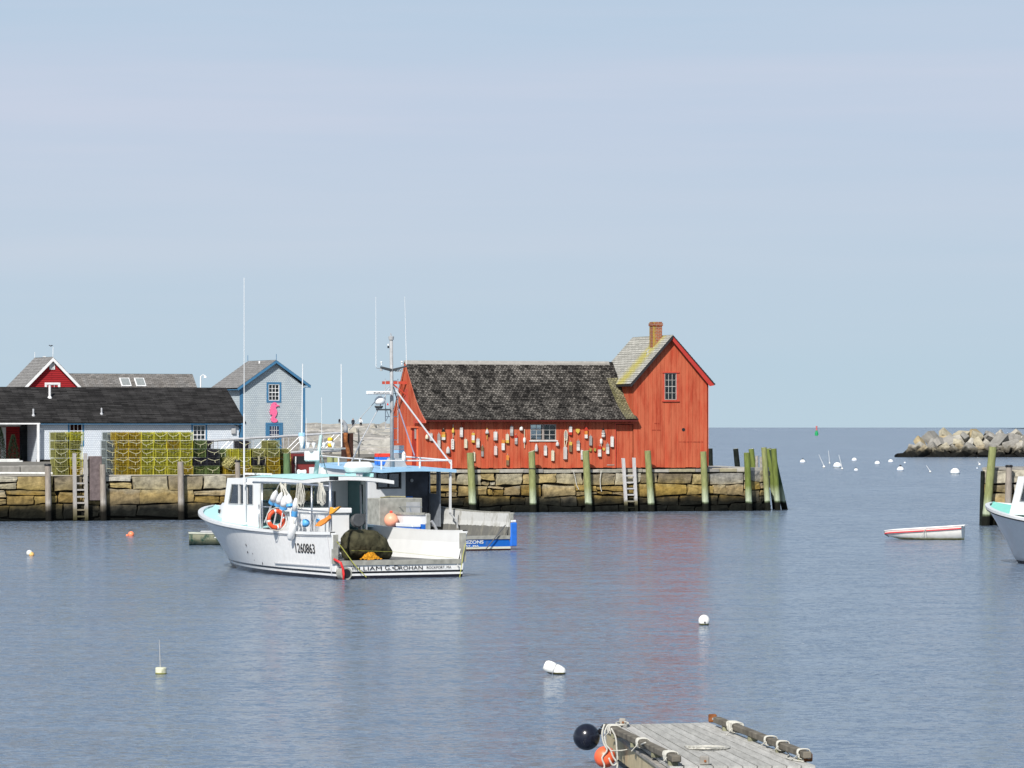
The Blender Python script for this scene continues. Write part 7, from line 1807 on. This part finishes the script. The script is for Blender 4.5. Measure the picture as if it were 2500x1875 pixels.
    mb = MB(); a, b = g7(845, 1100), g7(864, 1057.5); mb.bx(a.x, b.x, 7.25, 7.6, a.z-.25, b.z); st = mb.build('stack_casing', RUSTD, root)
    mb = MB(); mb.tube([g7(853, 1135), g7(852, 1112), g7(848, 1092), g7(844, 1078), g7(844, 1054)], [.08, .08, .075, .075, .075], 12); mb.build('rusty_pipe', RUST, st, smooth=True)
    mb = MB(); P = [g7(844, 1056), g7(844, 1045), g7(842, 1036), g7(837, 1030), g7(829, 1027.5)]; mb.tube(P, .078, 14); el = mb.build('exhaust_elbow', GALV, st, smooth=True); mb = MB(); mb.lathe([(.070, 0), (.070, .01)], 14, P[-1]+Vector((-.012, 0, 0)), (1, 0, 0)); mb.build('pipe_mouth', BLACK, el)
    # starboard bulwark bracket and davit
    mb = MB(); P = [B2.ru(x, y, 1.3) for x, y in ((1098, 1252), (1116, 1272), (1117, 1290))]; mb.tube(P, .03, 6); mb.tube([B2.ru(1118, 1254, 1.5), B2.ru(1114, 1272, 1.4)], .02, 6); mb.build('davit', GALV, root)
    mb = MB(); P = [B2.rv(x, y, 1.5) for x, y in ((1053, 1272), (1060, 1282), (1066, 1294))]; mb.tube(P, .05, 8); mb.build('bent_pipe', ALU, root)
    mb = MB(); a_, b_ = B2.rv(1234, 1282, -.1), B2.rv(1186, 1341, -.1); mb.tube([a_, b_], .018, 6); mb.build('stern_strut', DKGREY, root)
    mb = MB()
    for (x0, y0_, x1, y1_) in ((889, 1236, 1030, 1238), (889, 1236, 889, 1256), (935, 1236, 935, 1256), (964, 1236, 970, 1256), (1000, 1238, 1005, 1256)): mb.tube([B2.ru(x0, y0_, -1.5), B2.ru(x1, y1_, -1.5)], .016, 6)
    mb.build('side_rail', STEEL, root)
    return root, H
BOAT2, HL2 = boat_two()
def b2emp(name, label, cat, group, x, y, z): return femp(B2, name, label, cat, group, x, y, z)
a, b = B2.rv(926, 1257, 2.3), B2.rv(1031, 1216, 2.3); root = b2emp('fish_box', 'large dirty grey fish box on the deck of the blue boat', 'fish box', None, (a.x+b.x)/2, 2.5, .47); w = (b.x-a.x)
mb = MB(); mb.bx(-w/2, w/2, -.2, .8, 0, b.z-.47); mb.build('box', GREYDIRTY, root, bevel=.02); mb = MB(); mb.tube([(-w*.35, .2, b.z-.45), (-w*.1, .3, b.z-.42), (w*.2, .1, b.z-.43)], .03, 6); mb.build('rope_on_lid', mat('old_rope', (.30, .28, .18), .9), root); mb = MB(); mb.bx(w*.12, w*.45, -.215, -.203, .35, b.z-.60); mb.build('side_plate', GREYP, root)
for (px, py, r, lab, m_) in ((933, 1268, .27, 'faded orange fender ball, left of the pair on the blue boat', mat('pale_orange_vinyl', (.92, .48, .36), .45)), (955, 1270, .25, 'orange fender ball, right of the pair on the blue boat', PINKOR)):
    q = B2.ru(px, py, -1.95); root = b2emp('fender_ball', lab, 'fender', 'orange fender balls on the blue boat', q.x, q.y, q.z-r); mb = MB(); mb.ball((0, 0, r), r, 20, 14, (.95, 1, 1)); mb.lathe([(.03, 2*r-.02), (.05, 2*r+.02), (.03, 2*r+.05)], 8); mb.build('ball', m_, root, smooth=True)
    mb = MB(); mb.lathe([(.04, 0), (.06, .03), (.035, .07)], 8, (0, 0, 2*r)); mb.build('red_eye', REDP, root)
q = B2.rv(934, 1128, 6.2)
def zroof(y): return 2.72+.17*(y-3.78)/(9.4-3.78)+.05
root = b2emp('crate', 'red topped blue crate on the blue boat roof beside the mast', 'crate', None, q.x, 6.2, zroof(6.2)); mb = MB(); mb.bx(-.22, .16, -.2, .2, 0, .27); mb.build('blue_body', BLUEP, root, bevel=.01); mb = MB(); mb.bx(-.22, .2, -.2, .2, .275, .40); mb.build('red_top', REDP, root, bevel=.01)
q = B2.rv(975, 1130, 5.6); root = b2emp('gear_locker', 'grey locker with a light blue band right of the mast on the roof', 'locker', None, q.x, 5.8, zroof(5.6)); mb = MB(); mb.bx(-.17, .19, -.2, .15, 0, .42); mb.build('grey_body', GREYP, root); mb = MB(); mb.bx(-.18, .19, -.21, .15, .43, .54); mb.build('blue_band', LBLUE, root); mb = MB(); mb.bx(-.17, .18, -.2, .15, .55, .70); mb.build('pale_lid', ALU, root)
q = B2.ru(986, 1127, -.2); q = B2.rv(986, 1127, 3.9); root = b2emp('boat_fender', 'white fender with a dark eye tied to the roof rail of the blue boat', 'fender', None, q.x, 3.9, q.z); mb = MB(); mb.lathe([(.04, 0), (.06, .03), (.075, .12), (.07, .25), (.045, .32), (.02, .35)], 14); mb.build('body', WHITE, root, smooth=True); mb = MB(); mb.lathe([(.015, 0), (.015, .01)], 8, (.0, -.075, .24), (0, 1, 0)); mb.build('eye', BLACK, root)
q = B2.ru(1000, 1289, -1.80); root = b2emp('blue_tote', 'white lidded blue tote beside the orange balls', 'tote', None, q.x, q.y, .55); mb = MB(); mb.bx(-.15, .15, -.5, .7, .0, .25); mb.build('blue_body', BLUEP, root, bevel=.01); mb = MB(); mb.bx(-.17, .17, -.52, .72, .25, .38); mb.build('white_lid', WHITE, root, bevel=.02)

# ------------------------------------------------------------------ third boat, cropped by the right edge
stem = onwater(2486, 1374); B3 = Frame(stem.x+11.3*math.sin(math.radians(28)), stem.y-11.3*math.cos(math.radians(28)), 28)
def boat_three():
    root = femp(B3, 'lobster_boat', 'bow of a white boat with green deck cut off by the right edge', 'boat')
    hm = band_mat('white_hull_blue_boot', [(0, (.012,.012,.02)), (.08, (.80,.81,.82))], rng=(-.6, 2.1), rough=.25, coat=.4)
    H = Hull(L=11.3, over=1.45, B=2.05, z0=1.25, bow=1.82, dip=.3); build_hull(H, root, hm, WHITE, WHITE, DECKG, True, TEAL2)
    before = set(C.objects); boat_upper(root, H, TEAL2, zr=2.66, xw=1.42, hw=1.3, zl=1.52); shift_new(before, 1.0)
    mb = MB(); mb.tube([H.pt(f, .965, -1)+Vector((-.03, 0, -.02)) for f in [i/40.0 for i in range(40)]], .028, 6); mb.tube([H.pt(f, .965, 1)+Vector((.03, 0, -.02)) for f in [i/40.0 for i in range(40)]], .028, 6); mb.build('rub_rail', BLACK, root)
boat_three()

# ------------------------------------------------------------------ skiffs
def skiff(fr, name, label, Ls, w, prof, hullm, rimm, extra=None):
    """Ls: length along local u (bow at -u); prof: (f, sheer z, keel z, half width)"""
    root = femp(fr, name, label, 'skiff')
    mb = MB(); rows = []
    for f, zs_, zk, hw in prof:
        x = -Ls/2+Ls*f; r = []
        for k in range(-4, 5):
            a = k/4.0; yy = math.copysign(hw*math.sin(abs(a)*math.pi/2)**.8, a); zz = zk+(zs_-zk)*(1-math.cos(a*math.pi/2)); r.append((x, yy, zz))
        rows.append(r)
    mb.grid(rows); n = 9; mb.face([len(mb.v)-n+k for k in range(n)]); h = mb.build('hull', hullm, root); auto_smooth(h, 40)
    so_ = h.modifiers.new('s', 'SOLIDIFY'); so_.thickness = .03
    mr = MB()
    for sg in (-1, 1): mr.tube([(-Ls/2+Ls*f, sg*hw, zs_+.01) for f, zs_, zk, hw in prof], .022, 6)
    mr.tube([(Ls/2, -prof[-1][3], prof[-1][1]+.01), (Ls/2, prof[-1][3], prof[-1][1]+.01)], .022, 6); mr.build('gunwale', rimm, root)
    for f in (.35, .65):
        i = min(range(len(prof)), key=lambda q: abs(prof[q][0]-f)); mt = MB(); x = -Ls/2+Ls*f; mt.bx(x-.1, x+.1, -prof[i][3]+.03, prof[i][3]-.03, prof[i][1]-.14, prof[i][1]-.11); mt.build('thwart', WHITE_OLD, root)
    return root
a = onwater(2262, 1318); D1 = Frame(a.x, a.y+.5, -15)
hm = band_mat('white_skiff_paint', [(0, (.30,.25,.04)), (.06, (.62,.58,.36)), (.10, (.80,.79,.74))], rng=(-.3, .7), nois=.05)
PR1 = [(0, .30, .22, .03), (.04, .32, .12, .16), (.12, .345, .05, .34), (.3, .38, -.05, .52), (.5, .42, -.10, .60), (.7, .46, -.10, .60), (.88, .50, -.08, .55), (.97, .52, -.06, .48)]
sk = skiff(D1, 'rowing_skiff', 'white rowing skiff with a red stripe afloat left of the right quay', 3.02, 1.2, PR1, hm, WHITE)
mb = MB(); P = [(-1.51+3.02*f, -(hw+.02), z-.085) for f, z, k, hw in PR1]
for i in range(len(P)-1):
    for q in range(3):
        A = Vector(P[i]).lerp(Vector(P[i+1]), q/3); Bq = Vector(P[i]).lerp(Vector(P[i+1]), (q+1)/3); mb.prism([A+Vector((0, 0, -.02)), Bq+Vector((0, 0, -.02)), Bq+Vector((0, 0, .02)), A+Vector((0, 0, .02))], (0, -.012, 0), (0, .05, 0))
mb.build('red_stripe', mat('red_stripe', (.60, .03, .04), .5), sk)
mb = MB(); mb.tube([(-1.53, 0, .30), (-1.50, 0, .18), (-1.36, 0, .10)], .018, 6); mb.build('stem_band', DKGREY, sk)
mb = MB(); mb.tube([(.1, -.63, .40), (.02, -.64, .2), (-.08, -.63, .08)], .010, 5); mb.tube([(.12, -.63, .40), (.14, -.64, .2), (.12, -.63, .08)], .010, 5); mb.tube([(.08, -.6, .42), (.12, -.66, .36)], .03, 6); mb.build('side_rope', WHITE_ROPE, sk)
a = onwater(556, 1331); D2 = Frame(a.x, a.y+.5, 185)
hm2 = band_mat('peeling_skiff_paint', [(0, (.03,.04,.02)), (.05, (.22,.23,.15)), (.22, (.34,.34,.24))], rng=(-.3, .7), nois=.05, wear=((.02,.08,.06), .46, .95))
PR2 = [(0, .50, .30, .03), (.05, .49, .12, .2), (.15, .46, .02, .38), (.35, .42, -.05, .56), (.6, .40, -.08, .62), (.8, .40, -.06, .60), (1.0, .41, -.02, .52)]
sk = skiff(D2, 'old_skiff', 'old green and cream skiff with peeling paint half hidden by the white bow', 2.8, 1.2, PR2, hm2, mat('pale_rim', (.50, .52, .44), .8))
mb = MB(); mb.bx(.45, 1.0, -.2, .25, .36, .50); mb.build('outboard_box', GREYP, sk, bevel=.03)

# ------------------------------------------------------------------ wooden float in the foreground
ZD = .42
def dk(px, py, z=ZD):
    Y = F*(CAMH-z)/(py-HY); return Vector(((px-HX)*Y/F, Y, z))
bl, br_, fr_, fl = dk(1490, 1769), dk(1731, 1764), dk(1992, 1869), dk(1634, 1871)
FO = bl.copy()
froot = empty('wooden_float', (FO.x, FO.y, 0), 0, 'weathered grey plank float with timber side rails in the near right foreground', 'float platform')
loc = lambda p: Vector((p.x-FO.x, p.y-FO.y, p.z))
bl, br_, fr_, fl = map(loc, (bl, br_, fr_, fl))
DECK = island_mat('grey_plank_deck', [(.46,.455,.43), (.42,.415,.39), (.49,.48,.455), (.44,.435,.41), (.40,.395,.37)], .85, bump=.006, bscale=12, speck=.30, grain=(5, .5, 5), sscale=3)
tt_ = DECK.node_tree; b_ = tt_.nodes['Principled BSDF']; src = b_.inputs['Base Color'].links[0].from_socket
gn = N(tt_, 'ShaderNodeTexCoord'); n5 = N(tt_, 'ShaderNodeTexVoronoi'); n5.inputs['Scale'].default_value = 5.5; n5.inputs['Randomness'].default_value = 1; tt_.links.new(gn.outputs['Object'], n5.inputs['Vector'])
n6 = N(tt_, 'ShaderNodeTexNoise'); n6.inputs['Scale'].default_value = 16; tt_.links.new(gn.outputs['Object'], n6.inputs['Vector'])
ad = N(tt_, 'ShaderNodeMath', operation='MULTIPLY_ADD'); ad.inputs[1].default_value = .25; tt_.links.new(n6.outputs['Fac'], ad.inputs[0]); tt_.links.new(n5.outputs['Distance'], ad.inputs[2])
r5 = ramp(tt_, [(.17, .75), (.23, 0)]); tt_.links.new(ad.outputs[0], r5.inputs[0]); mx5 = N(tt_, 'ShaderNodeMix', data_type='RGBA'); tt_.links.new(r5.outputs[0], mx5.inputs['Factor']); tt_.links.new(src, mx5.inputs['A']); mx5.inputs['B'].default_value = (.68, .69, .68, 1); tt_.links.new(mx5.outputs['Result'], b_.inputs['Base Color'])
mb = MB(); n = 10
for i in range(n):
    f0, f1 = i/n+.0045, (i+1)/n-.0045; A, B_ = bl.lerp(br_, f0), bl.lerp(br_, f1); D_, C_ = fl.lerp(fr_, f0), fl.lerp(fr_, f1); dz = R.uniform(-.002, .002); e = R.uniform(-.01, .01)
    mb.prism([A, B_, C_+Vector((0, e, 0)), D_+Vector((0, e, 0))], (0, 0, -.035), (0, 0, dz))
mb.build('deck_planks', DECK, froot)
TAN = mat('tan_fascia_wood', (.50, .42, .27), .8, var=.15, scale=4, bump=.004)
def edgeboard(a, b, z0, z1, t, m, nm, out):
    d = (b-a).normalized(); nrm = Vector((d.y, -d.x, 0))*out; mb = MB(); A, B_ = a.copy(), b.copy(); A.z = B_.z = 0
    mb.prism([A+Vector((0, 0, z0)), B_+Vector((0, 0, z0)), B_+Vector((0, 0, z1)), A+Vector((0, 0, z1))], nrm*.0, nrm*t); return mb.build(nm, m, froot)
edgeboard(bl, fl, .10, .345, .05, TAN, 'side_beam', 1); edgeboard(br_, fr_, .10, .345, .05, TAN, 'side_beam', -1); edgeboard(bl, br_, .12, .36, .05, TAN, 'end_beam', -1)
edgeboard(bl+Vector((-.0, 0, 0)), fl, .35, .383, .07, WOODG, 'edge_strip', 1)
mb = MB(); k = 17
for i in range(k): p = fl.lerp(fr_, (i+.5)/k); mb.lathe([(.038, 0), (.038, .14)], 10, (p.x, p.y-.03, ZD-.075), (0, 1, 0))
mb.build('front_slats', WOODG, froot)
mb = MB(); mb.prism([bl+Vector((.1, -.2, 0)), br_+Vector((-.1, -.2, 0)), fr_+Vector((-.1, .2, 0)), fl+Vector((.1, .2, 0))], (0, 0, -.62), (0, 0, -.10)); mb.build('flotation', BLACK, froot)
TIM = mat('old_dark_timber', (.15, .135, .11), .85, var=.35, scale=6, bump=.008, bscale=20)
TIMG = mat('mossy_timber_end', (.22, .22, .15), .9, var=.35, scale=12)
def rail(pa, pb, hgt, th, lift):
    a, b = loc(dk(*pa, ZD+lift)), loc(dk(*pb, ZD+lift)); d = (b-a); ln = d.length; rot = d.to_track_quat('Y', 'Z').to_matrix(); mb = MB(); mb.box((a+b)/2, (th, ln, hgt), rot); return mb.build('side_rail', TIM, froot, bevel=.010), a, b
r1, a1, b1 = rail((1484, 1774), (1652, 1853), .075, .105, .085); r2, a2, b2 = rail((1750, 1757), (1972, 1844), .075, .095, .085)
for (a, b) in ((a1, b1), (a2, b2)):
    for f in (.12, .42, .72, .95):
        p = a.lerp(b, f); mb = MB(); mb.box((p.x, p.y, ZD+.022), (.11, .2, .045)); mb.build('rail_block', TIMG, froot)
for (x0, y0, x1, y1, m_, nm) in ((1730, 1764, 1750, 1744, RUST, 'rusty_block'), (1963, 1860, 1984, 1839, RUST, 'rusty_block'), (1709, 1868, 1732, 1846, WOODG, 'centre_block'), (1512, 1771, 1528, 1754, WOODG, 'corner_block')):
    a = loc(dk(x0, y0)); s = F/(a.y+FO.y); w = (x1-x0)/s; h = (y0-y1)/s; mb = MB(); mb.bx(a.x, a.x+w, a.y, a.y+.09, ZD, ZD+h); k_ = mb.build(nm, m_, froot, bevel=.012)
    mb = MB(); mb.lathe([(.014, 0), (.014, .008)], 8, (a.x+w*.55, a.y-.008, ZD+h*.45), (0, 1, 0)); mb.build('bolt', RUST if m_ is not RUST else GALV, k_)
def ropeobj(pts, r, lab, world=True, name='mooring_rope', m=WHITE_ROPE):
    b = Vector(pts[0]); root = mbx = MB(); P = [Vector(p)-b for p in pts]; S_ = []
    for i in range(len(P)-1):
        for q in range(4):
            t = q/4.0; p0, p1, p2, p3 = P[max(i-1, 0)], P[i], P[i+1], P[min(i+2, len(P)-1)]
            S_.append(.5*((2*p1)+(p2-p0)*t+(2*p0-5*p1+4*p2-p3)*t*t+(3*p1-p0-3*p2+p3)*t**3))
    S_.append(P[-1]); mbx.tube(S_, r, 6); o = mbx.build(name, m, None, smooth=True); o.location = b; tag(o, lab, 'rope'); return o
D = lambda x, y, z: dk(x, y, z)
# flat coil on deck
pts = []
for i in range(34):
    a = i*.62; rx = .255*(1-.006*i*2.2); pts.append(D(1727+55*math.cos(a)*(1-.018*i), 1825+4.6*math.sin(a)*(1-.015*i), ZD+.012+.0006*i))
pts += [D(1700, 1823, ZD+.03), D(1671, 1822, ZD+.012)]
ropeobj(pts, .009, 'flat coil of white rope lying on the float deck')
def wraps(ra, rb, f, turns, width, lab, seed, rad=.078):
    rr = random.Random(seed); A = ra+FO; B_ = rb+FO; A.z = ra.z; B_.z = rb.z; d = (B_-A).normalized(); sd_ = d.cross(Vector((0, 0, 1))).normalized(); up = sd_.cross(d); c = A.lerp(B_, f); pts = []
    for i in range(turns*8+1):
        an = 2*math.pi*i/8; k = max(abs(math.cos(an)), abs(math.sin(an))); r_ = rad*.86/(.45+.55*k)*rr.uniform(.97, 1.05)
        pts.append(c+d*(width*(i/(turns*8.0)-.5)+rr.uniform(-.012, .012))+sd_*math.cos(an)*r_+up*math.sin(an)*r_*.8)
    e = pts[-1]; pts.append(Vector((e.x-.03, e.y+rr.uniform(-.05, .05), ZD+.05))); pts.append(Vector((e.x-.08, e.y+rr.uniform(-.2, .2), ZD+.012)))
    ropeobj([tuple(p) for p in pts], .006, lab)
wraps(a2, b2, .22, 8, .38, 'bundle of white rope wound round the far end of the right float rail', 1, .085); wraps(a2, b2, .62, 5, .12, 'white rope loops round the middle of the right float rail', 2); wraps(a2, b2, .75, 5, .12, 'white rope loops nearer the end of the right float rail', 3); wraps(a2, b2, .96, 5, .10, 'white rope turn beside the near rusty block', 4)
wraps(a1, b1, .53, 6, .16, 'white rope knot round the middle of the left float rail', 5); wraps(a1, b1, .92, 8, .26, 'tight white rope lashing at the near end of the left float rail', 6); wraps(a1, b1, .10, 7, .26, 'white rope lashing at the far end of the left float rail', 7)
ropeobj([D(1918, 1832, ZD+.02), D(1926, 1843, ZD+.015), D(1920, 1850, ZD+.012), D(1940, 1856, ZD+.012), D(1962, 1859, ZD+.012)], .009, 'loose end of white rope trailing on the deck to the rusty block')
ropeobj([D(1576, 1813, ZD+.16), D(1545, 1826, ZD-.06), D(1520, 1832, ZD-.10), D(1492, 1833, ZD-.10)], .009, 'slack white rope from the left rail to the orange ball')
# rope ring round the corner block
pts = [D(1519+15*math.cos(i*.9), 1766+4*math.sin(i*.9), ZD+.02+.0012*i) for i in range(22)]; ropeobj(pts, .010, 'ring of white rope round the back left block of the float')
q = D(1432, 1799, .34); r = .166; root = empty('fender_ball', (q.x, q.y, q.z-r), 0, 'big glossy black fender ball at the far left corner of the wooden float', 'fender'); mb = MB(); mb.ball((0, 0, r), r, 28, 18); mb.build('ball', mat('glossy_black_vinyl', (.010, .012, .022), .22, var=.3, scale=20), root, smooth=True)
mb = MB(); mb.lathe([(.03, 0), (.045, .02), (.025, .05)], 10, (r*.92, .02, r*1.35), (1, 0, .35)); mb.build('eye', BLACK, root)
q = D(1481, 1848, .20); r = .13; root = empty('fender_ball', (q.x-.02, q.y, q.z-r), 0, 'orange fender ball draped with white rope beside the wooden float', 'fender'); mb = MB(); mb.ball((0, 0, r), r, 28, 18); mb.build('ball', mat('red_orange_vinyl', (.80, .13, .05), .4, var=.15, scale=10), root, smooth=True)
cx, cy, cz = q.x-.02, q.y-.14, q.z
for k_, (xs, lab) in enumerate(((((1476,1768),(1470,1790),(1474,1815),(1482,1832),(1470,1850),(1476,1870),(1470,1885)), 'knotted white rope hanging over the orange ball, left strand'), (((1484,1770),(1476,1790),(1480,1818),(1490,1830),(1497,1848),(1506,1862),(1496,1868),(1486,1850)), 'looped white rope on the right of the orange ball'),
                           (((1492,1778),(1503,1800),(1506,1830),(1508,1862),(1505,1885)), 'white rope hanging down the float corner'))):
    ropeobj([(((x-HX)/F)*(cy), cy, CAMH-(y-HY)/F*cy) for x, y in xs], .0115, lab)
ropeobj([D(1467, 1776, ZD+.05), D(1478, 1768, ZD+.09), D(1490, 1772, ZD+.09), D(1503, 1769, ZD+.03), D(1520, 1772, ZD+.02)], .012, 'black rope lashing at the far left float corner', m=BLACK)
# heap of dark gear on the ground behind the blue boat, grapnel post
o = femp(M, 'gear_heap', 'dark olive tarpaulin heap on the quay behind the roof rail', 'tarpaulin', None, M.rv(908, 1110, 4).x, 4.0, 2.05)
mb = MB(); rows = [[(1.5*math.sin(t)*math.cos(p), .6*math.sin(t)*math.sin(p), .62*math.cos(t)*(1+.2*noise.noise(Vector((math.cos(p)*3, t*3, 0))))) for p in [2*math.pi*k/20 for k in range(21)]] for t in [math.pi/2*i/7+.02 for i in range(8)]]
mb.grid(rows); mb.build('cover', mat('black_olive_tarp', (.045, .045, .035), .8, var=.4, scale=3, bump=.04, bscale=5), o, smooth=True)
o = empty('grapnel_post', tuple(atY(876, 1090, 232)), 0, 'upright grey spar with two raised arms in front of the breakwater rocks', 'spar'); s = F/232
mb = MB(); mb.tube([(0, 0, -.6), (0, 0, .5), (-.02, 0, 1.0)], [.045, .05, .015], 6); mb.build('spar', DKGREY, o); mb = MB(); mb.tube([(0, 0, .14), (-.12, 0, .28), (-.3, 0, .34)], .03, 6); mb.tube([(0, 0, .14), (.12, 0, .28), (.3, 0, .36)], .03, 6); mb.build('arms', DKGREY, o)
# distant gull
p = atY(123.8, 845, 260); o = MB(); w = .5
o.prism([(-.14, 0, .05), (-.05, 0, .07), (0, 0, .02), (.05, 0, .07), (.14, 0, .05), (.04, 0, 0), (0, 0, -.03), (-.04, 0, 0)], (0, -.04, 0), (0, .04, 0)); q = o.build('gull', mat('gull_dark', (.05, .05, .06), .9), None); q.location = p; q.rotation_euler = (.3, 0, .4); tag(q, 'small dark gull in flight above the red house peak', 'bird')
